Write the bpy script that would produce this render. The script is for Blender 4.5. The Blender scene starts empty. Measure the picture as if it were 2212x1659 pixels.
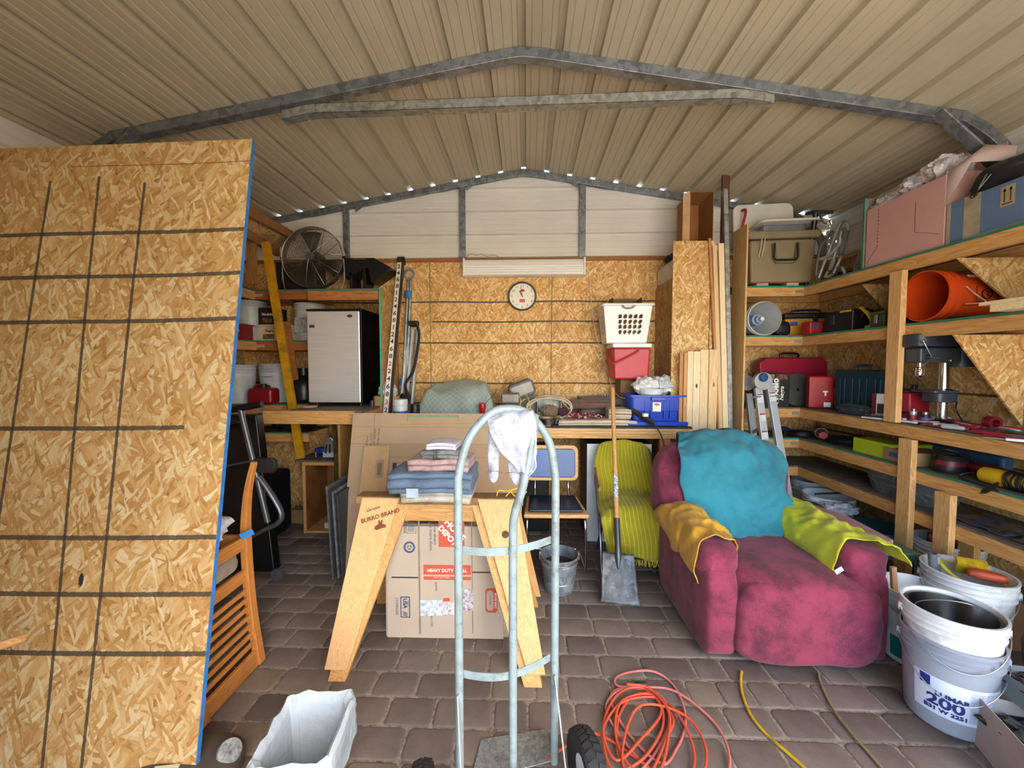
import bpy, bmesh, math, random
from mathutils import Vector, Matrix, Euler, noise
random.seed(7)
SC = bpy.context.scene
COL = SC.collection
PI = math.pi

# ------------------------------------------------------------------ camera
FPX = 850.0
YAW, PIT, EYE = math.radians(2.16), math.radians(2.66), Vector((0, 0, 1.5))
cam_data = bpy.data.cameras.new('camera')
cam = bpy.data.objects.new('camera', cam_data)
COL.objects.link(cam)
cam_data.sensor_width = 36
cam_data.lens = 36 * FPX / 2212
cam_data.clip_start = 0.02
cam.location = EYE
cam.rotation_euler = (PI / 2 - PIT, 0, YAW)
SC.camera = cam
_R = Euler((PI / 2 - PIT, 0, YAW)).to_matrix()


def at(u, v, X=None, Y=None, Z=None):
    """the point of the room seen at photo pixel u, v on a plane X, Y or Z"""
    d = _R @ Vector(((u - 1106) / FPX, -(v - 829.5) / FPX, -1))
    if Y is not None:
        t = (Y - EYE.y) / d.y
    elif X is not None:
        t = (X - EYE.x) / d.x
    else:
        t = (Z - EYE.z) / d.z
    return EYE + d * t


# ------------------------------------------------------------------ light
world = bpy.data.worlds.new('sky')
SC.world = world
world.use_nodes = True
wn = world.node_tree
sky = wn.nodes.new('ShaderNodeTexSky')
sky.sky_type = 'NISHITA'
sky.sun_disc = False
sky.sun_elevation = math.radians(42)
sky.sun_rotation = math.radians(150)
sky.air_density = 1.0
sky.dust_density = 1.2
sky.ozone_density = 1.0
wn.links.new(sky.outputs[0], wn.nodes['Background'].inputs[0])
wn.nodes['Background'].inputs[1].default_value = 0.30
sun_data = bpy.data.lights.new('sun', 'SUN')
sun_data.energy = 9
sun_data.angle = math.radians(0.6)
sun_data.color = (1.0, 0.94, 0.84)
sun = bpy.data.objects.new('sun', sun_data)
COL.objects.link(sun)
sun.rotation_euler = Euler((math.radians(-12), math.radians(-42), 0))
SC.view_settings.view_transform = 'Standard'
SC.view_settings.look = 'None'
SC.view_settings.gamma = 1
SC.view_settings.exposure = 1.92
SC.view_settings.use_curve_mapping = False


# ------------------------------------------------------------------ materials
def lin(c):
    if isinstance(c, str):
        c = tuple(int(c[i:i + 2], 16) / 255 for i in (0, 2, 4))
        return tuple(x / 12.92 if x <= 0.04045 else ((x + 0.055) / 1.055) ** 2.4 for x in c)
    return tuple(c)


_mc = {}


class NT:
    """small node-tree writer"""
    def __init__(s, m):
        m.use_nodes = True
        s.t = m.node_tree
        s.b = s.t.nodes['Principled BSDF']

    def n(s, typ, ins=None, **kw):
        nd = s.t.nodes.new('ShaderNode' + typ)
        for k, v in kw.items():
            setattr(nd, k, v)
        for k, v in (ins or {}).items():
            s.set(nd.inputs[k], v)
        return nd

    def set(s, sock, v):
        if isinstance(v, bpy.types.NodeSocket):
            s.t.links.new(v, sock)
        elif isinstance(v, bpy.types.Node):
            s.t.links.new(v.outputs[0], sock)
        else:
            if isinstance(v, (tuple, list)) and len(v) == 3 and sock.type == 'RGBA':
                v = (*v, 1)
            sock.default_value = v

    def math(s, op, a, b=0.0, c=None):
        nd = s.n('Math', operation=op)
        s.set(nd.inputs[0], a)
        s.set(nd.inputs[1], b)
        if c is not None:
            s.set(nd.inputs[2], c)
        return nd.outputs[0]

    def mix(s, f, a, b, blend='MIX'):
        nd = s.n('Mix', data_type='RGBA', blend_type=blend)
        s.set(nd.inputs[0], f)
        s.set(nd.inputs[6], a)
        s.set(nd.inputs[7], b)
        return nd.outputs[2]

    def ramp(s, f, stops):
        nd = s.n('ValToRGB')
        cr = nd.color_ramp
        while len(cr.elements) < len(stops):
            cr.elements.new(0.5)
        for e, (p, c) in zip(cr.elements, stops):
            e.position = p
            e.color = (*c, 1)
        s.set(nd.inputs[0], f)
        return nd.outputs[0]

    def co(s):
        return s.n('TexCoord').outputs['Object']

    def bump(s, h, st, dist=0.01):
        nd = s.n('Bump', {'Height': h, 'Strength': st, 'Distance': dist})
        s.set(s.b.inputs['Normal'], nd)

    def noise(s, co, scale, detail=4, rough=0.55):
        return s.n('TexNoise', {'Vector': co, 'Scale': scale, 'Detail': detail, 'Roughness': rough}).outputs[0]


def mat(col, rough=0.5, metal=0.0, var=0.12, vs=8.0, bump=0.0, bs=150.0, key=None, alpha=1.0, trans=0.0, sheen=0.0,
        emit=0.0, coat=0.0, dirt=None, ds=6.0):
    col = lin(col)
    k = ('m', col, rough, metal, var, vs, bump, bs, alpha, trans, sheen, emit, coat, dirt, ds)
    if k in _mc:
        return _mc[k]
    m = bpy.data.materials.new('surface')
    t = NT(m)
    b = t.b
    co = t.co()
    if var:
        nz = t.noise(co, vs, 5)
        c2 = tuple(x * (1 - var * 2.2) for x in col)
        c3 = tuple(min(1, x * (1 + var)) for x in col)
        c = t.ramp(nz, [(0.3, c2), (0.55, col), (0.75, c3)])
        if dirt:
            nz2 = t.noise(co, ds, 6, 0.7)
            f = t.ramp(nz2, [(0.52, (0, 0, 0)), (0.68, (1, 1, 1))])
            c = t.mix(f, c, lin(dirt))
        t.set(b.inputs['Base Color'], c)
    else:
        b.inputs['Base Color'].default_value = (*col, 1)
    b.inputs['Roughness'].default_value = rough
    b.inputs['Metallic'].default_value = metal
    if sheen:
        b.inputs['Sheen Weight'].default_value = sheen
        b.inputs['Sheen Roughness'].default_value = 0.4
    if coat:
        b.inputs['Coat Weight'].default_value = coat
    if trans:
        b.inputs['Transmission Weight'].default_value = trans
        b.inputs['IOR'].default_value = 1.3
    if alpha < 1:
        b.inputs['Alpha'].default_value = alpha
    if emit:
        b.inputs['Emission Color'].default_value = (*col, 1)
        b.inputs['Emission Strength'].default_value = emit
    if bump:
        t.bump(t.noise(co, bs, 3), bump, 0.004)
    _mc[k] = m
    return m


def swz(t, co, plane):
    """(along, up, depth) coordinates for a board lying in the given plane"""
    sp = t.n('SeparateXYZ', {0: co})
    x, y, z = sp.outputs
    o = {'XZ': (x, z, y), 'YZ': (y, z, x), 'XY': (x, y, z)}[plane]
    return t.n('CombineXYZ', {0: o[0], 1: o[1], 2: o[2]}).outputs[0], o


def osb(plane='XZ', lines=(), tone=1.0, warm=1.0, dark='2a241c', logo=None):
    """oriented strand board: layers of long thin flakes; lines = (axis 0/1, position, half width, lo, hi, colour)"""
    k = ('osb', plane, tuple(lines), tone, warm)
    if k in _mc:
        return _mc[k]
    m = bpy.data.materials.new('osb')
    t = NT(m)
    co, o = swz(t, t.co(), plane)
    wob = t.n('TexNoise', {'Vector': co, 'Scale': 9.0, 'Detail': 2.0})
    co2 = t.n('VectorMath', {0: wob.outputs[1], 1: (0.05, 0.05, 0)}, operation='MULTIPLY_ADD')
    t.set(co2.inputs[2], co)
    cols = [lin(c) for c in ('9a6a34', 'bb8a49', 'c9995a', 'd3a86b', 'dfbd86', 'e8cfa0')]
    cols = [(min(1, c[0] * tone * warm), c[1] * tone, c[2] * tone / warm) for c in cols]
    out = None
    for i, (ang, sx, sy, off) in enumerate(((0.35, 12, 60, 0), (1.9, 11, 52, 7), (-0.75, 14, 78, 13), (1.15, 17, 95, 21))):
        r = t.n('VectorRotate', {'Vector': co2, 'Angle': ang}, rotation_type='Z_AXIS')
        s = t.n('VectorMath', {0: r, 1: (sx, sy, 2.0)}, operation='MULTIPLY')
        s2 = t.n('VectorMath', {0: s, 1: (off, off * 1.7, off)}, operation='ADD')
        v = t.n('TexVoronoi', {'Vector': s2, 'Scale': 1.0, 'Randomness': 1.0}, voronoi_dimensions='2D')
        hue = t.n('SeparateColor', {0: v.outputs['Color']})
        grain = t.noise(s2, 3.0, 3)
        tt = t.math('MULTIPLY_ADD', grain, 0.35, t.math('MULTIPLY', hue.outputs[0], 0.75))
        c = t.ramp(tt, [(0.08, cols[0]), (0.22, cols[1]), (0.42, cols[2]), (0.6, cols[3]), (0.8, cols[4]), (0.97, cols[5])])
        edge = t.ramp(v.outputs['Distance'], [(0.0, (1, 1, 1)), (0.55, (1, 1, 1)), (0.95, (0.62, 0.5, 0.36))])
        c = t.mix(1.0, c, edge, 'MULTIPLY')
        if out is None:
            out = c
            hgt = hue.outputs[1]
        else:
            f = t.math('GREATER_THAN', hue.outputs[1], (0, 0.5, 0.62, 0.72)[i])
            out = t.mix(f, out, c)
            hgt = t.math('MAXIMUM', hgt, t.math('MULTIPLY', f, hue.outputs[2]))
    big = t.noise(co, 1.6, 3)
    shade = t.ramp(big, [(0.3, (0.82, 0.76, 0.68)), (0.6, (1, 1, 1))])
    out = t.mix(0.8, out, shade, 'MULTIPLY')
    if lines:
        ed = t.noise(co, 60, 3)
        for (ax, pos, hw, lo, hi, lc, *slp) in lines:
            a, bb = (o[0], o[1]) if ax == 0 else (o[1], o[0])      # ax 0: line at constant "along"
            if slp:
                a = t.math('SUBTRACT', a, t.math('MULTIPLY', bb, slp[0]))
            wv = t.math('SINE', t.math('MULTIPLY', bb, 3.1 + pos), 0)
            d = t.math('ABSOLUTE', t.math('SUBTRACT', t.math('SUBTRACT', a, pos), t.math('MULTIPLY', wv, 0.003)))
            m1 = t.math('LESS_THAN', d, t.math('MULTIPLY', t.math('ADD', ed, 0.5), hw))
            m2 = t.math('MULTIPLY', t.math('GREATER_THAN', bb, lo), t.math('LESS_THAN', bb, hi))
            out = t.mix(t.math('MULTIPLY', t.math('MULTIPLY', m1, m2), 0.86), out, lin(lc or dark))
    t.set(t.b.inputs['Base Color'], out)
    t.b.inputs['Roughness'].default_value = 0.7
    t.bump(hgt, 0.2, 0.003)
    _mc[k] = m
    return m


def wood(c1, c2, axis='x', rough=0.55, sc=1.0, knots=False, key=0):
    c1, c2 = lin(c1), lin(c2)
    k = ('w', c1, c2, axis, rough, sc, knots, key)
    if k in _mc:
        return _mc[k]
    m = bpy.data.materials.new('wood')
    t = NT(m)
    co = t.co()
    s = {'x': (1.2, 14, 14), 'y': (14, 1.2, 14), 'z': (14, 14, 1.2)}[axis]
    p = t.n('VectorMath', {0: co, 1: tuple(q * sc for q in s)}, operation='MULTIPLY')
    p = t.n('VectorMath', {0: p, 1: (key * 3.7, key * 1.3, key * 7.1)}, operation='ADD')
    n1 = t.n('TexNoise', {'Vector': p, 'Scale': 1.5, 'Detail': 3.0, 'Distortion': 0.8})
    band = t.math('FRACT', t.math('MULTIPLY', n1, 9.0))
    fine = t.n('VectorMath', {0: p, 1: {'x': (1, 7, 7), 'y': (7, 1, 7), 'z': (7, 7, 1)}[axis]}, operation='MULTIPLY')
    n2 = t.noise(fine, 3.0, 3)
    f = t.math('MULTIPLY_ADD', band, 0.45, t.math('MULTIPLY', n2, 0.6))
    c = t.ramp(f, [(0.2, c1), (0.75, c2)])
    if knots:
        v = t.n('TexVoronoi', {'Vector': t.n('VectorMath', {0: co, 1: {'x': (1.6, 5, 5), 'y': (5, 1.6, 5), 'z': (5, 5, 1.6)}[axis]}, operation='MULTIPLY'), 'Scale': 1.0})
        kf = t.ramp(v.outputs['Distance'], [(0.05, (1, 1, 1)), (0.11, (0, 0, 0))])
        c = t.mix(t.math('MULTIPLY', kf, 0.7), c, lin('6b4426'))
    t.set(t.b.inputs['Base Color'], c)
    t.b.inputs['Roughness'].default_value = rough
    t.bump(f, 0.12, 0.002)
    _mc[k] = m
    return m


def cloth(c, c2=None, rough=0.95, fs=260.0, bump=0.5, stripes=None, blot=3.5):
    """towelling, suede or knit: nap variation and fine pile; stripes=(axis index, spacing, width, colour)"""
    c = lin(c)
    c2 = lin(c2) if c2 else tuple(x * 0.72 for x in c)
    k = ('c', c, c2, rough, fs, bump, stripes, blot)
    if k in _mc:
        return _mc[k]
    m = bpy.data.materials.new('fabric')
    t = NT(m)
    co = t.co()
    n1 = t.noise(co, blot, 6, 0.65)
    n2 = t.noise(co, fs, 2)
    f = t.math('MULTIPLY_ADD', n2, 0.35, t.math('MULTIPLY', n1, 0.75))
    col = t.ramp(f, [(0.42, c2), (0.62, c)])
    if stripes:
        uv = t.n('UVMap')
        sp = t.n('SeparateXYZ', {0: uv})
        a = sp.outputs[stripes[0]]
        fr = t.math('FRACT', t.math('MULTIPLY', a, stripes[1]))
        g = t.math('LESS_THAN', fr, stripes[2])
        col = t.mix(t.math('MULTIPLY', g, 0.8), col, lin(stripes[3]))
    t.set(t.b.inputs['Base Color'], col)
    t.b.inputs['Roughness'].default_value = rough
    t.b.inputs['Sheen Weight'].default_value = 0.1
    t.bump(n2, bump, 0.003)
    _mc[k] = m
    return m


def galv(c='8d9296', rough=0.42, sc=30.0, metal=0.7):
    c = lin(c)
    k = ('g', c, rough, sc, metal)
    if k in _mc:
        return _mc[k]
    m = bpy.data.materials.new('galvanised')
    t = NT(m)
    co = t.co()
    v = t.n('TexVoronoi', {'Vector': co, 'Scale': sc})
    n = t.noise(co, sc * 0.3, 4)
    f = t.math('MULTIPLY_ADD', t.n('SeparateColor', {0: v.outputs['Color']}).outputs[0], 0.4, t.math('MULTIPLY', n, 0.6))
    t.set(t.b.inputs['Base Color'], t.ramp(f, [(0.25, tuple(x * 0.6 for x in c)), (0.7, tuple(min(1, x * 1.2) for x in c))]))
    t.b.inputs['Metallic'].default_value = metal
    t.b.inputs['Roughness'].default_value = rough
    _mc[k] = m
    return m


# ------------------------------------------------------------------ mesh builder
def sgn(x):
    return -1 if x < 0 else 1


class MB:
    def __init__(s, M=None):
        s.bm = bmesh.new()
        s.M = M or Matrix()
        s.mi = 0

    def v(s, p):
        return s.bm.verts.new(s.M @ Vector(p))

    def f(s, vs):
        try:
            fc = s.bm.faces.new(vs)
            fc.material_index = s.mi
            return fc
        except ValueError:
            return None

    def box(s, x0, x1, y0, y1, z0, z1, tx=0, ty=0):
        """box; tx, ty shrink the bottom by that much per side"""
        P = [s.v(p) for p in ((x0 + tx, y0 + ty, z0), (x1 - tx, y0 + ty, z0), (x1 - tx, y1 - ty, z0), (x0 + tx, y1 - ty, z0),
                              (x0, y0, z1), (x1, y0, z1), (x1, y1, z1), (x0, y1, z1))]
        for q in ((3, 2, 1, 0), (4, 5, 6, 7), (0, 1, 5, 4), (1, 2, 6, 5), (2, 3, 7, 6), (3, 0, 4, 7)):
            s.f([P[i] for i in q])
        return s

    def hexa(s, P):
        P = [s.v(p) for p in P]
        for q in ((3, 2, 1, 0), (4, 5, 6, 7), (0, 1, 5, 4), (1, 2, 6, 5), (2, 3, 7, 6), (3, 0, 4, 7)):
            s.f([P[i] for i in q])
        return s

    def beam(s, a, b, w, h, up=(0, 0, 1)):
        """bar of section w (sideways) by h (up) from a to b"""
        a, b = Vector(a), Vector(b)
        d = (b - a).normalized()
        sd = d.cross(Vector(up))
        if sd.length < 1e-4:
            sd = d.cross(Vector((0, 1, 0)))
        sd.normalize()
        u = sd.cross(d)
        P = [p + sd * i * w / 2 + u * j * h / 2 for p in (a, b) for (i, j) in ((-1, -1), (1, -1), (1, 1), (-1, 1))]
        P = [s.v(p) for p in P]
        for q in ((3, 2, 1, 0), (4, 5, 6, 7), (0, 1, 5, 4), (1, 2, 6, 5), (2, 3, 7, 6), (3, 0, 4, 7)):
            s.f([P[i] for i in q])
        return s

    def prism(s, pts, y0, y1, plane='XZ'):
        def m(p, q):
            return {'XZ': (p[0], q, p[1]), 'YZ': (q, p[0], p[1]), 'XY': (p[0], p[1], q)}[plane]
        A = [s.v(m(p, y0)) for p in pts]
        B = [s.v(m(p, y1)) for p in pts]
        s.f(A)
        s.f(B[::-1])
        n = len(pts)
        for i in range(n):
            s.f([A[i], B[i], B[(i + 1) % n], A[(i + 1) % n]])
        return s

    def tube(s, pts, r, seg=10, closed=False, caps=True, flat=None, rot=0.0):
        """sweep a circle (or an ellipse: flat=(a, b) multipliers) along pts; r number or list"""
        pts = [Vector(p) for p in pts]
        n = len(pts)
        rr = r if isinstance(r, (list, tuple)) else [r] * n
        rings = []
        prev = None
        for i in range(n):
            if closed:
                d = pts[(i + 1) % n] - pts[i - 1]
            else:
                d = pts[min(i + 1, n - 1)] - pts[max(i - 1, 0)]
            d.normalize()
            if prev is None:
                u = d.orthogonal().normalized() if flat is None and not rot else (Vector((0, 1, 0)) - d * d.y).normalized() if abs(d.y) < 0.95 else (Vector((0, 0, 1)) - d * d.z).normalized()
            else:
                u = (prev - d * prev.dot(d)).normalized()
            prev = u
            w = d.cross(u)
            fa, fb = flat or (1, 1)
            rings.append([s.v(pts[i] + (u * math.cos(rot + 2 * PI * k / seg) * fa + w * math.sin(rot + 2 * PI * k / seg) * fb) * rr[i]) for k in range(seg)])
        m = n if closed else n - 1
        for i in range(m):
            A, B = rings[i], rings[(i + 1) % n]
            for k in range(seg):
                s.f([A[k], A[(k + 1) % seg], B[(k + 1) % seg], B[k]])
        if caps and not closed:
            s.f(rings[0][::-1])
            s.f(rings[-1])
        return s

    def lathe(s, prof, seg=32, c=(0, 0, 0), caps=True, sx=1.0, sy=1.0, a0=0.0, a1=2 * PI):
        full = abs(a1 - a0 - 2 * PI) < 1e-6
        nn = seg if full else seg + 1
        rings = []
        for (r, z) in prof:
            if r < 1e-6 and full:
                rings.append([s.v((c[0], c[1], c[2] + z))])
            else:
                rings.append([s.v((c[0] + r * sx * math.cos(a0 + (a1 - a0) * k / seg), c[1] + r * sy * math.sin(a0 + (a1 - a0) * k / seg), c[2] + z)) for k in range(nn)])
        for A, B in zip(rings, rings[1:]):
            for k in range(seg):
                k2 = (k + 1) % nn
                if len(A) == 1 and len(B) == 1:
                    continue
                if len(A) == 1:
                    s.f([A[0], B[k2], B[k]])
                elif len(B) == 1:
                    s.f([A[k], A[k2], B[0]])
                else:
                    s.f([A[k], A[k2], B[k2], B[k]])
        if caps and full:
            if len(rings[0]) > 1:
                s.f(rings[0][::-1])
            if len(rings[-1]) > 1:
                s.f(rings[-1])
        return s

    def cyl(s, a, b, r, seg=20, r2=None):
        return s.tube([a, b], [r, r if r2 is None else r2], seg)

    def grid(s, nx, ny, fn, close_u=False):
        """surface through fn(u, v), 0..1, with a UV map"""
        uvl = s.bm.loops.layers.uv.verify()
        V = [[s.v(fn(i / nx, j / ny)) for i in range(nx + 1)] for j in range(ny + 1)]
        for j in range(ny):
            for i in range(nx):
                fc = s.f([V[j][i], V[j][i + 1], V[j + 1][i + 1], V[j + 1][i]])
                if fc:
                    for lp, (a, b) in zip(fc.loops, ((i, j), (i + 1, j), (i + 1, j + 1), (i, j + 1))):
                        lp[uvl].uv = (a / nx, b / ny)
        return s

    def ball(s, c, r, seg=16, sz=1.0):
        return s.lathe([(r * math.sin(PI * i / seg) if 0 < i < seg else 0, -r * sz * math.cos(PI * i / seg)) for i in range(seg + 1)], seg * 2, c)

    def blob(s, c, rx, ry, rz, amp=0.15, fr=3.0, seg=20, seed=0.0, p=2.0):
        """lumpy (super)ellipsoid"""
        n = seg
        rings = []
        e = 2 / p

        def sp(x):
            return sgn(x) * abs(x) ** e
        for i in range(n + 1):
            th = PI * i / n
            row = []
            for k in range(2 * n if 0 < i < n else 1):
                ph = PI * k / n
                d = Vector((sp(math.sin(th)) * sp(math.cos(ph)), sp(math.sin(th)) * sp(math.sin(ph)), -sp(math.cos(th))))
                q = 1 + amp * noise.noise(d * fr + Vector((seed, seed * 2, 0)))
                row.append(s.v((c[0] + d.x * rx * q, c[1] + d.y * ry * q, c[2] + d.z * rz * q)))
            rings.append(row)
        for A, B in zip(rings, rings[1:]):
            for k in range(2 * n):
                k2 = (k + 1) % (2 * n)
                if len(A) == 1:
                    s.f([A[0], B[k2], B[k]])
                elif len(B) == 1:
                    s.f([A[k], A[k2], B[0]])
                else:
                    s.f([A[k], A[k2], B[k2], B[k]])
        return s

    def build(s, name, mats, parent=None, bevel=0.0, solid=0.0, sub=0, ang=35, seg=2, off=-1, recalc=True, flat=False):
        me = bpy.data.meshes.new(name)
        if recalc:
            bmesh.ops.recalc_face_normals(s.bm, faces=s.bm.faces)
        s.bm.to_mesh(me)
        s.bm.free()
        for m in (mats if isinstance(mats, (list, tuple)) else [mats]):
            me.materials.append(m)
        if not flat:
            me.polygons.foreach_set('use_smooth', [True] * len(me.polygons))
            me.set_sharp_from_angle(angle=math.radians(ang))
        o = bpy.data.objects.new(name, me)
        COL.objects.link(o)
        if parent:
            o.parent = parent
        if solid:
            md = o.modifiers.new('s', 'SOLIDIFY')
            md.thickness = solid
            md.offset = off
        if bevel:
            md = o.modifiers.new('b', 'BEVEL')
            md.width = bevel
            md.segments = seg
            md.limit_method = 'ANGLE'
            md.angle_limit = math.radians(40)
            md.harden_normals = True
        if sub:
            md = o.modifiers.new('u', 'SUBSURF')
            md.levels = md.render_levels = sub
        return o


def thing(name, label, cat, loc=(0, 0, 0), rz=0.0, group=None, rot=None):
    o = bpy.data.objects.new(name, None)
    COL.objects.link(o)
    o.empty_display_size = 0.05
    o.location = loc
    o.rotation_euler = rot if rot is not None else (0, 0, rz)
    tag(o, label, cat, group)
    return o


def tag(o, label=None, cat=None, group=None, kind=None):
    if label:
        o['label'] = label
    if cat:
        o['category'] = cat
    if group:
        o['group'] = group
    if kind:
        o['kind'] = kind
    return o


def put(o, loc, rz=0.0, rot=None):
    o.location = loc
    o.rotation_euler = rot if rot is not None else (0, 0, rz)
    return o


def dup(src, loc=None, rz=None, label=None, group=None, parent=None, rot=None):
    c = src.copy()
    COL.objects.link(c)
    if parent:
        c.parent = parent
    else:
        if loc is not None:
            c.location = loc
        if rz is not None:
            c.rotation_euler = (0, 0, rz)
        if rot is not None:
            c.rotation_euler = rot
    if label:
        c['label'] = label
    if group:
        c['group'] = group
    for ch in list(src.children):
        dup(ch, parent=c)
    return c


def struct(o):
    o['kind'] = 'structure'
    return o


def text(s, size, m, parent, loc, rot=(PI / 2, 0, 0), name='lettering', ext=0.0004, align='CENTER', bold=0.0, sx=1.0, space=1.0, shear=0.0):
    cu = bpy.data.curves.new('t', 'FONT')
    cu.body = s
    cu.size = size
    cu.extrude = ext
    cu.offset = bold
    cu.align_x = align
    cu.align_y = 'CENTER'
    cu.space_character = space
    cu.shear = shear
    cu.resolution_u = 3
    tmp = bpy.data.objects.new('t', cu)
    COL.objects.link(tmp)
    bpy.context.view_layer.update()
    me = bpy.data.meshes.new_from_object(tmp)
    bpy.data.objects.remove(tmp)
    bpy.data.curves.remove(cu)
    me.materials.clear()
    me.materials.append(m)
    o = bpy.data.objects.new(name, me)
    COL.objects.link(o)
    o.parent = parent
    o.location = loc
    o.rotation_euler = rot
    o.scale = (sx, 1, 1)
    return o


def wrap(o, R):
    """bend a flat lettering mesh (x along, y up after rotation baked) round a vertical cylinder of radius R facing -Y"""
    M = Matrix.LocRotScale(o.location, o.rotation_euler, o.scale)
    for v in o.data.vertices:
        p = M @ v.co
        a = p.x / R
        r = R + (-p.y)
        v.co = (math.sin(a) * r, -math.cos(a) * r, p.z)
    o.location = (0, 0, 0)
    o.rotation_euler = (0, 0, 0)
    o.scale = (1, 1, 1)
    return o


def spline(pts, n=8, closed=False):
    """Catmull-Rom through pts"""
    P = [Vector(p) for p in pts]
    out = []
    m = len(P) if closed else len(P) - 1
    for i in range(m):
        if closed:
            p0, p1, p2, p3 = P[i - 1], P[i], P[(i + 1) % len(P)], P[(i + 2) % len(P)]
        else:
            p0, p1, p2, p3 = P[max(i - 1, 0)], P[i], P[i + 1], P[min(i + 2, len(P) - 1)]
        for k in range(n):
            t = k / n
            out.append(0.5 * ((2 * p1) + (p2 - p0) * t + (2 * p0 - 5 * p1 + 4 * p2 - p3) * t * t + (3 * p1 - p0 - 3 * p2 + p3) * t ** 3))
    if not closed:
        out.append(P[-1])
    return out


def rrect(w, h, r, n=5, cx=0, cy=0):
    """rounded rectangle outline"""
    o = []
    for (sx, sy, a) in ((1, 1, 0), (-1, 1, PI / 2), (-1, -1, PI), (1, -1, 3 * PI / 2)):
        for k in range(n + 1):
            t = a + PI / 2 * k / n
            o.append((cx + sx * (w / 2 - r) + r * math.cos(t), cy + sy * (h / 2 - r) + r * math.sin(t)))
    return o


def patch(ctrl, n=6, amp=0.004, fr=9.0, seed=0.0, mb=None, wr=0.0):
    """cloth through a grid of control points (rows of points), Catmull-Rom both ways, with small wrinkles"""
    rows = [spline(r, n) for r in ctrl]
    cols = [spline([r[i] for r in rows], n) for i in range(len(rows[0]))]
    nx, ny = len(cols) - 1, len(cols[0]) - 1
    mb = mb or MB()

    def fn(u, v):
        p = cols[round(u * nx)][round(v * ny)]
        q = p * fr
        s = Vector((seed, seed * .7, -seed))
        d = Vector((noise.noise(q + s), noise.noise(q + s + Vector((9, 0, 0))), noise.noise(q * 1.3 + s + Vector((0, 9, 0)))))
        if wr:
            k = noise.noise(Vector((p.x * 5 + p.z * 3 + seed, p.y * 5 - p.z * 4, p.z * 2)) * 1.4)
            k2 = noise.noise(Vector((p.x * 13 - p.z * 9 + seed, p.y * 11 + p.z * 5, 4)))
            d = d + Vector((0, -.6, .8)) * ((1 - abs(k) * 3.5) + .6 * (1 - abs(k2) * 4)) * wr / amp * .6
        return p + d * amp
    mb.grid(nx, ny, fn)
    return mb


def folded(w, d, layers, t, m, name='folded_cloth', seed=1.0, amp=0.004, jit=0.01, parent=None):
    """a cloth folded back and forth in layers, folds to the front; x centred, front at y=-d/2, base z=0"""
    path = []
    r = random.Random(seed)
    for k in range(layers):
        z = t * (k + .5)
        a, b = -d / 2 + r.uniform(0, jit), d / 2 - r.uniform(0, jit)
        xs = [a + (b - a) * i / 8 for i in range(9)]
        if k % 2:
            xs = xs[::-1]
        for i, y in enumerate(xs):
            path.append((y, z))
        if k < layers - 1:
            e = xs[-1]
            s_ = 1 if e > 0 else -1
            path.append((e + s_ * t * .42, z + t * .2))
            path.append((e + s_ * t * .5, z + t * .5))
            path.append((e + s_ * t * .42, z + t * .8))
    n = len(path) - 1
    mb = MB()

    def fn(u, v):
        y, z = path[round(v * n)]
        x = (u - .5) * w
        q = Vector((x * 9 + seed, y * 9, z * 4))
        dz = noise.noise(q) * amp * (0.4 + z / (t * layers))
        ex = noise.noise(Vector((z * 30 + seed, u > .5, 3))) * .008 * (1 if abs(u - .5) > .4 else 0)
        sag = -0.006 * (abs(u - .5) * 2) ** 3
        return (x + ex, y + noise.noise(q + Vector((5, 5, 5))) * amp, max(t * .3, z + dz + sag))
    mb.grid(16, n, fn)
    return mb.build(name, m, parent, solid=t * .82, off=0, ang=80)


# shared materials
WH = mat('e9e9e6', 0.4, var=0.05)
BLK = mat('151515', 0.45, var=0.15)
BLKG = mat('0c0c0d', 0.25, var=0.1)
CHR = mat('d8dadc', 0.15, 1.0, var=0.03)
STEEL = mat('a9adb0', 0.35, 1.0, var=0.1)
ALU = mat('c3c7ca', 0.38, 0.85, var=0.08)
GALV = galv()
RED = mat('b3161c', 0.4, var=0.1)
SHELFW = wood('b5793c', 'd9a868', 'x')
SHELFY = wood('b5793c', 'd9a868', 'y')
POSTW = wood('c18a4a', 'dfb27a', 'z', knots=True)
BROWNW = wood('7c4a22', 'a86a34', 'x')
TEAL = mat('2f7a63', 0.6)
CARD = mat('b08a63', 0.85, var=0.05, vs=3)
INK = mat('26231f', 0.7, var=0)
WPRINT = mat('f2f0ec', 0.6, var=0)
# ================================================================== THE ROOM
RX, EAVE_X, RIDGE, SLOPE = -0.035, 2.98, 3.44, 0.172
YB, YF = 4.008, -0.4


def roof_z(x):
    return RIDGE - SLOPE * abs(x - RX)


# floor of tumbled concrete pavers laid in courses
def paver_mat():
    m = bpy.data.materials.new('paver')
    t = NT(m)
    co = t.co()
    a = t.n('Attribute', attribute_name='tone')
    base = t.ramp(a.outputs['Fac'], [(0.0, lin('5e534b')), (0.3, lin('70635a')), (0.55, lin('776a60')), (0.8, lin('7f7267')), (1.0, lin('80725f'))])
    n1 = t.noise(co, 9, 6, 0.7)
    n2 = t.noise(co, 220, 3)
    c = t.mix(0.55, base, t.ramp(n1, [(0.3, (0.55, 0.53, 0.52)), (0.65, (1, 1, 1))]), 'MULTIPLY')
    sp = t.ramp(n2, [(0.62, (0, 0, 0)), (0.72, (1, 1, 1))])
    c = t.mix(t.math('MULTIPLY', sp, 0.3), c, lin('a39380'))
    t.set(t.b.inputs['Base Color'], c)
    t.b.inputs['Roughness'].default_value = 0.8
    t.bump(t.math('MULTIPLY_ADD', n2, 0.4, n1), 0.35, 0.006)
    return m


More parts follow.
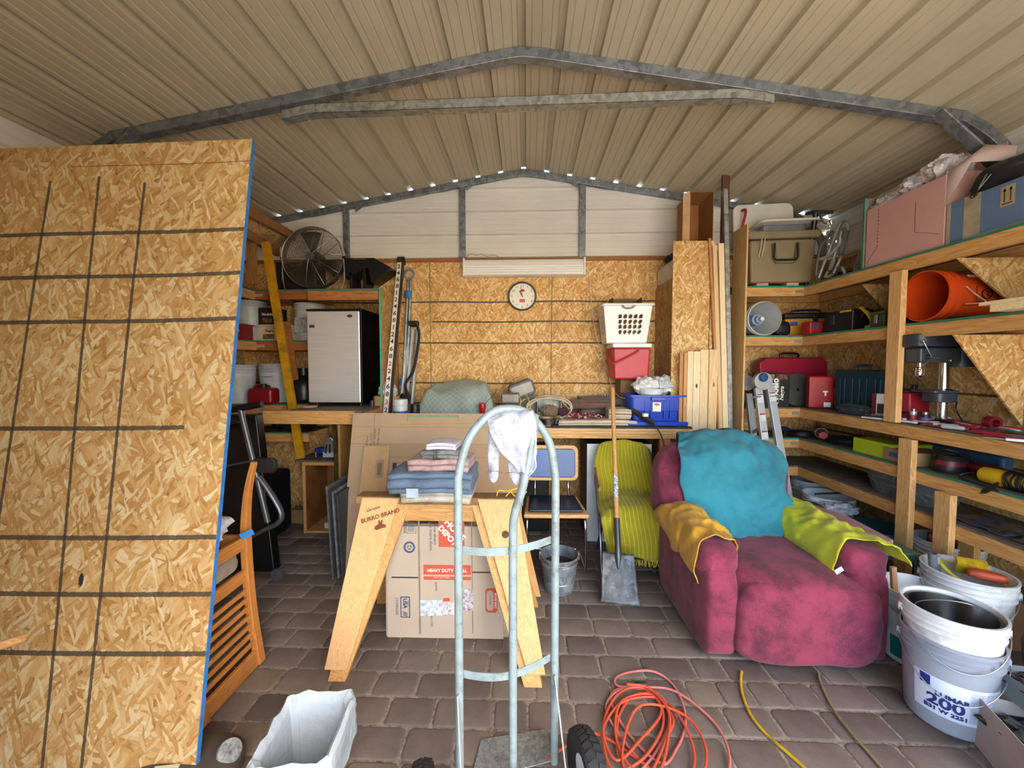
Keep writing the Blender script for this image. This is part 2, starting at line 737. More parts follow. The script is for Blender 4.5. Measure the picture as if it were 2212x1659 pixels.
fm = MB()
tone = fm.bm.faces.layers.float.new('tone')
rnd = random.Random(3)
y = 0.10
row = 0
while y < 4.1:
    h = 0.1455
    x = -3.0 - rnd.random() * 0.15
    while x < 3.0:
        w = rnd.choice((0.145, 0.205, 0.205, 0.26))
        g = 0.0035
        x0, x1, y0, y1 = x + g, x + w - g, y + g, y + h - g
        if x1 > -2.97 and x0 < 2.93:
            tn = rnd.random()
            jz = rnd.uniform(-0.0015, 0.0015)
            rr = 0.022
            cx, cy = (x0 + x1) / 2, (y0 + y1) / 2
            o = [(p[0] + rnd.uniform(-.0012, .0012), p[1] + rnd.uniform(-.0012, .0012)) for p in rrect(x1 - x0, y1 - y0, rr, 3, cx, cy)]
            lv = []
            for (ins, z) in ((0.0, -0.02), (0.0, -0.006), (0.003, -0.0015), (0.008, 0.0)):
                lv.append([fm.v((px + (cx - px) * ins / 0.08, py + (cy - py) * ins / 0.07, z + (jz if z > -.01 else 0) - 0.0015)) for (px, py) in o])
            fs = []
            n = len(o)
            for A, B in zip(lv, lv[1:]):
                for k in range(n):
                    fs.append(fm.f([A[k], A[(k + 1) % n], B[(k + 1) % n], B[k]]))
            fs.append(fm.f(lv[-1]))
            for q in fs:
                if q:
                    q[tone] = tn
        x += w
    y += h
    row += 1
fl = struct(fm.build('floor', paver_mat(), ang=60))
me = fl.data
sand = MB().box(-2.99, 2.99, 0.0, 4.11, -0.05, -0.006).build('floor_sand', mat('948877', 0.95, var=0.3, vs=60, bump=0.6, bs=400))
struct(sand)
apron = MB().box(-9, 9, -14, -.36, -0.06, -0.004).build('ground_apron', mat('cfcabf', 0.9, var=0.1, vs=3))
struct(apron)


# corrugated panel profile: one broad rib every pitch and three faint ones between
def panel_profile(a, b, pitch=0.2286, h=0.036, start=0.0):
    pts = []
    k0 = math.ceil((a - start) / pitch) - 1
    k = k0
    while start + k * pitch < b + pitch:
        c = start + k * pitch
        pts += [(c - .026, 0), (c - .018, h), (c + .018, h), (c + .026, 0)]
        for j in (1, 2, 3):
            q = c + pitch * j / 4
            pts += [(q - .006, 0), (q - .003, .0045), (q + .003, .0045), (q + .006, 0)]
        k += 1
    return [p for p in pts if a <= p[0] <= b]


def steel_mat(c, ws=1.0, nm='painted_steel'):
    m = bpy.data.materials.new(nm)
    t = NT(m)
    co = t.co()
    n = t.noise(co, 1.4, 4)
    n2 = t.noise(co, 90, 2)
    col = lin(c)
    cc = t.ramp(n, [(0.3, tuple(x * 0.86 for x in col)), (0.65, col)])
    t.set(t.b.inputs['Base Color'], cc)
    t.b.inputs['Roughness'].default_value = 0.45
    t.bump(n2, 0.04, 0.002)
    return m


ROOFM = steel_mat('c6b799')
SIDEM = steel_mat('e9e2d5')
cs = math.cos(math.atan(SLOPE))
for sd, nm in ((-1, 'ceiling_west'), (1, 'ceiling_east')):
    mb = MB()
    L = (EAVE_X + 0.02) / cs
    prof = [(0.0, 0.036), (0.018, 0.036), (0.026, 0)] + panel_profile(0.04, L)
    prof = [(s_, h_) for (s_, h_) in prof]
    nx, nz = SLOPE * cs, cs
    rows = []
    for (s_, h_) in prof:
        x = RX + sd * (s_ * cs + h_ * nx * min(1, s_ * 20))
        z = RIDGE - s_ * cs * SLOPE + h_ * nz
        rows.append((mb.v((x, YF, z)), mb.v((x, YB + 0.004, z))))
    for A, B in zip(rows, rows[1:]):
        mb.f([A[0], A[1], B[1], B[0]])
    struct(mb.build(nm, ROOFM, ang=20, recalc=False))

# gable siding and side siding, ribs horizontal on the gable
mb = MB()
zb = 2.50
prev = None
for (s_, h_) in panel_profile(0.0, RIDGE - zb + .02, start=0.07):
    z = zb + s_
    hw = (RIDGE - z) / SLOPE
    hw = max(0.02, min(EAVE_X, hw))
    y_ = YB + h_ * .8
    cur = (mb.v((RX - hw, y_, z)), mb.v((RX + hw, y_, z)))
    if prev:
        mb.f([prev[0], prev[1], cur[1], cur[0]])
    prev = cur
struct(mb.build('wall_gable', SIDEM, ang=20, recalc=False))
for sd, nm in ((-1, 'wall_west_siding'), (1, 'wall_east_siding')):
    mb = MB()
    prev = None
    for (s_, h_) in panel_profile(0.0, 1.0, start=0.1):
        x = RX + sd * (EAVE_X + 0.0 - h_)
        cur = (mb.v((x, YF, 2.0 + s_)), mb.v((x, YB, 2.0 + s_)))
        if prev:
            mb.f([prev[0], prev[1], cur[1], cur[0]])
        prev = cur
    struct(mb.build(nm, SIDEM, ang=20, recalc=False))

MK = '2e2a22'
GR = '5b6b35'
back_lines = tuple((1, z, 0.008, -2.9, 2.9, MK) for z in (2.136, 1.727, 1.324, 1.12)) + ((1, 1.939, 0.008, -0.95, 2.9, MK),) + tuple((0, x, 0.0045, 0, 3, GR) for x in (-0.97, 0.244))
BACKOSB = osb('XZ', back_lines, tone=1.12, warm=1.0)
SIDEOSB = osb('YZ', tuple((1, z, 0.008, 0, 4, MK) for z in (1.32, 1.95, 0.9, 0.45)), tone=0.95, warm=0.98)
struct(MB().box(-2.90, 2.83, 3.95, 3.965, 0, 2.53).build('wall_back', BACKOSB))
struct(MB().box(2.83, 2.843, YF, 3.965, 0, 2.44).build('wall_east', SIDEOSB))
struct(MB().box(-2.913, -2.90, YF, 3.965, 0, 2.44).build('wall_west', SIDEOSB))
struct(MB().box(-2.90, 2.83, 3.942, 3.968, 2.53, 2.568).build('trim_1', BROWNW, bevel=0.002))
struct(MB().box(2.80, 2.84, YF, 3.94, 2.44, 2.478).build('trim_2', SHELFY, bevel=0.002))
struct(MB().box(-2.91, -2.87, YF, 3.94, 2.44, 2.478).build('trim_3', SHELFY, bevel=0.002))


struct(MB().box(-2.99, 2.99, -.355, -.001, -.05, -.004).build('floor_slab', mat('8a8178', .85, var=.1, vs=3)))
struct(MB().prism([(-3.0, 0), (-.62, 0), (-.62, 2.62), (2.7, 2.62), (2.7, 0), (2.95, 0), (2.95, 2.92), (RX, 3.43), (-3.0, 2.92)], YF, YF + .03, 'XZ').build('wall_front', SIDEM))
# steel frames: rafters with a rolled eave, leg down the wall
def frame(y, nm, sec=0.058):
    h = sec / 2
    pts = [(RX - 2.90, y, 0.0)]
    ze = roof_z(RX - 2.9) - h - 0.02
    for sd in (-1,):
        pts.append((RX - 2.90, y, ze - 0.24))
        for k in range(1, 7):
            a = k / 7
            pts.append((RX - 2.90 + 0.24 * (a ** 2), y, ze - 0.24 + 0.24 * a - 0.0 + (SLOPE * .24) * a * a))
    left = pts + [(RX - 2.60, y, roof_z(RX - 2.60) - h * 1.05)]
    mid = [(RX - .12, y, roof_z(RX - .12) - h * 1.05), (RX, y, RIDGE - h * 1.3), (RX + .12, y, roof_z(RX + .12) - h * 1.05)]
    right = [(2 * RX - p[0], p[1], p[2]) for p in left[::-1]]
    mb = MB()
    mb.tube(left + mid + right, sec * 0.7071, seg=4, rot=PI / 4)
    return struct(mb.build(nm, GALV, bevel=0.004, ang=30))


FR2 = frame(4.00, 'column_frame_rear')
for v_ in FR2.data.vertices:
    v_.co.y = 3.986 + (v_.co.y - 4.0) * .68
FR1 = frame(2.50, 'column_frame_middle', 0.062)
for i, (x0, x1) in enumerate(((-1.856, -1.80), (-0.676, -0.617), (0.513, 0.576))):
    top = roof_z((x0 + x1) / 2) - 0.06
    struct(MB().box(x0, x1, 3.967, 4.004, 0.0, top).build('column_%d' % (i + 1), GALV, bevel=0.004))
for i, x in enumerate((-1.72, -0.60, 0.50)):
    z = roof_z(x) - 0.062
    s1 = 1 if x < 0 else -1
    struct(MB().prism([(x, z), (x + .09 * s1, z + .09 * SLOPE * (1 if x < 0 else 1)), (x, z - .05)], 3.962, 3.9668).build('trim_bracket_%d' % (i + 1), GALV))
# tie across the middle frame: an open channel with its ends bent up against the rafters
mb = MB()
ya = 2.455
ch = [(-.03, 0), (.03, 0)]
xs = [-1.50, -1.44, -1.36, -1.28, 1.22, 1.30, 1.38, 1.44]
zs = [3.035, 3.045, 3.062, 3.068, 3.092, 3.083, 3.07, 3.055]
path = list(zip(xs, zs))
for (y0, y1, dz0, dz1) in ((ya - .03, ya - .028, -.028, .028), (ya - .03, ya + .03, .026, .028), (ya - .03, ya + .03, -.028, -.026)):
    A = [[mb.v((x, yy, z + dz)) for (yy, dz) in ((y0, dz0), (y1, dz0), (y1, dz1), (y0, dz1))] for (x, z) in path]
    for P, Q in zip(A, A[1:]):
        for k in range(4):
            mb.f([P[k], P[(k + 1) % 4], Q[(k + 1) % 4], Q[k]])
    mb.f(A[0])
    mb.f(A[-1][::-1])
struct(mb.build('column_tie', galv('a3a39c', 0.38, 40, 0.6), ang=30))
# knee braces
for s1, nm in ((1, 'column_brace_east'), (-1, 'column_brace_west')):
    xa, xb = RX + s1 * 2.42, RX + s1 * 2.86
    struct(MB().beam((xa, 2.45, roof_z(xa) - .05), (xb, 2.45, 2.58), 0.012, 0.07, up=(0, 1, 0)).beam((xa, 2.47, roof_z(xa) - .05), (xb, 2.47, 2.58), 0.05, 0.006, up=(s1, 0, 1)).build(nm, GALV, bevel=.002))
# ================================================================== BUILT-IN SHELVES, BENCH, LUMBER
PLATE = mat('c9ccce', 0.3, 0.9, var=0.05)
DECK = mat('6f6252', 0.8, var=0.2, vs=12)
DECKG = [mat('6f6252', 0.8, var=0.2, vs=12), TEAL]
XE = 2.83       # face of the east wall
YW = 3.95       # face of the back wall


def plate(mb, c, w=0.055, h=0.026, axis='x'):
    x, y, z = c
    if axis == 'x':
        mb.box(x - w / 2, x + w / 2, y - .0015, y, z - h / 2, z + h / 2)
    else:
        mb.box(x - .0015, x, y - w / 2, y + w / 2, z - h / 2, z + h / 2)
    return mb


def shelf_level(z, lab, side=1, y0=1.3, xin=1.815, rail=0.078, xf=2.415, deckmat=None, plates=True, grp=None, railm=(SHELFW, SHELFY), xw=XE, yfb=3.56, teal=True):
    """L-shaped shelf: a run along the side wall and a return along the back wall; z is the underside of the deck"""
    t = thing('wall_shelf', lab, 'shelf', (0, 0, z), group=grp)
    s = side
    mb = MB()
    mb.prism([(s * xf, y0), (s * xw, y0), (s * xw, YW), (s * xin, YW), (s * xin, yfb), (s * xf, yfb)], 0, .012, 'XY')
    mb.build('deck', deckmat or DECK, t, bevel=.001)
    if teal:
        mb = MB().box(min(s * xin, s * xf), max(s * xin, s * xf), yfb - .004, yfb, -.001, .0125)
        mb.box(s * xf - .004 * (s > 0), s * xf + .004 * (s < 0), y0, yfb, -.001, .0125)
        mb.build('deck_edge', TEAL, t)
    # rails under the deck edge
    MB().box(min(s * xf, s * xf + s * .036), max(s * xf, s * xf + s * .036), y0, yfb + .036, -rail, -.0005).build('front_rail', railm[1], t, bevel=.002)
    MB().box(min(s * xin, s * xf), max(s * xin, s * xf), yfb, yfb + .036, -rail, -.0005).build('front_rail', railm[0], t, bevel=.002)
    MB().box(min(s * xin, s * xw), max(s * xin, s * xw), YW - .036, YW - .0005, -rail, -.0005).build('ledger', railm[0], t, bevel=.002)
    MB().box(min(s * xw - s * .036, s * xw), max(s * xw - s * .036, s * xw) - .0005, y0, YW - .04, -rail, -.0005).build('ledger', railm[1], t, bevel=.002)
    if plates:
        mb = plate(MB(), (s * (xf - .03), yfb, -rail / 2), .09)
        mb.build('mending_plate', PLATE, t, bevel=.0008)
    return t


shelf_level(2.185, 'top shelf of the corner racking under the roof, with green painted edge and big boxes', 1)
shelf_level(1.755, 'upper plank shelf in the corner racking holding the orange bucket and yellow toolbox', 1)
shelf_level(1.120, 'waist-high shelf of the corner racking, strewn with hand tools', 1, teal=False)
shelf_level(0.850, 'corner racking shelf just under the tool-strewn one, with lime box and corded tools', 1)
shelf_level(0.600, 'lowest shelf of the corner racking, with the long galvanised tub on it', 1, teal=False, plates=False)
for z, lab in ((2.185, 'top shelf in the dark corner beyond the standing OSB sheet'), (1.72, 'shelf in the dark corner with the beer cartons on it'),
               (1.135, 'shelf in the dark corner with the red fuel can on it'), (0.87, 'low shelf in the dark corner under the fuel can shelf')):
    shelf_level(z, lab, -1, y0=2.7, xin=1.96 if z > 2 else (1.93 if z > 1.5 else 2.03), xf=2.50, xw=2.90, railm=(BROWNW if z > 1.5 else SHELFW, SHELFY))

# posts of the corner racking
for (x, y, z0, z1, lab) in ((2.395, 2.66, 1.132, 2.107, 'timber post standing between the tool-strewn shelf and the top shelf'),
                            (2.395, 2.545, 0.0, 1.04, 'timber post with wavy grain below the tool-strewn shelf'),
                            (2.395, 2.31, 0.0, 0.772, 'shorter timber post carrying the shelf with the corded tools'),
                            (2.56, 2.33, 0.0, 0.522, 'shortest timber post under the lowest shelf, behind the tool bucket')):
    o = MB().box(-.019 if z1 < 1 or 1 else 0, .019, -.044, .044, 0, z1 - z0).build('shelf_post', POSTW, bevel=.003)
    tag(put(o, (x, y, z0)), lab, 'post')

# triangular OSB gussets bracing the shelves against the east wall
GUS = osb('XZ', ((1, 0.02, .004, 2.5, 2.8, MK),), tone=1.05)
for (y, zt, h, w, lab) in ((3.05, 2.106, .36, .33, 'small triangular OSB brace under the top shelf, deep in the corner'),
                           (2.335, 2.106, .334, .40, 'large bright triangular OSB brace beneath the blue taped box'),
                           (2.335, 1.676, .52, .40, 'triangular OSB brace beside the drill press')):
    mb = MB().prism([(2.82, zt), (2.82 - w + .0, zt), (2.82, zt - h)], y, y + .012)
    tag(mb.build('shelf_brace', osb('XZ', tone=1.1 if h > .4 else .9), bevel=.0006), lab, 'brace')

# light loose board poking out over the second shelf
tag(put(MB().box(-.02, .27, -.25, .25, 0, .018).box(-.02, .27, -.235, .2, -.036, -.0002).build('spruce_board', wood('dcb783', 'f0d7ac', 'x'), bevel=.002), (2.33, 1.87, 1.8045)),
    'pale freshly cut board jutting out below the orange bucket', 'board')

# ---- fridge compartment
t = thing('fridge_shelf', 'deep low shelf of dusty boards carrying the fridge', 'shelf', (-1.75, 3.5, 1.12))
MB().prism([(-.36, .25), (-.19, .25), (-.19, -.41), (.43, -.41), (.43, .449), (-.36, .449)], 0, .02, 'XY').build('deck', DECK, t)
MB().box(-.36, .38, -.45, -.414, -.085, .021).build('front_rail', wood('b5793c', 'd9a868', 'x', key=3), t, bevel=.003)
MB().box(.39, .43, -.44, .449, -.085, -.0005).build('side_rail', SHELFY, t, bevel=.003)
t = thing('fridge_shelf_roof', 'brown fronted top shelf above the fridge with a green edge', 'shelf', (-1.63, 3.7, 2.17))
MB().box(-.33, .32, -.22, .249, 0, .014).build('deck', DECK, t)
MB().box(-.33, .323, -.224, -.22, -.001, .015).build('deck_edge', TEAL, t)
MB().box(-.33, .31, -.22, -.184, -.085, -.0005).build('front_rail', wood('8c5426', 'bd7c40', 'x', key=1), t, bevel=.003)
t = thing('side_panel', 'upright OSB side panel with green front edge beside the fridge', 'panel', (-1.295, 3.7, 1.142))
MB().box(-.012, 0, -.23, .249, 0, 1.05).build('board', osb('YZ', tone=.75), t)
MB().box(-.013, .001, -.235, -.2302, 0, 1.05).build('painted_edge', mat('3fae8e', .6), t)

# plywood box on the floor under it
t = thing('storage_box', 'open-fronted brown plywood box on the floor holding the orange cord', 'box', (-1.77, 3.6, 0))
PLY = mat('8a5a2c', 0.6, var=.2, vs=5)
PLYE = wood('a8713c', 'c99a63', 'x')
MB().box(-.22, -.205, -.2, .2, 0.02, .64).build('side_panel', PLY, t, bevel=.001)
MB().box(.205, .22, -.2, .2, 0.02, .64).build('side_panel', PLY, t, bevel=.001)
MB().box(-.205, .205, .188, .2, 0.02, .64).build('back_panel', PLY, t)
MB().box(-.22, .22, -.2, .2, 0, .0195).build('bottom_panel', PLYE, t, bevel=.001)
MB().box(-.30, .24, -.2, .2, .6405, .66).build('top_panel', mat('5d5348', .8, var=.2), t, bevel=.001)
MB().box(-.225, .225, -.212, -.2005, .615, .645).build('face_strip', PLYE, t, bevel=.001)
MB().box(-.225, -.2, -.212, -.2005, 0, .614).build('face_strip', PLYE, t, bevel=.001)
MB().box(.04, .052, -.19, .187, .02, .64).build('divider', PLY, t)
tag(MB().box(-1.505, -1.487, 3.06, 3.9, 0, 1.03).build('plywood_panel', mat('a97b45', .6, var=.15, vs=4), bevel=.001), 'tall plywood end panel standing between the storage box and the leaning cardboard', 'panel')
tag(MB().beam((-1.655, 3.30, 1.03), (-1.645, 3.36, 0.0), .035, .012, up=(0, 1, 0)).build('angle_iron', mat('6b5a2c', .5, .6, var=.3, vs=20), bevel=.001), 'rusty brass-coloured upright bar in front of the plywood box', 'bar')

# mustard plank and brown board leaning in front of the dark shelves
a, b = at(574, 523, Y=3.40), at(650, 990, Z=.662)
t = thing('yellow_plank', 'mustard yellow painted plank leaning on the shelves beside the fridge', 'plank', b)
MB().beam((0, 0, 0), a - b, .07, .03, up=(0, 1, 0)).build('plank', mat('c8920f', .5, var=.12, vs=14, dirt='8a6a1c'), t, bevel=.002)
a, b = at(617, 695, Y=3.52), at(661, 972, Z=.662)
tag(put(MB().beam((0, 0, 0), a - b, .075, .02, up=(0, 1, 0)).build('brown_board', BROWNW, bevel=.002), b), 'reddish brown board leaning behind the mustard yellow plank', 'board')

# ---- workbench
t = thing('workbench', 'long plywood-topped workbench against the back wall', 'workbench', (0, 3.6, 0))
MB().box(-1.28, 1.23, -.30, .349, .89, .932).box(1.2302, 1.37, -.30, -.252, .89, .932).build('top_rail', wood('b57f42', 'dfb06b', 'x', key=5), t, bevel=.003)
PLT = wood('c58f52', 'e2b87c', 'x', key=7)
MB().prism([(-1.28, -.31), (1.38, -.31), (1.38, -.25), (1.24, -.25), (1.24, .349), (-1.28, .349)], .9325, .976, 'XY').build('top', PLT, t, bevel=.002)
pl = MB().box(-1.28, 1.38, -.3112, -.31, .953, .9555).build('ply_line', mat('8a5a30', .7), t)
for (x, y) in ((1.16, -.26), (1.16, .28), (-1.2, -.26), (-1.2, .28)):
    MB().box(x - .045, x + .045, y - .02, y + .02, 0, .8895).build('leg', wood('a9713d', 'cf9c62', 'z', key=2), t, bevel=.003)
t2 = tag(MB().box(.22, 1.235, 3.30, 3.80, .9765, .992).box(1.2352, 1.375, 3.30, 3.348, .9765, .992).build('rubber_mat', mat('2f3134', .7, var=.15), bevel=.002), 'thin black rubber mat covering the end of the workbench', 'mat')
tag(MB().box(.03, .205, 3.32, 3.7, .9765, .983).build('metal_tray', mat('3c3b3a', .4, .6), bevel=.002), 'dark flat metal plate beside the black rubber mat under the steel bowl', 'plate')

# ---- tall OSB cabinet at the end of the bench
t = thing('osb_cabinet', 'narrow OSB cabinet at the end of the workbench with green front edge', 'cabinet', (1.26, 3.7, 0))
MB().box(0, .012, -.225, .249, 0.0, 2.25).build('side_panel', osb('YZ', tone=.72, warm=1.05), t)
MB().box(-.001, .014, -.23, -.2252, 0.0, 2.25).build('painted_edge', mat('2c7d68', .6), t)
MB().box(.345, .357, -.225, .249, 0.0, 2.234).build('side_panel', osb('YZ', tone=.8), t)
MB().box(.0125, .357, -.225, .249, 2.235, 2.2475).build('top_panel', osb('XY', tone=.8), t)
o = MB().box(0, .345, -.012, 0, 0, 2.56).build('osb_offcut', osb('XZ', ((0, .315, .004, 1.35, 2.1, MK),), tone=1.02), bevel=.001)
tag(put(o, (1.245, 3.462, 0), rot=(0, 0, 0)), 'tall narrow OSB strip standing upright in front of the cabinet, pale and clean', 'board')
tag(MB().box(1.795, 1.81, 3.34, 3.555, 0, 2.66).build('divider_board', wood('b98c50', 'd8b278', 'z', key=4), bevel=.001), 'tall plywood divider board closing off the corner racking', 'board')

# loose lumber leaning on it
LUM = [(1469, 1477, 762, 'a9703a', 'c08850', 3.365, 'thin brown batten, first of the short lumber in front of the OSB strip'),
       (1478, 1486, 762, 'b97f43', 'd39c5e', 3.365, 'orange-brown batten beside the thin brown one in the short lumber'),
       (1486, 1499, 759, 'dcb987', 'f0d9ae', 3.365, 'cream coloured short board next to the orange-brown batten'),
       (1499, 1514, 759, 'e0bf8f', 'f4dfb8', 3.365, 'pale short board with a dark oval knot'),
       (1514, 1532, 755, 'd9b47c', 'efd3a2', 3.365, 'plain short board between the two knotted ones'),
       (1533, 1552, 755, 'd6ab70', 'ecc995', 3.365, 'short board with a wide reddish knot, last of the short lumber')]
for i, (u0, u1, v0, c1, c2, y, lab) in enumerate(LUM):
    a, b = at(u0, v0, Y=y), at(u1 - .6, v0, Y=y)
    t = thing('lumber_board', lab, 'board', (a.x, y, 0), group='short lumber standing by the bench')
    MB().box(0, b.x - a.x, 0, .019, 0, a.z).build('board', wood(c1, c2, 'z', key=i + 1, sc=.8), t, bevel=.0015)
    kn = {3: (0.028, 1.33), 5: (0.04, 1.34)}.get(i)
    if kn:
        m = MB()
        m.tube([(kn[0], -.0006, kn[1]), (kn[0], .0004, kn[1])], .013, 14, flat=(1.5, .6), rot=.3)
        m.build('knot', mat('4a2c1a' if i == 3 else 'a9673a', .7), t)
LUM2 = [((1533, 515), (1550, 880), .012, .014, 3.425, 'b0723c', 'c88a50', 'round', 'brown wooden pole leaning beside the OSB strip'),
        ((1543, 531), (1562, 1130), .036, .02, 3.412, 'cfa878', 'e2c193', 'b', 'tall beige batten behind the short lumber'),
        ((1557, 526), (1572, 1150), .045, .02, 3.41, 'e2c08e', 'f2dcb2', 'b', 'tall pale knotty stud beside the steel channel')]
for (p, q, w, d, y, c1, c2, kd, lab) in LUM2:
    a = at(*p, Y=y + (.01 if kd == 'round' else .03))
    b = at(*q, Y=y)
    dd = (a - b)
    b = b - dd * (b.z / dd.z)
    o = MB()
    if kd == 'round':
        o.cyl((0, 0, 0), a - b, w, 14)
    else:
        o.beam((0, 0, 0), a - b, w, d, up=(0, 1, 0))
    tag(put(o.build('lumber_batten', wood(c1, c2, 'z', key=9, knots=(kd == 'b' and w > .04)), bevel=.0015), b), lab, 'board')
for (p, q, lab) in (((1546, 375), (1551, 1000), 'tall steel stud standing in front of the cardboard carton'), ((1567, 375), (1583, 1130), 'bent steel stud beside the plywood divider')):
    a = at(*p, Y=3.49)
    b = at(*q, Y=3.45)
    dd = a - b
    b = b - dd * (b.z / dd.z)
    mb = MB().beam((0, 0, 0), dd, .036, .003, up=(0, 1, 0))
    for s1 in (-1, 1):
        off = Vector((.0165 * s1, .02, 0))
        mb.beam(off, off + dd, .003, .04, up=(0, 1, 0))
    tag(put(mb.build('steel_stud', galv('a9a7a5', .4, 30, .6), bevel=.0005), b), lab, 'stud')
a = at(1556, 380, Y=3.6)
tag(put(MB().box(-.03, .03, -.012, .012, 0, a.z).build('dark_board', wood('4b2a12', '6a3d1c', 'z')), (a.x + .02, 3.545, 0)), 'dark brown board between the two steel studs', 'board')
a, b = at(1488, 425, Y=3.55), at(1545, 525, Y=3.55)
t = thing('upright_carton', 'tall open brown carton standing on the cabinet behind the studs', 'carton', (a.x, 3.52, 2.2476))
CB = mat('a06a3a', .8, var=.08, vs=4)
hh = a.z - 2.2476 + .03
MB().box(0, .2, .29, .294, 0, hh).box(0, .004, .0, .2895, 0, hh).box(.196, .2, 0, .2895, 0, hh).box(.0045, .1955, 0, .2895, 0, .004).box(.0045, .1955, 0, .2895, hh - .004, hh).build('carton', CB, t)
MB().box(-.06, 0, -.0, .004, 0, hh - .01).build('flap', mat('c39a6a', .8), t)
# ================================================================== CENTRE: BACK WALL, BENCH TOP, UNDER THE BENCH
BZ = .976
MZ = .992
# fluorescent fixture
a, b = at(1003, 563, Y=3.90), at(1262, 596, Y=3.90)
t = thing('tube_light', 'white fluorescent tube light hanging above the wall clock', 'ceiling light', ((a.x + b.x) / 2, 3.90, (a.z + b.z) / 2))
hw = (b.x - a.x) / 2
hh = (a.z - b.z) / 2
wt = mat('efece4', .35, var=.03)
MB().prism([(.048, hh), (-.02, hh), (-.052, hh * .45), (-.058, -hh * .9), (-.04, -hh), (.048, -hh)], -hw, hw, 'YZ').build('housing', wt, t, bevel=.003)
MB().cyl((-hw + .03, -.062, hh * .1), (hw - .03, -.062, hh * .1), .012, 16).build('tube', mat('f4f3ee', .25, var=0), t)
MB().cyl((-hw + .03, -.066, -hh * .5), (hw - .03, -.066, -hh * .5), .012, 16).build('tube', mat('f4f3ee', .25, var=0), t)
MB().box(-hw - .004, -hw + .012, -.07, .049, -hh - .004, hh + .004).build('end_cap', wt, t, bevel=.002)
MB().box(hw - .012, hw + .004, -.07, .049, -hh - .004, hh + .004).build('end_cap', wt, t, bevel=.002)
cordp = spline([at(1264, 578, Y=3.9), at(1272, 590, Y=3.93), at(1276, 640, Y=3.94), at(1283, 700, Y=3.94), at(1298, 760, Y=3.93), at(1312, 800, Y=3.9), at(1322, 838, Y=3.85), at(1340, 858, Y=3.6), at(1362, 860, Y=3.5), at(1378, 866, Y=3.45), at(1374, 885, Y=3.42)], 6)
tag(MB().tube(cordp, .0028, 8).tube([cordp[-1], cordp[-1] + Vector((-.006, 0, -.03))], [.008, .011], 10).build('light_cable', mat('e9e6de', .5)), 'thin white power cord running down from the tube light to the black power strip', 'cord')
tag(MB().tube(spline([(-.60, 3.92, 2.575), (-.55, 3.91, 2.60), (-.50, 3.90, 2.585), (-.45, 3.91, 2.598), (-.40, 3.92, 2.578), (-.33, 3.90, 2.585), (-.28, 3.92, 2.572)], 6), .003, 6).build('wire_scrap', mat('8d857a', .5)), 'bit of crumpled wire on top of the tube light', 'wire')
# wall clock
c = at(1128, 640, Y=3.93)
t = thing('wall_clock', 'round white wall clock with black rim and a red emblem', 'clock', c)
Rk = at(1159, 640, Y=3.93).x - c.x
Mx = Matrix.Rotation(PI / 2, 4, 'X')
MB(Mx).lathe([(Rk * .88, -.019), (Rk, -.019), (Rk, .018), (Rk * .97, .028), (Rk * .92, .028), (Rk * .89, .012), (Rk * .88, .006)], 56, caps=False).build('rim', mat('2b211a', .35), t)
MB(Mx).lathe([(0, -.018), (Rk * .9, -.018), (Rk * .9, .004), (0, .004)], 48).build('dial', mat('efe6d6', .5, var=.02), t)
for k in range(12):
    n = k + 1
    an = PI / 2 - n * PI / 6
    text(str(n), Rk * .24, mat('6b6255', .6, var=0), t, (math.cos(an) * Rk * .73, -.0048, math.sin(an) * Rk * .73), name='numeral')
for nm, an, ln, w in (('hour_hand', math.radians(116), Rk * .42, .008), ('minute_hand', math.radians(97), Rk * .66, .005)):
    d = Vector((math.cos(an), 0, math.sin(an)))
    MB().beam(Vector((0, -.008, 0)) - d * .01, Vector((0, -.008, 0)) + d * ln, w, .0015, up=(0, 1, 0)).build(nm, INK, t)
em = MB(Matrix.Translation((.003, -.0052, Rk * .32)) @ Mx)
em.lathe([(0, 0), (Rk * .17, 0), (Rk * .17, .001), (0, .001)], 20, a0=0, a1=PI, caps=False)
em.build('emblem', mat('b5342c', .5), t)
MB().box(-Rk * .19, Rk * .19, -.0055, -.0045, -Rk * .42, -Rk * .2).build('emblem', mat('c4605a', .5), t)

# grade rod
a, b = at(867, 560, Y=3.93), at(838, 880, Y=3.44)
d = (a - b)
b = b + d * ((BZ - b.z) / d.z)
d = a - b
t = thing('grade_rod', 'tall surveying rod with black numerals on white, leaning on the back wall', 'measuring rod', b)
q = d.to_track_quat('Z', 'Y')
t.rotation_mode = 'XYZ'
up = d.normalized()
ax = Vector((1, 0, 0))
yy = up.cross(ax).normalized()
xx = yy.cross(up)
t.rotation_euler = Matrix((xx, yy, up)).transposed().to_euler()
L = d.length
MB().box(-.03, .012, -.025, .02, 0, L).build('rod', mat('e8e4da', .5), t, bevel=.002)
MB().box(.0122, .030, -.02, .018, 0, L).build('rail', mat('3a302a', .5), t, bevel=.001)
MB().box(-.034, .038, -.03, .024, L - .05, L + .01).build('clamp', mat('4d3f36', .4, .5), t, bevel=.002)
seq = '246812468124682246832'
for i, chn in enumerate(seq):
    z = L - .10 - i * (L - .16) / len(seq)
    text(chn, .06, mat('bb3a30', .6, var=0) if i in (14, 19) else INK, t, (-.008, -.0256, z), name='numeral', bold=.0012)
for i in range(60):
    pass
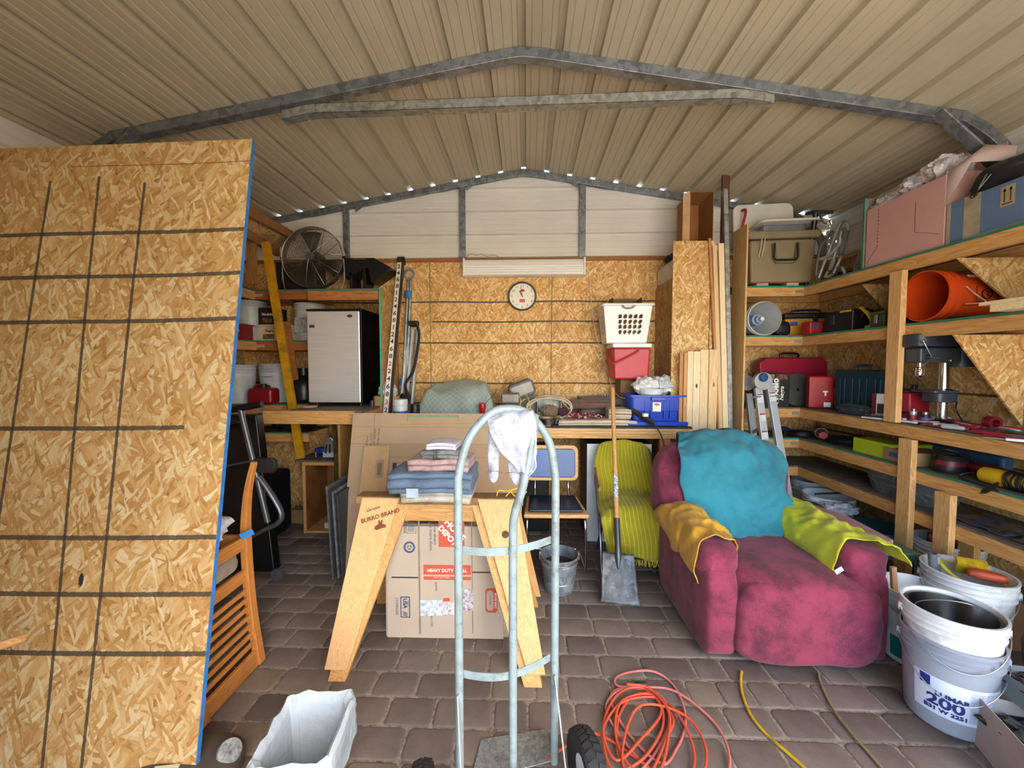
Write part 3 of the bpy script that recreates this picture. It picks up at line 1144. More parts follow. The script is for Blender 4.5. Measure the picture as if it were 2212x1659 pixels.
# galvanised posts taped together with a ring on top
t = thing('pipe_bundle', 'pair of taped galvanised pipes with a flat ring head leaning on the wall', 'pipes', (0, 0, 0))
for du, nm in ((0, 'pipe'), (9, 'pipe')):
    MB().tube([at(868 + du, 880, Y=3.8 + du * .003), at(882 + du * .6, 605, Y=3.92)], .0125, 12).build(nm, galv('9aa3a8', .4, 40), t)
for (u, v) in ((876, 636), (866, 826)):
    p = at(u + 5, v, Y=3.845 if v > 700 else 3.905)
    MB().tube([p + Vector((-.002, 0, -.035)), p + Vector((.004, .005, .035))], .036, 14, flat=(.55, 1)).build('tape', mat('2d6fb5', .5), t)
c = at(884, 592, Y=3.93)
MB(Matrix.Translation(c) @ Mx).lathe([(.032, -.004), (.056, -.004), (.056, .004), (.032, .004)], 28, caps=False).build('ring', galv('9aa3a8'), t)
# folded tripod
t = thing('tripod', 'folded grey tripod with black head and black strap', 'tripod', (0, 0, 0))
for (u0, u1) in ((884, 866), (892, 877), (903, 890)):
    MB().tube([at(u1, 872, Y=3.80), at(u0, 712, Y=3.90)], .019, 10).build('leg', mat('b3b6b8', .4, .3), t)
p = at(894, 700, Y=3.90)
MB().box(p.x - .05, p.x + .05, p.y - .03, p.y + .03, p.z - .025, p.z + .03).build('head', BLK, t, bevel=.012)
MB().tube(spline([at(902, 706, Y=3.84), at(905, 730, Y=3.84), at(893, 800, Y=3.80), at(876, 830, Y=3.78), at(884, 860, Y=3.76)], 6), .014, 8, flat=(.35, 1)).build('strap', mat('23262a', .8), t)
MB().blob(at(876, 858, Y=3.78), .05, .03, .04, .3, 5).build('head_joint', BLK, t)


def on_bench(u, v, Y):
    p = at(u, v, Y=Y)
    return Vector((p.x, Y, BZ))


# paper bag with plastic bag
p = on_bench(836, 885, 3.55)
t = thing('paper_bag', 'open brown paper bag on the bench', 'bag', p, rz=.1)
t.scale = (1.3, 1.2, 1.55)
mb = MB()
mb.grid(32, 6, lambda u, v: (.085 * sgn(math.cos(2 * PI * u)) * abs(math.cos(2 * PI * u)) ** .5 * (1 + .04 * noise.noise(Vector((u * 7, v * 3, 0)))), .06 * sgn(math.sin(2 * PI * u)) * abs(math.sin(2 * PI * u)) ** .5, v * .16 + (.008 * noise.noise(Vector((u * 9, 1, 0))) if v > .9 else 0)))
mb.build('bag', mat('b98a58', .85, var=.1), t, solid=.001)
PLAS = mat('e6e8ea', .25, var=.04, alpha=.72, bump=.4, bs=40)
tag(put(MB().blob((0, 0, .06), .085, .06, .07, .35, 4, seed=3).build('plastic_bag', mat('b9babb', .3, var=.1, bump=.5, bs=30)), p + Vector((.01, 0, .235))), 'crumpled grey plastic bag stuffed in the brown paper bag', 'bag')
# small bottle
p = on_bench(804, 885, 3.40)
t = thing('glue_bottle', 'small pale blue bottle with dark cap on the bench', 'bottle', p)
t.scale = (1.45, 1.45, 2.0)
MB().lathe([(0, 0), (.02, 0), (.021, .01), (.021, .055), (.013, .075), (.013, .082), (0, .082)], 24).build('body', mat('a8c4e0', .35), t)
MB().lathe([(.0135, .082), (.012, .11), (.006, .112), (0, .112)], 20).build('cap', mat('30343a', .4), t)
# wipes tub
p = on_bench(865, 885, 3.42)
t = thing('wipes_tub', 'white round tub with blue label beside the brown paper bag', 'tub', p)
t.scale = (1.15, 1.15, 1.95)
MB().lathe([(0, 0), (.052, 0), (.055, .01), (.055, .085), (.052, .09), (0, .09)], 32).build('body', mat('e8eaec', .35), t)
MB().lathe([(.0555, .012), (.0555, .066)], 32, caps=False, a0=PI, a1=2 * PI).build('label_band', mat('1f77c4', .4), t)
MB().lathe([(.0562, .012), (.0562, .032), (.0562, .04)], 10, caps=False, a0=PI * 1.05, a1=1.35 * PI).build('label_figure', mat('5a2f4a', .4), t)
MB().lathe([(.056, .0905), (.056, .112), (.053, .118), (0, .118)], 32).build('lid', mat('dfe2e6', .3), t)
# black capped jar
p = on_bench(896, 888, 3.40)
t = thing('spray_jar', 'short red container with a black screw cap', 'jar', p)
t.scale = (1.3, 1.3, 2.1)
MB().lathe([(0, 0), (.034, 0), (.036, .008), (.036, .04), (.032, .045), (0, .045)], 28).build('body', mat('b7202a', .35), t)
MB().lathe([(.034, .0455), (.034, .085), (.031, .09), (0, .09)], 28).build('cap', BLK, t)
# zip bags and blue lidded tub
p = on_bench(905, 870, 3.62)
t = thing('plastic_tub', 'white tub tipped beside the patterned cover', 'tub', p)
MB().lathe([(0, 0), (.05, 0), (.06, .16), (.062, .165), (.055, .165), (.046, .02), (0, .02)], 28).build('tub', WH, t)
tag(put(MB().blob((0, 0, .05), .075, .05, .055, .15, 3, p=2.5).build('blue_bag', mat('2b46b0', .4)), on_bench(914, 868, 3.50) + Vector((0, 0, 0))), 'round royal blue bag beside the patterned cover', 'bag')
tag(put(MB().blob((0, 0, .035), .075, .045, .04, .4, 4, seed=5).build('plastic_bag', mat('b5b48f', .3, bump=.4, bs=30)), on_bench(884, 870, 3.53) + Vector((0, 0, .002))), 'small yellowish zip bag behind the blue-labelled tub', 'bag')
tag(put(MB().blob((0, 0, .03), .06, .035, .035, .4, 4, seed=8).build('plastic_bag', mat('c9ccc9', .3, bump=.4, bs=30)), on_bench(902, 870, 3.455) + Vector((0, 0, .002))), 'crumpled clear plastic bag behind the black-capped jar', 'bag')


# patterned vinyl cover over a box
def lattice():
    m = bpy.data.materials.new('vinyl')
    t = NT(m)
    uv = t.n('UVMap')
    sp = t.n('SeparateXYZ', {0: uv})
    x, y = t.math('MULTIPLY', sp.outputs[0], 19), t.math('MULTIPLY', sp.outputs[1], 15)
    out = None
    for s1 in (1, -1):
        q = t.math('FRACT', t.math('ADD', t.math('MULTIPLY', x, s1), y))
        l1 = t.math('LESS_THAN', q, .11)
        out = l1 if out is None else t.math('MAXIMUM', out, l1)
    v = t.n('TexVoronoi', {'Vector': uv.outputs[0], 'Scale': 3.2})
    mo = t.math('LESS_THAN', v.outputs['Distance'], .26)
    ring = t.math('LESS_THAN', t.math('ABSOLUTE', t.math('SINE', t.math('MULTIPLY', v.outputs['Distance'], 60))), .55)
    base = t.mix(t.math('MULTIPLY', out, .6), lin('8f9c93'), lin('b8c6bf'))
    base = t.mix(mo, base, t.mix(ring, lin('8f9890'), lin('bcc3bd')))
    t.set(t.b.inputs['Base Color'], base)
    t.b.inputs['Roughness'].default_value = .35
    return m


yf, yb = 3.42, 3.78
top = 1.255
rows = []
for (v, y, z) in ((0, yf, BZ + .004), (1, yf + .03, 1.14), (2, yf + .075, 1.27), (3, yf + .17, 1.315), (4, yb - .08, 1.34), (5, yb - .02, 1.17), (6, yb, BZ + .01)):
    row = []
    for i, u in enumerate((0, .12, .3, .5, .7, .88, 1.0)):
        x = -1.06 + u * .86
        e = min(u, 1 - u)
        zz = z
        if e < .05:
            zz = BZ + .004
        elif e < .2:
            zz = BZ + (z - BZ) * .93
        zz += (.03 * math.sin(u * 7 + v) if 1 < v < 6 and e > .05 else 0)
        row.append((x + (.04 if e < .15 and u < .5 else (-.04 if e < .15 else 0)) * (z - BZ) / .27, y, max(BZ + .003, zz)))
    rows.append(row)
tag(patch(rows, 6, .012, 7).build('vinyl_cover', lattice(), solid=.002, ang=80), 'grey-green lattice-patterned vinyl cloth draped over a box on the bench', 'cover')
# oil spray can
p = on_bench(1042, 885, 3.36)
t = thing('spray_can', 'small blue and yellow oil spray can with red cap and straw', 'spray can', p)
t.scale = (1.6, 1.6, 2.0)
MB().lathe([(0, 0), (.022, 0), (.024, .006), (.024, .045), (.02, .052), (.012, .056), (0, .056)], 24).build('body', mat('24366f', .3, .3), t)
MB().lathe([(.0243, .012), (.0243, .028)], 24, caps=False).build('label_band', mat('e3c52a', .4), t)
MB().lathe([(.013, .056), (.015, .07), (.02, .085), (.016, .1), (0, .104)], 20).build('cap', mat('c3222c', .35), t)
MB().cyl((.01, 0, .095), (.075, 0, .15), .0014, 6).build('straw', INK, t)
l = text('WD-40', .018, mat('1d2f6b', .5, var=0), t, (0, -.0008, .0195), bold=.0006)
wrap(l, .0243)
# chrome ball fixture stand and tilted toaster
p = on_bench(1104, 890, 3.50)
t = thing('bench_grinder_stand', 'grey cast metal stand with a polished ball on its front', 'tool', p)
t.scale = (1.15, 1.0, 1.7)
cm = mat('827d75', .4, .5, var=.12)
MB().box(-.05, .05, -.02, .1, 0, .11, tx=.0).box(-.075, .065, -.05, .11, .11, .165).build('body', cm, t, bevel=.012, seg=3)
MB().ball((.0, -.05, .045), .031).build('ball', CHR, t)
MB().cyl((-.035, -.05, .05), (-.012, -.05, .05), .005, 8).build('pin', CHR, t)
p = on_bench(1122, 845, 3.66)
t = thing('toaster', 'old chrome toaster tipped up behind the rope coil', 'toaster', p + Vector((0.02, 0, .305)), rot=(0, -.35, .1))
MB().prism(rrect(.24, .15, .045, 5), -.06, .06, 'XZ').build('body', mat('4d4943', .5, .3, var=.08), t, bevel=.008, seg=2)
MB().prism(rrect(.20, .10, .02, 3), -.066, -.0602, 'XZ').build('side_plate', mat('7b776f', .4, .3), t, bevel=.002)
for k in range(7):
    pass
MB().box(-.10, .10, -.012, .012, .0752, .079).build('slot', mat('544a40', .5), t)
MB().box(-.09, .09, -.05, .05, -.25, -.0752).build('stand', mat('5b5650', .6), t)
# yellow wire and cable coil
mb = MB()
mb.tube(spline([at(1118, 892, Y=3.44), at(1125, 866, Y=3.44), at(1121, 856, Y=3.45), at(1133, 850, Y=3.46), at(1143, 866, Y=3.44), at(1140, 880, Y=3.43), at(1130, 894, Y=3.42), at(1124, 872, Y=3.43), at(1135, 862, Y=3.44)], 6), .003, 8)
tag(mb.build('yellow_wire', mat('d9c234', .5)), 'loose bundle of thin yellow wire by the cable coil', 'wire')
c = at(1187, 880, Y=3.52)
mb = MB()
pts = []
rr = random.Random(4)
for k in range(66):
    an = k * .42
    w = 1 + .12 * math.sin(k * .9)
    pts.append((c.x + .18 * w * math.cos(an) + .01 * math.sin(k), 3.50 + .03 * math.sin(an * .35) + k * .0008, 1.12 + .10 * w * math.sin(an)))
mb.tube(spline(pts, 3), .0065, 8)
tag(mb.build('cable_coil', mat('c9b6a1', .6)), 'coil of beige cable standing around the metal box', 'cable')
t = thing('metal_box', 'small grey metal box lying open with a brown cloth bag inside', 'box', (c.x + .0, 3.60, BZ))
t.scale = (1.1, 1, 1.75)
mb = MB()
for q in ((-.1, -.095, -.04, .06, 0, .13), (.095, .1, -.04, .06, 0, .13), (-.0948, .0948, -.04, .06, .125, .13), (-.0948, .0948, .055, .06, .001, .1248), (-.0948, .0948, -.04, .0548, 0, .005)):
    mb.box(*q)
mb.build('shell', galv('9b9a93', .5, 30, .5), t, bevel=.001)
tag(put(MB().blob((0, 0, .055), .07, .04, .05, .35, 5, seed=2).build('cloth_bag', cloth('8b7457', '5f4e3a')), (c.x, 3.505, BZ + .07)), 'crumpled brown cloth bag tied at the neck in the metal box', 'bag')
p = on_bench(1183, 912, 3.36)
t = thing('steel_bowl', 'round stainless steel bowl on the bench edge under the cable coil', 'bowl', Vector((p.x, 3.38, .9832)))
t.scale = (1.22, 1.0, 1.3)
MB().lathe([(0, .003), (.062, .003), (.078, .05), (.088, .054), (.089, .057), (.08, .055), (.0765, .052), (.06, .006), (0, .006)], 40).build('bowl', CHR, t)

# cloths
t = tag(folded(.66, .30, 3, .016, cloth('d9c9ae', 'b9a88b'), seed=4), 'big cream cloth folded flat at the bottom of the bench linens', 'cloth')
put(t, (.60, 3.50, MZ), .02)
mb = MB()
mb.grid(14, 34, lambda u, v: ((u - .5) * .40 + .6 * 0, (.012 + .035 * v) * math.cos(v * 2 * PI * 2.4), .055 + (.012 + .035 * v) * math.sin(v * 2 * PI * 2.4) + .004 * noise.noise(Vector((u * 8, v * 9, 0)))))
t = tag(put(mb.build('rolled_cloth', cloth('7d6354', '5a463b'), solid=.006, off=0, ang=80), (.56, 3.60, MZ + .10), .03), 'rolled mauve-brown towel on the cream folded cloth', 'towel')
t = tag(folded(.44, .20, 5, .044, cloth('8d7b70', '6d5d53'), seed=9), 'grey-brown thin blanket edge behind the rolled towel', 'cloth')
put(t, (.72, 3.80, MZ + .0), .05)
t = tag(folded(.19, .20, 6, .014, cloth('d3c2a6', 'ae9c80'), seed=6, jit=.02), 'stack of cream folded rags beside the shovel handle', 'rags')
put(t, (.80, 3.47, MZ + .054), -.05)
# bead bag
p = Vector((.50, 3.41, MZ + .055))
t = thing('bead_pouch', 'long pouch of shiny pink and multicoloured beads', 'beads', p, rz=-.03)
bc = [mat(c_, .15, .3, var=0) for c_ in ('b2205a', 'd9d2dc', '8a1f4a', 'c9a24a', 'e06a9a', '5f7f8c', 'e9e4e8', '7a2440')]
rr = random.Random(2)
mb = MB()
for k in range(170):
    x = rr.uniform(-.15, .15)
    an = rr.uniform(-.3, PI + .3)
    ra = .032 * (1 - (abs(x) / .17) ** 4)
    mb.mi = rr.randrange(8)
    c0 = (x, -math.cos(an) * ra * 1.2, .006 + abs(math.sin(an)) * ra)
    r_ = rr.uniform(.006, .010)
    mb.lathe([(0, -r_), (r_ * .8, -r_ * .6), (r_, 0), (r_ * .8, r_ * .6), (0, r_)], 8, c0, caps=False)
o = mb.build('beads', bc, t)
o['kind'] = 'stuff'
MB().blob((0, .005, .018), .145, .03, .02, .1, 4).build('pouch', mat('7a3a55', .5), t)
tag(put(MB().blob((0, 0, .035), .05, .05, .04, .4, 5, seed=7).build('purple_cloth', cloth('5d2b3c', '3c1c28')), (.33, 3.56, MZ + .055)), 'dark plum cloth bunched at the end of the rolled towel', 'cloth')

# clear trays rack
p = at(1328, 870, Y=3.72)
t = thing('clear_rack', 'ribbed clear plastic rack against the wall by the blue tote', 'rack', Vector((p.x, 3.74, MZ)))
cl = mat('c9cdd0', .1, var=.05, alpha=.45)
mb = MB().box(-.115, .06, 0, .10, 0, .01)
for k in range(8):
    mb.box(-.115 + k * .024, -.111 + k * .024, 0, .10, .0101, .24)
mb.build('rack', cl, t)

# blue tote with lid under it
a, b = at(1372, 880, Y=3.37), at(1480, 880, Y=3.37)
t = thing('storage_tote', 'royal blue plastic tote standing on its own lid, filled with bags', 'tote', Vector(((a.x + b.x) / 2 - .02, 3.515, MZ)))
t.scale = (1, 1, 1.2)
BL = mat('1f46b5', .35, var=.06)
hw = (b.x - a.x) / 2
MB().prism(rrect(hw * 2 + .10, .33, .03, 4), 0, .028, 'XY').prism(rrect(hw * 2 + .07, .30, .03, 4), .0281, .036, 'XY').build('lid', BL, t, bevel=.004)
mb = MB()
prof = [(.80, .0365), (.84, .10), (.91, .104), (.95, .20), (1.04, .204), (1.04, .216), (.97, .216), (.92, .20), (.80, .05)]
out = rrect(2, 2, .22, 5)
W2, D2 = hw + .035, .155
rings = [[mb.v((x * W2 * s_, y_ * D2 * s_, z)) for (x, y_) in out] for (s_, z) in prof]
for A, B in zip(rings, rings[1:]):
    for k in range(len(A)):
        mb.f([A[k], A[(k + 1) % len(A)], B[(k + 1) % len(A)], B[k]])
mb.f(rings[0][::-1])
mb.f(rings[-1])
mb.build('tub', BL, t, ang=30)
MB().box(-.06, .06, -D2 * .98 - .018, -D2 * .9, .178, .203).build('handle', BL, t, bevel=.004)
for x in (-.105, -.055, .055, .105):
    MB().box(x - .004, x + .004, -D2 * .93 - .006, -D2 * .86, .05, .178).build('rib', BL, t, bevel=.002)
MB().box(-.045, .025, -D2 * .96 - .004, -D2 * .96 - .001, .10, .165).build('label', mat('eceae6', .5, var=.03), t)
MB(Matrix.Translation((-.01, -D2 * .96 - .0045, .15)) @ Mx).lathe([(0, 0), (.024, 0), (.024, .0008), (0, .0008)], 24, sy=.35).build('brand_oval', mat('c4262c', .5), t)
text('Rubbermaid', .008, WPRINT, t, (-.01, -D2 * .96 - .0055, .15), ext=.0002)
tc = t.location.copy()
# dish and plastic bags in the tote
t = thing('white_dish', 'round white plastic dish sitting in the blue tote', 'dish', tc + Vector((-.03, -.03, .2605)))
MB().lathe([(0, 0), (.10, 0), (.115, .045), (.12, .05), (.11, .05), (.097, .006), (0, .006)], 36).build('dish', WH, t)
tag(put(MB().blob((0, 0, .06), .11, .08, .075, .3, 3, seed=11).build('plastic_bag', mat('e8e9e6', .2, var=.05, alpha=.85, bump=.8, bs=25)), tc + Vector((-.07, -.02, .275))), 'puffed white plastic bag on top of the tote, the plainer one', 'bag')
tag(put(MB().blob((0, 0, .065), .11, .08, .08, .35, 3.5, seed=14).build('plastic_bag', mat('d9dde0', .15, var=.1, alpha=.8, bump=.9, bs=30)), tc + Vector((.09, .0, .275))), 'shiny clear plastic bag bulging over the tote, next to the steel-green cabinet edge', 'bag')
# power strip
t = thing('power_strip', 'black power strip propped on the tote lid with a white plug in it', 'power strip', (0, 0, 0))
a, b = at(1362, 884, Y=3.40), at(1412, 915, Y=3.27)
MB().beam(a, b, .045, .028, up=(0, 1, 1)).build('strip', mat('33352f', .5), t, bevel=.006)
c = at(1393, 896, Y=3.30)
MB().box(c.x - .022, c.x + .022, c.y - .03, c.y + .01, c.z - .014, c.z + .014).build('plug', mat('e9e9ec', .4), t, bevel=.005)
MB().tube(spline([b, at(1428, 940, Y=3.24), at(1436, 970, Y=3.22), at(1440, 1010, Y=3.3), at(1440, 1060, Y=3.4)], 8), .005, 8).build('cord', mat('3b3226', .6), t)

# red cooler with white lid
a, b = at(1324, 800, Y=3.55), at(1407, 800, Y=3.55)
hw = (b.x - a.x) / 2
z1 = at(1366, 740, Y=3.55).z
t = thing('red_cooler', 'red hard cooler with white lid holding up the laundry basket', 'cooler', Vector(((a.x + b.x) / 2, 3.70, z1 - .33)))
CR = mat('c02c38', .4, var=.06)
MB().box(-hw, hw, -.14, .14, 0, .285, tx=.015, ty=.012).build('body', CR, t, bevel=.02, seg=3)
MB().box(-hw - .004, hw + .006, -.148, .145, .2855, .325).build('lid', WH, t, bevel=.012, seg=3)
MB().tube(spline([(-hw - .012, .06, .25), (-hw - .02, -.05, .19), (-hw - .012, -.17, .15), (-hw + .03, -.178, .155), (hw * .1, -.170, .235), (hw * .3, -.158, .262)], 8), .012, 10, flat=(.6, 1)).build('handle', mat('c93848', .4), t)
zc = z1 - .33
# what the cooler stands on
tag(MB().box(a.x + .10, b.x + .03, 3.68, 3.90, MZ, zc - .0005).build('brown_carton', mat('8b6a45', .8), bevel=.002), 'brown carton mostly hidden under the red cooler', 'carton')
# laundry basket
z0 = z1
t = thing('laundry_basket', 'white plastic laundry basket with rows of oval holes', 'basket', Vector((at(1360, 700, Y=3.55).x - .015, 3.70, z0)))
hz = at(1360, 658, Y=3.55).z - z0
mb = MB()
W0, W1, D0, D1 = .178, .215, .11, .15
holes = [(cx, cz) for cx in (-.075, -.03, .015, .06, .105) for cz in (.10, .15, .20, .25)]


def side(nx, nz, fn, hol):
    """panel with oval holes: quads left out inside each hole"""
    V = {}
    for j in range(nz + 1):
        for i in range(nx + 1):
            V[i, j] = fn(i / nx, j / nz)
    vv = {k_: mb.v(p_) for k_, p_ in V.items()}
    for j in range(nz):
        for i in range(nx):
            if hol((i + .5) / nx, (j + .5) / nz):
                continue
            mb.f([vv[i, j], vv[i + 1, j], vv[i + 1, j + 1], vv[i, j + 1]])


def hole_fn(cols, rows_, u0, u1, v0, v1):
    def h(u, v):
        if not (u0 < u < u1 and v0 < v < v1):
            return False
        a_ = (u - u0) / (u1 - u0) * cols
        b_ = (v - v0) / (v1 - v0) * rows_
        fa, fb = a_ % 1 - .5, b_ % 1 - .5
        fa -= fb * .25
        return (fa / .36) ** 2 + (fb / .40) ** 2 < 1
    return h


for sgx in (-1, 1):
    side(80, 48, lambda u, v, s_=sgx: ((2 * u - 1) * (W0 + (W1 - W0) * v), s_ * (D0 + (D1 - D0) * v), v * hz), hole_fn(5, 4, .28, .84, .22, .76) if sgx < 0 else hole_fn(5, 4, .2, .8, .2, .76))
    side(60, 48, lambda u, v, s_=sgx: (s_ * (W0 + (W1 - W0) * v), (2 * u - 1) * (D0 + (D1 - D0) * v), v * hz), hole_fn(4, 4, .15, .85, .22, .76))
mb.f([mb.v(p_) for p_ in ((-W0, -D0, .0), (W0, -D0, .0), (W0, D0, .0), (-W0, D0, .0))])
mb.build('basket', mat('ecebe8', .35, var=.03), t, solid=.003, ang=30)
mb = MB()
rp = [(x, y_, hz) for (x, y_) in rrect((W1 + .012) * 2, (D1 + .012) * 2, .03, 4)]
mb.tube(rp, .012, 8, closed=True)
mb.build('rim', mat('ecebe8', .35, var=.03), t)
MB().tube(spline([(-.055, -D1 - .016, hz - .004), (-.03, -D1 - .016, hz - .03), (.03, -D1 - .016, hz - .03), (.055, -D1 - .016, hz - .004)], 5), .007, 8).build('grip', mat('8c8880', .5), t)
# carton in the basket
p = t.location
tt = thing('open_carton', 'open-topped brown carton sitting in the laundry basket', 'carton', p + Vector((.01, 0, .06)))
mb = MB()
for q in ((-.13, -.127, -.09, .09, 0, hz + .015), (.127, .13, -.09, .09, 0, hz + .015), (-.1268, .1268, .087, .09, 0, hz + .03), (-.1268, .1268, -.09, -.087, 0, hz - .06), (-.1268, .1268, -.0868, .0868, 0, .003)):
    mb.box(*q)
mb.build('carton', mat('7b5f42', .85), tt)
# white rounded bin on top of the cabinet
p = at(1430, 590, Y=3.62)
t = thing('cooler_jug', 'scuffed white rounded tub lying on the cabinet with a navy bag on it', 'tub', (1.372, 3.715, 2.2478))
MB().prism(rrect(.22, .20, .06, 6, 0, .1), -.20, .20, 'XZ').build('tub', mat('cdc8bd', .4, var=.1, dirt='8b8478'), t, bevel=.02, seg=3)
tag(put(MB().blob((0, 0, .03), .10, .12, .045, .3, 4, seed=4).build('navy_bag', cloth('27303f', '161b26')), (1.372, 3.715, 2.449)), 'dark navy bag slumped on the scuffed white tub', 'bag')

# ---- cardboard sheets leaning in front of the bench
CBD = mat('b79c7d', .85, var=.05, vs=3)
CBD2 = mat('ad9070', .85, var=.05, vs=3)


def sheet(nm, lab, u0, v0, u1, v1, y, ytop, m, group='flattened cartons leaning on the bench', th=.006, tilt=0.0, z0=0.0):
    """flat carton standing on the floor at depth y and leaning back to ytop, its upper corners seen at the given pixels"""
    a = at(u0, v0, Y=ytop)
    b = at(u1, v1, Y=ytop)
    z1_ = (a.z + b.z) / 2
    t = thing(nm, lab, 'cardboard', ((a.x + b.x) / 2, y, z0), group=group, rot=(-math.atan2(ytop - y, z1_ - z0), tilt, 0))
    L_ = math.hypot(ytop - y, z1_ - z0)
    w = (b.x - a.x) / 2
    MB().box(-w, w, 0, th, 0, L_).build('sheet', m, t, bevel=.001)
    return t, w, L_


t, w, L = sheet('cardboard_sheet', 'largest flattened carton, with a green tape line along its top', 763, 892, 1128, 894, 2.70, 2.97, CBD)
GT = mat('7fa86a', .7)
MB().box(-w + .42, -w + .82, -.0012, -.0002, L - .028, L - .012).box(-w + .42, -w + .43, -.0012, -.0002, L - .06, L - .0285).box(-w + .81, -w + .82, -.0012, -.0002, L - .06, L - .0285).build('green_tape', GT, t)
MB().box(-w + .005, w - .005, -.001, 0, L - .235, L - .232).box(-w + .17, -w + .172, -.001, 0, L - .235, L - .001).box(-w, w, -.001, 0, L - .105, L - .1035).build('crease', mat('7b6548', .9), t)
MB().tube([(-w, -.003, L - .21), (-w + .15, -.003, L - .15)], .0025, 6).build('yellow_string', mat('c9b234', .6), t)
MB().tube([(-w + .3, -.003, L - .085), (w - .1, -.003, L - .07)], .0025, 6).build('yellow_string', mat('c9b234', .6), t)
for i, s_ in enumerate(('Basement Sótano', 'Kitchen / Cocina', 'Laundry / Lavandería', 'Garage / Garaje')):
    text(s_, .020, mat('4a3d30', .8, var=0), t, (-w + .125 + i * .028, -.0008, L - .24 + .02 * i), rot=(PI / 2, -PI / 2, 0), sx=1)
t, w, L = sheet('cardboard_sheet', 'flattened carton with a dark blue printed bar, behind the towel stack', 824, 957, 1124, 962, 2.60, 2.90, CBD2)
MB().box(-w + .10, -w + .13, -.0012, -.0002, L - .34, L - .14).build('blue_print', mat('2d3a57', .7), t)
text('FRAGILE', .026, WPRINT, t, (-w + .115, -.0018, L - .24), rot=(PI / 2, -PI / 2, 0))
MB().box(-w + .13, -w + .30, -.0011, -.0002, L - .142, L - .14).box(-w + .298, -w + .30, -.0011, -.0002, L - .34, L - .1425).build('print_line', mat('5d6270', .8), t)
MB().box(-w, w, -.001, 0, L - .10, L - .098).build('crease', mat('7b6548', .9), t)
t, w, L = sheet('cardboard_sheet', 'narrow flattened carton with a small barcode box, left of the blue-barred one', 787, 962, 842, 964, 2.56, 2.86, mat('bd9b6f', .85, var=.06))
mb = MB()
for i in range(14):
    mb.box(w - .075 + .0, w - .045, -.0014, -.0006, L - .13 - i * .006, L - .1275 - i * .006)
mb.build('barcode', INK, t)
MB().box(w - .09, w - .03, -.0006, -.0002, L - .23, L - .10).build('barcode_frame', mat('a98f70', .8), t)

# window screens / frames leaning at its end
for i, (dx, h_, d_) in enumerate(((0, .66, .42), (.035, .62, .40), (.065, .60, .40))):
    t = thing('window_screen', ['outermost grey framed window screen leaning by the cardboard', 'middle grey framed screen with a white edge', 'inner dark framed screen next to the cardboard'][i], 'screen', (-1.36 + dx, 2.86, 0), group='framed screens leaning by the cardboard', rot=(0, -.05, 0))
    mt = galv(['6f7478', '8b9094', '55585a'][i], .5, 30, .4)
    mb = MB().box(-.006, .006, -d_ / 2, -d_ / 2 + .02, 0, h_).box(-.006, .006, d_ / 2 - .02, d_ / 2, 0, h_).box(-.006, .006, -d_ / 2 + .0202, d_ / 2 - .0202, h_ - .02, h_).box(-.006, .006, -d_ / 2 + .0202, d_ / 2 - .0202, 0, .02)
    mb.build('frame', mt, t, bevel=.001)
    MB().box(-.001, .001, -d_ / 2 + .0205, d_ / 2 - .0205, .0205, h_ - .0205).build('mesh', mat('4c5052', .6, var=.1), t)

# ---- under the bench
t = thing('white_appliance_box', 'tall white box with green print and dark side under the bench', 'box', (.78, 3.45, 0))
MB().box(-.27, .27, -.13, .25, 0, .84).build('box', mat('e4e6ea', .5, var=.04), t, bevel=.003)
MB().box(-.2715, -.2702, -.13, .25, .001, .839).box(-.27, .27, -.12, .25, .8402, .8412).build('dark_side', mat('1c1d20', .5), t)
MB().box(.10, .22, -.1312, -.1302, .76, .81).build('print', mat('46605a', .6, var=.4, vs=60), t)
text('MICROWAVE', .04, mat('5c6064', .6, var=0), t, (-.10, -.1306, .785)) if False else MB().box(-.19, .0, -.1312, -.1302, .765, .795).build('print', mat('777c80', .6, var=.5, vs=90), t)
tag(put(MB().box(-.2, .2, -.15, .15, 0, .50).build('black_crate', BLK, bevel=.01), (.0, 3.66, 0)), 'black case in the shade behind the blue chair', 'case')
tag(put(MB().box(-.15, .2, -.1, .1, 0, .30).build('black_case', mat('1d1a18', .6), bevel=.01), (.25, 3.72, .0)), 'low dark case under the bench beside the white box', 'case') if False else None
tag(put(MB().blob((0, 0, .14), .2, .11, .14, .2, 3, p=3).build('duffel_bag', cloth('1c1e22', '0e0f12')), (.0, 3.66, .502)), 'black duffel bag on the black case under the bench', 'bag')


def chrome_tube(pts, r=.011, nm='leg', par=None, n=6, m=None):
    return MB().tube(spline(pts, n), r, 12).build(nm, m or CHR, par)


# blue padded chair
cx, cyf = at(1202, 1110, Y=2.78).x, 2.78
t = thing('blue_chair', 'dining chair with blue vinyl pads in light wood frames and chrome legs', 'chair', (cx, cyf, 0), rz=.02)
WF = wood('c08a52', 'dcaf78', 'x')
VB = mat('10283f', .3, var=.12, vs=5)
VBB = mat('164f92', .3, var=.15, vs=4)
MB().prism([(-.235, .0), (.235, .0), (.205, .40), (-.205, .40)], .405, .435, 'XY').build('seat', WF, t, bevel=.01, seg=3)
MB().prism([(-.20, .035), (.20, .035), (.18, .37), (-.18, .37)], .4355, .458, 'XY').build('seat_pad', VB, t, bevel=.012, seg=3)
mb = MB(Matrix.Translation((0, .40, .71)) @ Matrix.Rotation(-.12, 4, 'X'))
mb.prism(rrect(.43, .285, .05, 6), 0, .025, 'XZ')
mb.build('back_frame', WF, t, bevel=.006)
mb = MB(Matrix.Translation((0, .394, .71)) @ Matrix.Rotation(-.12, 4, 'X'))
mb.prism(rrect(.375, .23, .035, 6), -.008, .0055, 'XZ')
mb.build('back_pad', VBB, t, bevel=.008, seg=3)
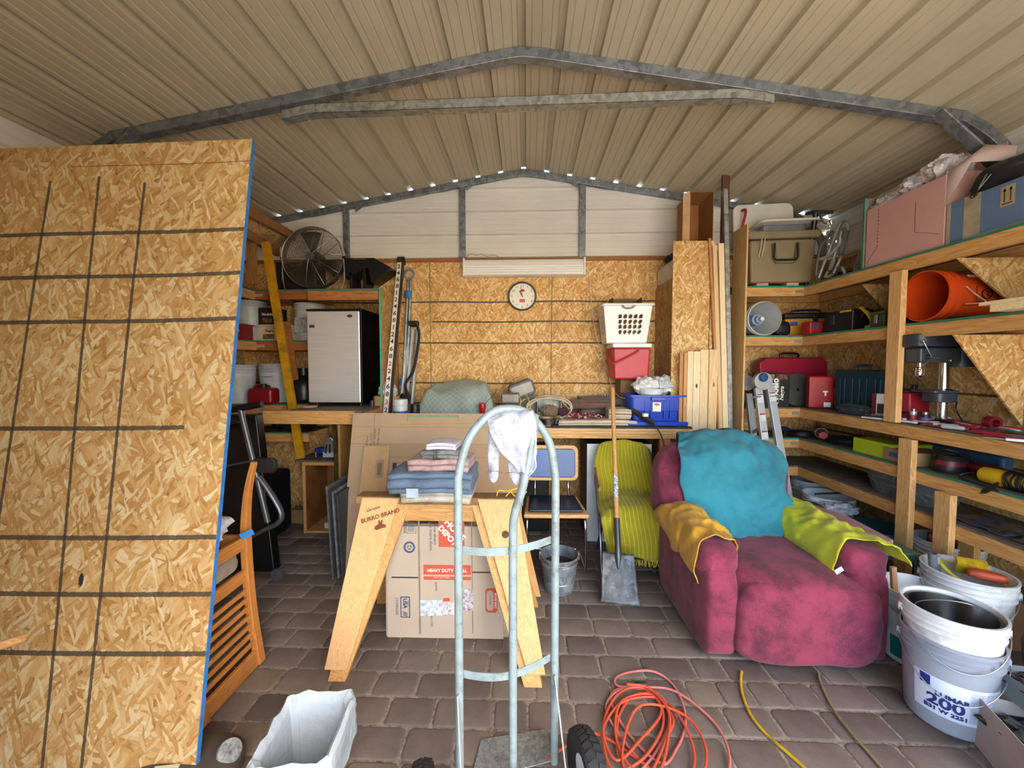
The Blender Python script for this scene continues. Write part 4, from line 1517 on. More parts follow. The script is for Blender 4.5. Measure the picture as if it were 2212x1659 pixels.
for s1 in (-1, 1):
    chrome_tube([(s1 * .135, .435, .60), (s1 * .137, .43, .5), (s1 * .14, .36, .40)], .010, 'back_post', t)
    chrome_tube([(s1 * .20, .36, .395), (s1 * .205, .10, .395), (s1 * .21, .03, .36), (s1 * .212, .02, .2), (s1 * .212, .015, .04), (s1 * .212, .05, .012), (s1 * .21, .25, .012)], .0115, 'leg', t)
    chrome_tube([(s1 * .21, .25, .012), (s1 * .20, .36, .014)], .0115, 'floor_rail', t)
chrome_tube([(-.20, .36, .014), (.20, .36, .014)], .0115, 'rear_bar', t)
# wooden dowels seen under the seat
tag(MB().tube([at(1232, 1180, Y=3.3) * 1.0, at(1222, 1110, Y=3.42)], .013, 12).build('wood_leg', wood('a98a68', 'cdb08a', 'z')), 'short wooden stool leg seen below the seat of the blue chair', 'stick') if False else None
# yellow towel chair
cx = at(1366, 1110, Y=2.85).x
t = thing('folding_chair', 'folding chair with wooden arm, almost hidden under the yellow striped towel', 'chair', (cx, 2.73, 0), rz=-.05)
MB().box(-.23, .23, 0, .42, .42, .45).build('seat', mat('5f5a50', .6), t, bevel=.01)
MB(Matrix.Translation((0, .42, .44)) @ Matrix.Rotation(-.18, 4, 'X')).prism(rrect(.44, .42, .08, 5, 0, .21), 0, .03, 'XZ').build('backrest', mat('5f5a50', .6), t, bevel=.008)
for s1 in (-1, 1):
    chrome_tube([(s1 * .24, .40, .62), (s1 * .24, .1, .3), (s1 * .235, .0, .02), (s1 * .2, -.02, .012)], .010, 'leg', t, m=STEEL)
    chrome_tube([(s1 * .22, .02, .43), (s1 * .22, .2, .25), (s1 * .22, .42, .012)], .010, 'leg', t, m=STEEL)
MB().tube(spline([(-.25, .30, .70), (-.255, .2, .67), (-.25, .05, .62)], 4), .02, 10, flat=(1, .5)).build('armrest', wood('8a5a34', 'b07f4e', 'y'), t)
ctrl = []
for (z, y, wl, wr) in ((.60, .60, -.20, .18), (.78, .565, -.22, .20), (.885, .505, -.20, .185), (.875, .455, -.22, .185), (.74, .425, -.25, .22), (.58, .395, -.23, .25), (.525, .33, -.24, .26), (.51, .18, -.25, .27), (.50, .03, -.25, .28), (.42, -.035, -.25, .285), (.30, -.03, -.22, .30), (.15, -.025, -.20, .31)):
    row = []
    for k in range(6):
        u = k / 5
        x = wl + (wr - wl) * u
        e = abs(u - .5) * 2
        dz = -.05 * e ** 3 if .9 > z > .45 else 0
        row.append((x, y + .02 * math.sin(u * 9 + z * 5), z + dz + (.0 if z > .2 else .02 * math.sin(u * 5))))
    ctrl.append(row)
TY = cloth('a79c14', '87880e', stripes=(0, 17, .14, 'cdb450'), blot=3)
o = patch(ctrl, 6, .014, 5, wr=.012).build('striped_towel', TY, solid=.006, ang=80)
o.location = (cx, 2.73, 0)
o.rotation_euler = (0, 0, -.05)
tag(o, 'long yellow-green striped towel draped over a folding chair', 'towel')
fr = MB()
rr = random.Random(5)
for k in range(60):
    x = -.195 + .50 * k / 60
    fr.tube([(x, -.027, .155), (x + rr.uniform(-.004, .004), -.03, .145), (x + rr.uniform(-.008, .008), -.03, .105 + rr.uniform(0, .015))], .002, 4)
f = fr.build('fringe', cloth('d9c040', 'b8a020'), o)

# galvanised pail
p = at(1210, 1290, Z=0)
t = thing('metal_pail', 'galvanised metal pail with raised lettering on the pavers', 'bucket', Vector((p.x, p.y + .10, 0)))
GP = galv('8f979b', .5, 22, .55)
MB().lathe([(0, .006), (.088, .006), (.088, 0), (.092, 0), (.096, .02), (.098, .022), (.104, .07), (.107, .073), (.105, .077), (.122, .19), (.125, .193), (.122, .197), (.127, .235), (.131, .238), (.131, .243), (.126, .243), (.090, .012), (0, .012)], 44).build('pail', GP, t)
MB().tube([(.128 * math.cos(a_), .128 * math.sin(a_), .232 - .02 * abs(math.sin(a_))) for a_ in [PI + .05 + (PI - .1) * k / 20 for k in range(21)]], .003, 8).build('handle', STEEL, t)
for s1 in (-1, 1):
    MB().box(s1 * .128 - .006, s1 * .128 + .006, -.015, .015, .205, .255).build('ear', GP, t, bevel=.002)
l = text('CANADA', .045, GP, t, (.01, -.002, .11), ext=.0012, bold=.001)
wrap(l, .1095)
MB().lathe([(0, .17), (.112, .17)], 30, caps=False).build('contents', mat('2c2520', .9, var=.4, vs=30, bump=.8), t)

# square shovel
base = at(1338, 1306, Z=0)
topp = at(1323, 840, Y=3.20)
d = (topp - base)
t = thing('shovel', 'square-mouth shovel with long wooden handle leaning on the bench', 'shovel', base)
up = d.normalized()
yy = up.cross(Vector((1, 0, 0))).normalized()
xx = yy.cross(up)
t.rotation_euler = Matrix((xx, yy, up)).transposed().to_euler()
Ls = d.length
SB = mat('54585a', .5, .4, var=.3, vs=14, dirt='8a8d8d', ds=9)
mb = MB()
mb.grid(14, 18, lambda u, v: ((u - .5) * (.235 - .03 * v + (.01 if v < .1 else 0)), -.012 * (abs(u - .5) * 2) ** 2 * 1.6 - .0 - .01 * (1 - v) ** 2, .0 + v * .30))
mb.build('blade', SB, t, solid=.003, off=0, ang=60)
MB().tube([(0, -.004, .20), (0, -.012, .27), (0, -.012, .34), (0, -.006, .52)], [.006, .020, .0205, .0195], 16).build('socket', mat('5b6063', .4, .7, var=.15), t)
MB().tube([(0, -.006, .5205), (0, -.004, .58), (0, 0, Ls)], [.018, .0165, .0165], 16).build('handle', wood('b98247', 'd8a869', 'z', key=6), t)
mb = MB().tube([(0, -.0055, .66), (0, -.004, .82)], .0172, 16)
mb.build('sticker', mat('c9ccc9', .4, var=.6, vs=90), t)
# black bent-tube arch behind the recliner
p = at(1562, 985, Y=3.15)
arc = [(.215 * math.cos(a_), 0, .785 + .215 * math.sin(a_)) for a_ in [PI * k / 16 for k in range(17)]]
tag(put(MB().tube([(.215, 0, 0)] + arc + [(-.215, 0, 0)], .018, 12).build('black_arch', mat('16171a', .5, bump=.4, bs=60)), (p.x, 3.10, 0)), 'black bent tube arch peeking over the top of the recliner', 'handle')
# ================================================================== NEAR THINGS
# big OSB sheet leaning back
_a, _b = at(545, 300, Y=1.70), at(425, 1630, Y=1.262)
P0, P1 = _b + (_b - _a) * (_b.z / (_a.z - _b.z)), _a
dv = P1 - P0
Ls = dv.length


def sheet_h(v, u):
    d = _R @ Vector(((u - 1106) / FPX, -(v - 829.5) / FPX, -1))
    # point on the plane through P0, P1 and the x axis
    n = Vector((1, 0, 0)).cross(dv)
    tt = (P0 - EYE).dot(n) / d.dot(n)
    p = EYE + d * tt
    return (p - P0).dot(dv.normalized()), p.x - P0.x


L_ = []
for (v, u) in ((495, 500), (590, 490), (688, 490), (1160, 440), (1283, 430), (1412, 420)):
    h, x = sheet_h(v, u)
    L_.append((1, round(h, 3), .0085, -1.3, .5, '2b2925'))
h, x = sheet_h(922, 400)
L_.append((1, round(h, 3), .0085, -1.3, round(x + .02, 3), '2b2925'))
h, x = sheet_h(356, 300)
L_.append((1, round(h, 3), .0018, -.8, .5, '5b3d1c'))
for (ua, va, ub, vb) in ((130, 390, 0, 1150), (235, 380, 92, 1650), (333, 393, 177, 1650)):
    h1, x1 = sheet_h(va, ua)
    h2, x2 = sheet_h(vb, ub)
    sl = (x1 - x2) / (h1 - h2)
    L_.append((0, round(x2 - sl * h2, 3), .006, -.2, round(h1, 3), '2b2925', round(sl, 4)))
t = thing('osb_sheet', 'large OSB sheet leaning upright with a black marker grid and blue painted edge', 'board', P0)
up = dv.normalized()
yy = up.cross(Vector((1, 0, 0))).normalized()
xx = yy.cross(up)
t.rotation_euler = Matrix((xx, yy, up)).transposed().to_euler()
MB().box(-1.22, 0, 0, .014, 0.001, Ls).build('board', osb('XZ', tuple(L_), tone=.78, warm=.97), t)
MB().box(0.0002, .003, -.0005, .0145, 0.001, Ls).build('painted_edge', mat('2f6fae', .6, var=.15, vs=30), t)
h, x = sheet_h(1252, 183)
MB().blob((x, -.001, h), .008, .0008, .02, .6, 9, seed=2).build('ink_blot', INK, t)

# handle end poking in from the side
a = at(52, 1378, Y=1.22)
tag(MB().tube([a, at(40, 1382, Y=1.215), at(-60, 1412, Y=1.18), at(-160, 1440, Y=1.15)], [.010, .014, .014, .014], 14).build('broomstick', wood('b07a44', 'd8a76c', 'x')), 'rounded end of a wooden tool handle in front of the OSB sheet', 'handle')

# upside-down chair
t = thing('wooden_chair', 'light wood slat-back chair with curved posts standing upside down', 'chair', (0, 0, 0))
CW = wood('b06a2c', 'cf8a45', 'z', key=3)
CWY = wood('b06a2c', 'cf8a45', 'y', key=3)
Yp, Yn = 1.86, 1.51
pp = [at(u, v, Y=Yp) for (u, v) in ((549, 998), (536, 1060), (531, 1140), (535, 1230), (545, 1330), (562, 1432))]
pp[-1].z = .012
sp = spline(pp, 6)


def cx_at(z):
    for A, B in zip(sp, sp[1:]):
        if A.z >= z >= B.z:
            f_ = (A.z - z) / (A.z - B.z)
            return A.x + (B.x - A.x) * f_
    return sp[-1].x


for yy_ in (Yp, Yn):
    pts = [Vector((p.x, yy_, p.z)) for p in sp]
    n = len(pts)
    MB().tube(pts, [(.020 + .012 * min(1, i / n * 2.2)) * .95 for i in range(n)], 4, rot=PI / 4, flat=(1, .8)).build('post', CW, t, bevel=.004)
for k in range(7):
    z = .130 + k * .044
    MB().beam((cx_at(z), Yn, z), (cx_at(z), Yp, z), .012, .022).build('slat', CWY, t, bevel=.002)
for (z, h_) in ((.05, .085), (.47, .06), (.63, .065)):
    MB().beam((cx_at(z) - .004, Yn, z), (cx_at(z) - .004, Yp, z), .02, h_).build('rail', CWY, t, bevel=.004)
for yy_ in (Yn, Yp):
    MB().beam((cx_at(.63) - .4, yy_, .63), (cx_at(.63), yy_, .63), .02, .06).build('side_rail', CW, t)
for yy_ in (Yp - .02, Yn + .02):
    MB().tube([(cx_at(.6) - .40, yy_, .60), (cx_at(.6) - .41, yy_, 1.0)], [.03, .02], 4, rot=PI / 4).build('leg', CW, t, bevel=.003)
MB().blob((cx_at(.55) - .20, (Yp + Yn) / 2, .55), .20, .165, .045, .05, 3, p=5).build('cushion', cloth('a89880', '8a7b66'), t)
tag(MB().blob((cx_at(.7) - .20, (Yp + Yn) / 2, .73), .19, .155, .07, .22, 3, seed=3, p=3).build('white_sheet', mat('d9dadb', .5, var=.05, bump=.6, bs=20)), 'crumpled white paper sheet over the upturned chair seat', 'sheet')
p = at(528, 1155, Y=1.80)
tag(MB().beam(p + Vector((-.02, 0, -.012)), p + Vector((.03, .02, .008)), .002, .03, up=(0, 0, 1)).build('masking_tape', mat('2a7cc0', .6)), 'short strip of blue masking tape on the white paper', 'tape')

# ---- sawhorse
Yt, Yb_ = 2.04, 1.75
t = thing('sawhorse', 'pine sawhorse with splayed board legs and a burnt-in donkey mark', 'sawhorse', (0, 0, 0))
PN = wood('cc9c60', 'dcb47c', 'z', key=11, sc=.8)
PNX = wood('a5763f', 'cf9f62', 'x', key=12)
bl, br = at(765, 1065, Y=2.03), at(1118, 1063, Y=2.03)
zt = .80
MB().box(bl.x, br.x + .03, 2.045, 2.14, zt - .04, zt).build('top_beam', mat('8a6a42', .8, var=.25, vs=10), t, bevel=.004)
MB().box(bl.x + .06, br.x - .03, 2.05, 2.07, zt - .13, zt - .0405).build('apron', PNX, t, bevel=.002)
MB().box(bl.x + .06, br.x - .03, 2.115, 2.135, zt - .13, zt - .0405).build('apron', PNX, t, bevel=.002)


def leg(px_top, px_bot, z_bot, sgn_y, nm, th=.019, back=0.0, m=PN):
    """board leg: its two top and two bottom corners given as x positions, mirrored to the rear when sgn_y = 1"""
    (xa, xb), (xc, xd) = px_top, px_bot
    ym = 2.0925

    def yy(z):
        f_ = (zt - .005 - z) / (zt - .005)
        return (ym - .05 - f_ * (ym - .05 - Yb_)) if sgn_y < 0 else (ym + .05 + f_ * (ym - .05 - Yb_))
    zb_ = z_bot
    o = back * (-sgn_y)
    P = [(xc, yy(zb_) + o, zb_), (xd, yy(zb_) + o, zb_), (xd, yy(zb_) + o - sgn_y * th, zb_), (xc, yy(zb_) + o - sgn_y * th, zb_),
         (xa, yy(zt) + o, zt - .006), (xb, yy(zt) + o, zt - .006), (xb, yy(zt) + o - sgn_y * th, zt - .006), (xa, yy(zt) + o - sgn_y * th, zt - .006)]
    MB().hexa(P).build(nm, m, t, bevel=.002)


X = lambda u, v, y: at(u, v, Y=y).x
for sy in (-1, 1):
    leg((X(781, 1068, 2.04), X(862, 1072, 2.04)), (X(700, 1446, 1.77), X(748, 1446, 1.77)), .055, sy, 'gusset')
    leg((X(815, 1068, 2.04), X(888, 1072, 2.04)), (X(703, 1478, 1.75), X(741, 1478, 1.75)), .0, sy, 'leg', back=.0195, th=.035, m=wood('b57f43', 'd8a768', 'z', key=4))
    leg((X(1031, 1068, 2.04), X(1115, 1068, 2.04)), (X(1140, 1436, 1.77), X(1178, 1436, 1.77)), .06, sy, 'gusset', m=wood('c9975a', 'dab078', 'z', key=8, sc=.7))
    leg((X(1012, 1068, 2.04), X(1085, 1068, 2.04)), (X(1132, 1478, 1.75), X(1172, 1478, 1.75)), .0, sy, 'leg', back=.0195, th=.035, m=wood('b57f43', 'd8a768', 'z', key=6))
# burnt mark on the front gusset
al = math.atan2(2.0425 - 1.77, .74)
BR = mat('7a4426', .8, var=.1)


def on_leg(u, v, off=.0012):
    z = .5
    for _ in range(12):
        y = 2.0425 - (zt - .005 - z) / (zt - .005) * (2.0425 - Yb_)
        z = at(u, v, Y=y).z
    p = at(u, v, Y=y)
    return p + Vector((0, -off * 2, 0))


INP = (Matrix.Rotation(PI / 2 - .352, 3, 'X') @ Matrix.Rotation(.30, 3, 'Z')).to_euler()
rt = (PI / 2 - al * .98, math.radians(-17), 0)
text('BURRO BRAND', .030, BR, t, on_leg(822, 1114), rot=INP, bold=.0006)
text('Genuine', .022, BR, t, on_leg(806, 1099), rot=INP, shear=.3)
q = on_leg(822, 1136, .0018)
dk = [(-.032, -.004), (-.026, .006), (-.008, .012), (-.004, .03), (.002, .03), (.003, .015), (.012, .028), (.017, .026), (.012, .008), (.03, -.002), (.026, -.014), (.004, -.012), (-.022, -.014)]
o = MB().prism(dk, 0, .001, 'XY').build('donkey_mark', BR, t)
o.location = q
o.rotation_euler = INP
q = on_leg(1092, 1154, .0014)
o = MB(Matrix()).lathe([(0, 0), (.018, 0), (.018, .001), (0, .001)], 24).build('knot', mat('5b3a26', .7, var=.3, vs=60), t)
o.location = q
o.rotation_euler = (PI / 2 - .36, 0, 0)
# wire scraps on the beam
tag(MB().tube(spline([(-.16, 2.07, zt + .004), (-.15, 2.08, zt + .03), (-.12, 2.09, zt + .025), (-.09, 2.08, zt + .028), (-.06, 2.07, zt + .004), (-.02, 2.08, zt + .006), (.0, 2.10, zt + .02)], 6), .003, 8).tube(spline([(-.11, 2.06, zt + .006), (-.08, 2.09, zt + .03), (-.05, 2.11, zt + .034)], 5), .003, 8).build('yellow_wire', mat('e3b52c', .5)), 'short twisted bits of yellow wire lying on the sawhorse', 'wire')

# towels on the sawhorse
tx = -.475
o = put(folded(.36, .24, 2, .034, cloth('cfc6b6', 'a99f8f', blot=12), seed=3, name='folded_towel', amp=.008), (tx + .01, 2.08, zt + .0), 0)
tag(o, 'thick off-white folded towel at the bottom of the pile on the sawhorse', 'towel')
o = put(folded(.42, .30, 4, .026, cloth('6d8096', '48586c', blot=5), seed=5, name='folded_towel', amp=.010), (tx - .01, 2.06, zt + .062), .02)
tag(o, 'slate blue folded towel in the pile on the sawhorse', 'towel')
MB().box(-.11, -.05, -.172, -.170, -.01, .035).build('care_tag', mat('aebfcb', .6), o)
o = put(folded(.31, .22, 2, .030, cloth('c4a3a0', '9c7c78', blot=20), seed=8, name='folded_towel', amp=.010), (tx + .03, 2.06, zt + .165), -.04)
tag(o, 'speckled pink folded towel above the slate blue one', 'towel')
o = put(folded(.20, .17, 2, .022, cloth('8f908e', '2e2f30', blot=16), seed=2, name='folded_cloth', amp=.008), (tx + .035, 2.05, zt + .225), -.12)
tag(o, 'black and white mottled rag under the white one', 'rag')
o = put(folded(.155, .13, 2, .018, cloth('d9d5df', 'b5b0bd'), seed=7, name='folded_cloth', amp=.005), (tx + .035, 2.05, zt + .268), -.05)
tag(o, 'white folded rag on top of the pile on the sawhorse', 'rag')

# ---- moving cartons leaning under the sawhorse
HB = mat('b7a692', .85, var=.04, vs=3)
a, b = at(840, 1378, Y=2.09), at(1090, 1370, Y=2.09)
labs = ['front flattened moving carton with orange square logo and HEAVY DUTY band', 'second flattened moving carton, slightly offset behind the orange-printed one', 'third flattened moving carton in the stack under the sawhorse', 'rearmost flattened carton whose taped edge sticks out under the sawhorse']
for i in range(4):
    t = thing('moving_carton', labs[i], 'cardboard', ((a.x + b.x) / 2 + (-.006, -.014, -.02, .02)[i], 2.085 + i * .0085, 0), group='flattened moving cartons under the sawhorse', rot=(-.030, math.radians((-.6, -.6, -.4, .8)[i]), 0))
    w, Lh = (b.x - a.x) / 2, .62 + .0 * i
    MB().box(-w, w, 0, .0065, .0, Lh).build('sheet', HB if i < 3 else mat('a89a88', .8), t, bevel=.001)
    if i == 0:
        H0 = t
    if i == 3:
        MB().box(w - .02, w + .02, -.001, 0, .08, .24).build('tape', mat('c9ccd4', .2, var=.3, vs=40), t)
t = H0
OR = mat('c4543a', .7, var=.03)
GY = mat('4e5560', .8, var=0)


def hb(u, v):
    """spot on the front carton seen at photo pixel u, v"""
    p = at(u, v, Y=2.08)
    return p.x - t.location.x, p.z + .003


def patch_rect(u0, v0, u1, v1, m, nm, off=.0008):
    xa, za = hb(u0, v1)
    xb, zb2 = hb(u1, v0)
    return MB().box(xa, xb, -off, -.0001, za, zb2).build(nm, m, t)


patch_rect(948, 1126, 1004, 1186, OR, 'logo_square')
x, z = hb(976, 1156)
for i, (s_, sz) in enumerate((('HOME', .05), ('DEPOT', .042))):
    o = text(s_, sz, mat('e6ddd2', .7, var=0), t, (x + (.018, -.022)[i], -.0014, z + (.014, -.016)[i]), rot=(PI / 2, math.radians(48), 0), bold=.002, name='logo_lettering')
for i, s_ in enumerate(('How doers', 'get more done.')):
    x, z = hb((940, 931)[i], 1158 + i * 6)
    text(s_, .026, GY, t, (x, -.0012, z), rot=(PI / 2, PI / 2, 0))
patch_rect(915, 1226, 1018, 1256, OR, 'band')
x, z = hb(966, 1237)
text('HEAVY DUTY SMALL', .024, mat('e6ddd2', .7, var=0), t, (x, -.0016, z), bold=.0008)
patch_rect(915, 1247, 1018, 1248.5, HB, 'band_line', .0012)
x, z = hb(966, 1252)
text('HEAVY DUTY SMALL', .010, mat('d9b8a8', .7, var=0), t, (x - .03, -.0016, z))
# barcode and recycling mark
mb = MB()
x, z = hb(888, 1141)
for k in range(11):
    mb.box(x - .02, x + .018, -.001, -.0001, z - .028 + k * .0052, z - .026 + k * .0052)
for q in ((-.027, .027, -.038, -.036), (-.027, .027, .036, .038), (-.027, -.025, -.0358, .0358), (.025, .027, -.0358, .0358)):
    mb.box(x + q[0], x + q[1], -.001, -.0001, z + q[2], z + q[3])
mb.build('barcode', GY, t)
x, z = hb(874, 1145)
text('188668', .018, GY, t, (x, -.001, z), rot=(PI / 2, PI / 2, 0))
x, z = hb(884, 1186)
mb = MB(Matrix.Translation((x, -.0006, z)) @ Matrix.Rotation(PI / 2, 4, 'X'))
mb.tube([(.027 * math.cos(a_), .027 * math.sin(a_), 0) for a_ in [2 * PI * k / 30 for k in range(30)]], .006, 6, closed=True, flat=(.15, 1))
for k in range(3):
    a_ = 2 * PI * k / 3 + .5
    mb.beam((.012 * math.cos(a_ - .6), .012 * math.sin(a_ - .6), 0), (.012 * math.cos(a_ + .8), .012 * math.sin(a_ + .8), 0), .006, .001)
mb.build('recycling_mark', mat('41526b', .8), t)
# cut lines, USA box, move easy
patch_rect(845, 1250, 903, 1251.5, INK, 'cut_line')
patch_rect(1021, 1241, 1072, 1242.5, INK, 'cut_line')
for (u0, u1) in ((905, 906), (1020, 1021)):
    patch_rect(u0, 1110, u1, 1372, mat('8e7d69', .9), 'crease', .0004)
patch_rect(865, 1292, 885, 1336, mat('34405c', .8), 'usa_box')
patch_rect(867, 1294, 883, 1334, HB, 'usa_box_inside', .0012)
x, z = hb(876, 1306)
text('USA', .030, mat('34405c', .8, var=0), t, (x - .004, -.0018, z), rot=(PI / 2, PI / 2, 0), bold=.001)
x, z = hb(881, 1306)
text('MADE IN', .009, mat('34405c', .8, var=0), t, (x, -.0018, z), rot=(PI / 2, PI / 2, 0))
mb = MB()
x, z = hb(875, 1326)
for k in range(4):
    mb.beam((x - .012, -.0018, z - .012 + k * .006), (x + .012, -.0018, z - .018 + k * .006), .0005, .003)
mb.build('usa_flag', mat('34405c', .8), t)
x, z = hb(857, 1312)
text('CH3062285', .020, GY, t, (x, -.0012, z), rot=(PI / 2, PI / 2, 0))
x, z = hb(1062, 1302)
mb = MB()
mb.prism([(x + a_, z + b_) for (a_, b_) in rrect(.066, .135, .018, 5)], -.0009, -.0001, 'XZ')
mb.build('grip_print', OR, t)
mb = MB()
mb.prism([(x - .007 + a_, z + b_) for (a_, b_) in rrect(.038, .11, .018, 5)], -.0014, -.0009, 'XZ')
mb.build('grip_hole', HB, t)
text('MOVE EASY', .0165, mat('e6ddd2', .7, var=0), t, (x + .0225, -.0016, z), rot=(PI / 2, PI / 2, 0), bold=.0004)
text('PUSH HERE', .010, GY, t, (x - .007, -.0018, z), rot=(PI / 2, PI / 2, 0))
x, z = hb(936, 1340)
text('MOVING.COM', .016, GY, t, (x - .01, -.0012, z + .01), rot=(PI / 2, PI / 2, 0))
x, z = hb(942, 1270)
text('QUICK', .016, GY, t, (x, -.0012, z), rot=(PI / 2, PI / 2, 0))
TP = mat('ccd6da', .15, var=.25, vs=45, bump=.8, bs=50)
patch_rect(908, 1300, 955, 1332, TP, 'clear_tape', .0022)
patch_rect(945, 1304, 1000, 1330, mat('d3cdc9', .15, var=.3, vs=60, bump=.8, bs=60), 'clear_tape', .002)
patch_rect(985, 1277, 1022, 1322, mat('c9bec4', .15, var=.35, vs=70, bump=.8, bs=60), 'clear_tape', .0024)
patch_rect(958, 1296, 972, 1306, OR, 'orange_patch', .0015)

# ---- hand truck
TM = mat('879595', .35, var=.08, vs=20, dirt='6d6f6c', ds=22)
t = thing('hand_truck', 'pale grey-green steel hand truck with looped handle and flat toe plate', 'hand truck', (0, 0, 0))
r = .0145
Lx, Ly, Rx, Ry = -.231, 1.30, .104, 1.40
loop = [(Lx, Ly, .03), (Lx, Ly, .6), (Lx, Ly, 1.05), (Lx + .004, Ly, 1.14), (Lx + .037, Ly + .01, 1.255), (-.125, 1.335, 1.335), (-.06, 1.35, 1.352), (.005, 1.37, 1.33), (.075, 1.39, 1.24), (Rx - .004, Ry, 1.12), (Rx, Ry, 1.03), (Rx, Ry, .6), (Rx, Ry, .03)]
MB().tube(spline(loop, 8), r, 16).build('frame', TM, t)
mid = [(.028, 1.36, 1.325), (.022, 1.32, 1.27), (.006, 1.30, 1.185), (-.014, 1.30, 1.09), (-.04, 1.305, 1.00), (-.046, 1.31, .92), (-.046, 1.31, .6), (-.046, 1.31, .03)]
MB().tube(spline(mid, 8), r, 16).build('centre_tube', TM, t)
for z in (.87, .43):
    mb = MB()
    N = 16
    A = []
    for k in range(N + 1):
        f_ = k / N
        x = Lx + (Rx - Lx) * f_
        y = Ly + (Ry - Ly) * f_ - .055 * math.sin(PI * f_) + .014
        A.append([mb.v((x, y + dy, z + dz)) for (dy, dz) in ((0, -.014), (.003, -.014), (.003, .014), (0, .014))])
    for P, Q in zip(A, A[1:]):
        for k in range(4):
            mb.f([P[k], P[(k + 1) % 4], Q[(k + 1) % 4], Q[k]])
    mb.f(A[0]); mb.f(A[-1][::-1])
    mb.build('cross_strap', TM, t, ang=50)
for (x, y, s1) in ((Lx, Ly, -1), (Rx, Ry, 1)):
    MB().beam((x, y - .017, .38), (x + .035, y - .13, .10), .004, .030, up=(0, 1, .4)).build('side_brace', mat('b9c2c3', .35, .3, var=.1), t, bevel=.001)
mb = MB()
mb.hexa([(Lx + .03, 1.335, .004), (Rx - .0, 1.425, .004), (Rx - .02, 1.555, .004), (Lx + .05, 1.50, .004), (Lx + .03, 1.335, .010), (Rx, 1.425, .010), (Rx - .02, 1.555, .010), (Lx + .05, 1.50, .010)])
mb.build('toe_plate', galv('8a8f8d', .5, 90, .4), t, bevel=.002)
MB().cyl((Lx - .06, 1.15, .125), (Rx + .07, 1.275, .125), .009, 12).build('axle', STEEL, t)


def wheel(c, ax):
    q_ = Vector(ax).to_track_quat('Z', 'Y').to_matrix().to_4x4()
    M = Matrix.Translation(c) @ q_
    R0 = .122
    prof = [(.055, -.022), (.075, -.030), (.1, -.038), (.114, -.034), (R0, -.018), (R0 + .003, 0), (R0, .018), (.114, .034), (.1, .038), (.075, .030), (.055, .022)]
    w_ = MB(M).lathe(prof, 40, caps=False).build('wheel', mat('1d1c1b', .7, bump=.3, bs=80), t)
    mb = MB(M)
    for k in range(30):
        a0_ = 2 * PI * k / 30
        for s1 in (-1, 1):
            a_ = a0_ + (.1 if s1 > 0 else 0)
            p0 = (math.cos(a_) * (R0 + .002), math.sin(a_) * (R0 + .002), s1 * .004)
            p1 = (math.cos(a_ + .07) * (R0 - .004), math.sin(a_ + .07) * (R0 - .004), s1 * .028)
            mb.beam(p0, p1, .014, .008, up=(math.cos(a_), math.sin(a_), 0))
    mb.build('tread', mat('262422', .8), w_)
    MB(M).lathe([(0, -.02), (.056, -.022), (.056, .022), (0, .02)], 28).build('hub', mat('cfd0cc', .4), w_)


ax = (Rx - Lx + .13, .125, 0)
wheel((Rx + .105, 1.275, .125), ax)
wheel((Lx - .085, 1.135, .125), ax)

# socks and rag over the loop
SK = cloth('b5b5bc', '85858e', fs=120, blot=14)


def sock(nm, lab, u, v0, v1, y, wd, dp=.014, toe=True, lean=0, over=True):
    a_ = at(u, v0, Y=y)
    b_ = at(u + lean, v1, Y=y)
    n = 14
    mb = MB()
    rings = []
    for i in range(n + 1):
        f_ = i / n
        p = a_.lerp(b_, f_)
        k = 1.0
        if f_ > .8 and toe:
            k = math.sqrt(max(.02, 1 - ((f_ - .8) / .21) ** 2))
        wv = wd * k * (1 + .1 * math.sin(f_ * 9 + u))
        rings.append([mb.v(p + Vector((math.cos(2 * PI * j / 16) * wv, math.sin(2 * PI * j / 16) * dp * (.8 + .3 * math.sin(f_ * 11 + j)) * max(.4, k), .004 * noise.noise(Vector((j, i * .7, u)))))) for j in range(16)])
    for A_, B_ in zip(rings, rings[1:]):
        for j in range(16):
            mb.f([A_[j], A_[(j + 1) % 16], B_[(j + 1) % 16], B_[j]])
    mb.f(rings[0]); mb.f(rings[-1])
    o = mb.build(nm, SK, ang=80, sub=1)
    return tag(o, lab, 'sock')


o = sock('sock', 'white sock hanging from the hand truck loop, the straighter one', 1066, 925, 1043, 1.325, .020)
MB().tube([at(1051, 1020, Y=1.308), at(1066, 1017, Y=1.300), at(1084, 1021, Y=1.308)], .0012, 6).build('toe_seam', mat('5b5b60', .8), o)
o = sock('sock', 'white sock with sooty toe hanging beside the centre tube', 1108, 930, 1048, 1.318, .024, lean=8)
MB().tube([at(1092, 1022, Y=1.298), at(1112, 1020, Y=1.290), at(1130, 1028, Y=1.298)], .0012, 6).build('toe_seam', mat('5b5b60', .8), o)
rows = []
for (v, y, ul, ur) in ((935, 1.40, 1075, 1150), (905, 1.392, 1072, 1152), (886, 1.355, 1062, 1152), (895, 1.318, 1054, 1155), (920, 1.305, 1052, 1159), (950, 1.298, 1062, 1160), (980, 1.292, 1082, 1158), (1003, 1.290, 1104, 1157), (1022, 1.288, 1120, 1140)):
    row = []
    for k in range(6):
        f_ = k / 5
        u = ul + (ur - ul) * f_
        vv = v + 10 * (f_ - .5) * (1 if v > 900 else -1) + (12 * abs(f_ - .45) if v < 900 else 0)
        row.append(at(u, vv, Y=y - .008 * math.sin(f_ * 11 + v * .04)))
    rows.append(row)
tag(patch(rows, 5, .005, 30).build('white_rag', cloth('b9b9c2', '8c8c96', fs=150, blot=20), solid=.003, ang=80), 'grubby white ribbed rag draped over the top of the hand truck loop', 'rag')

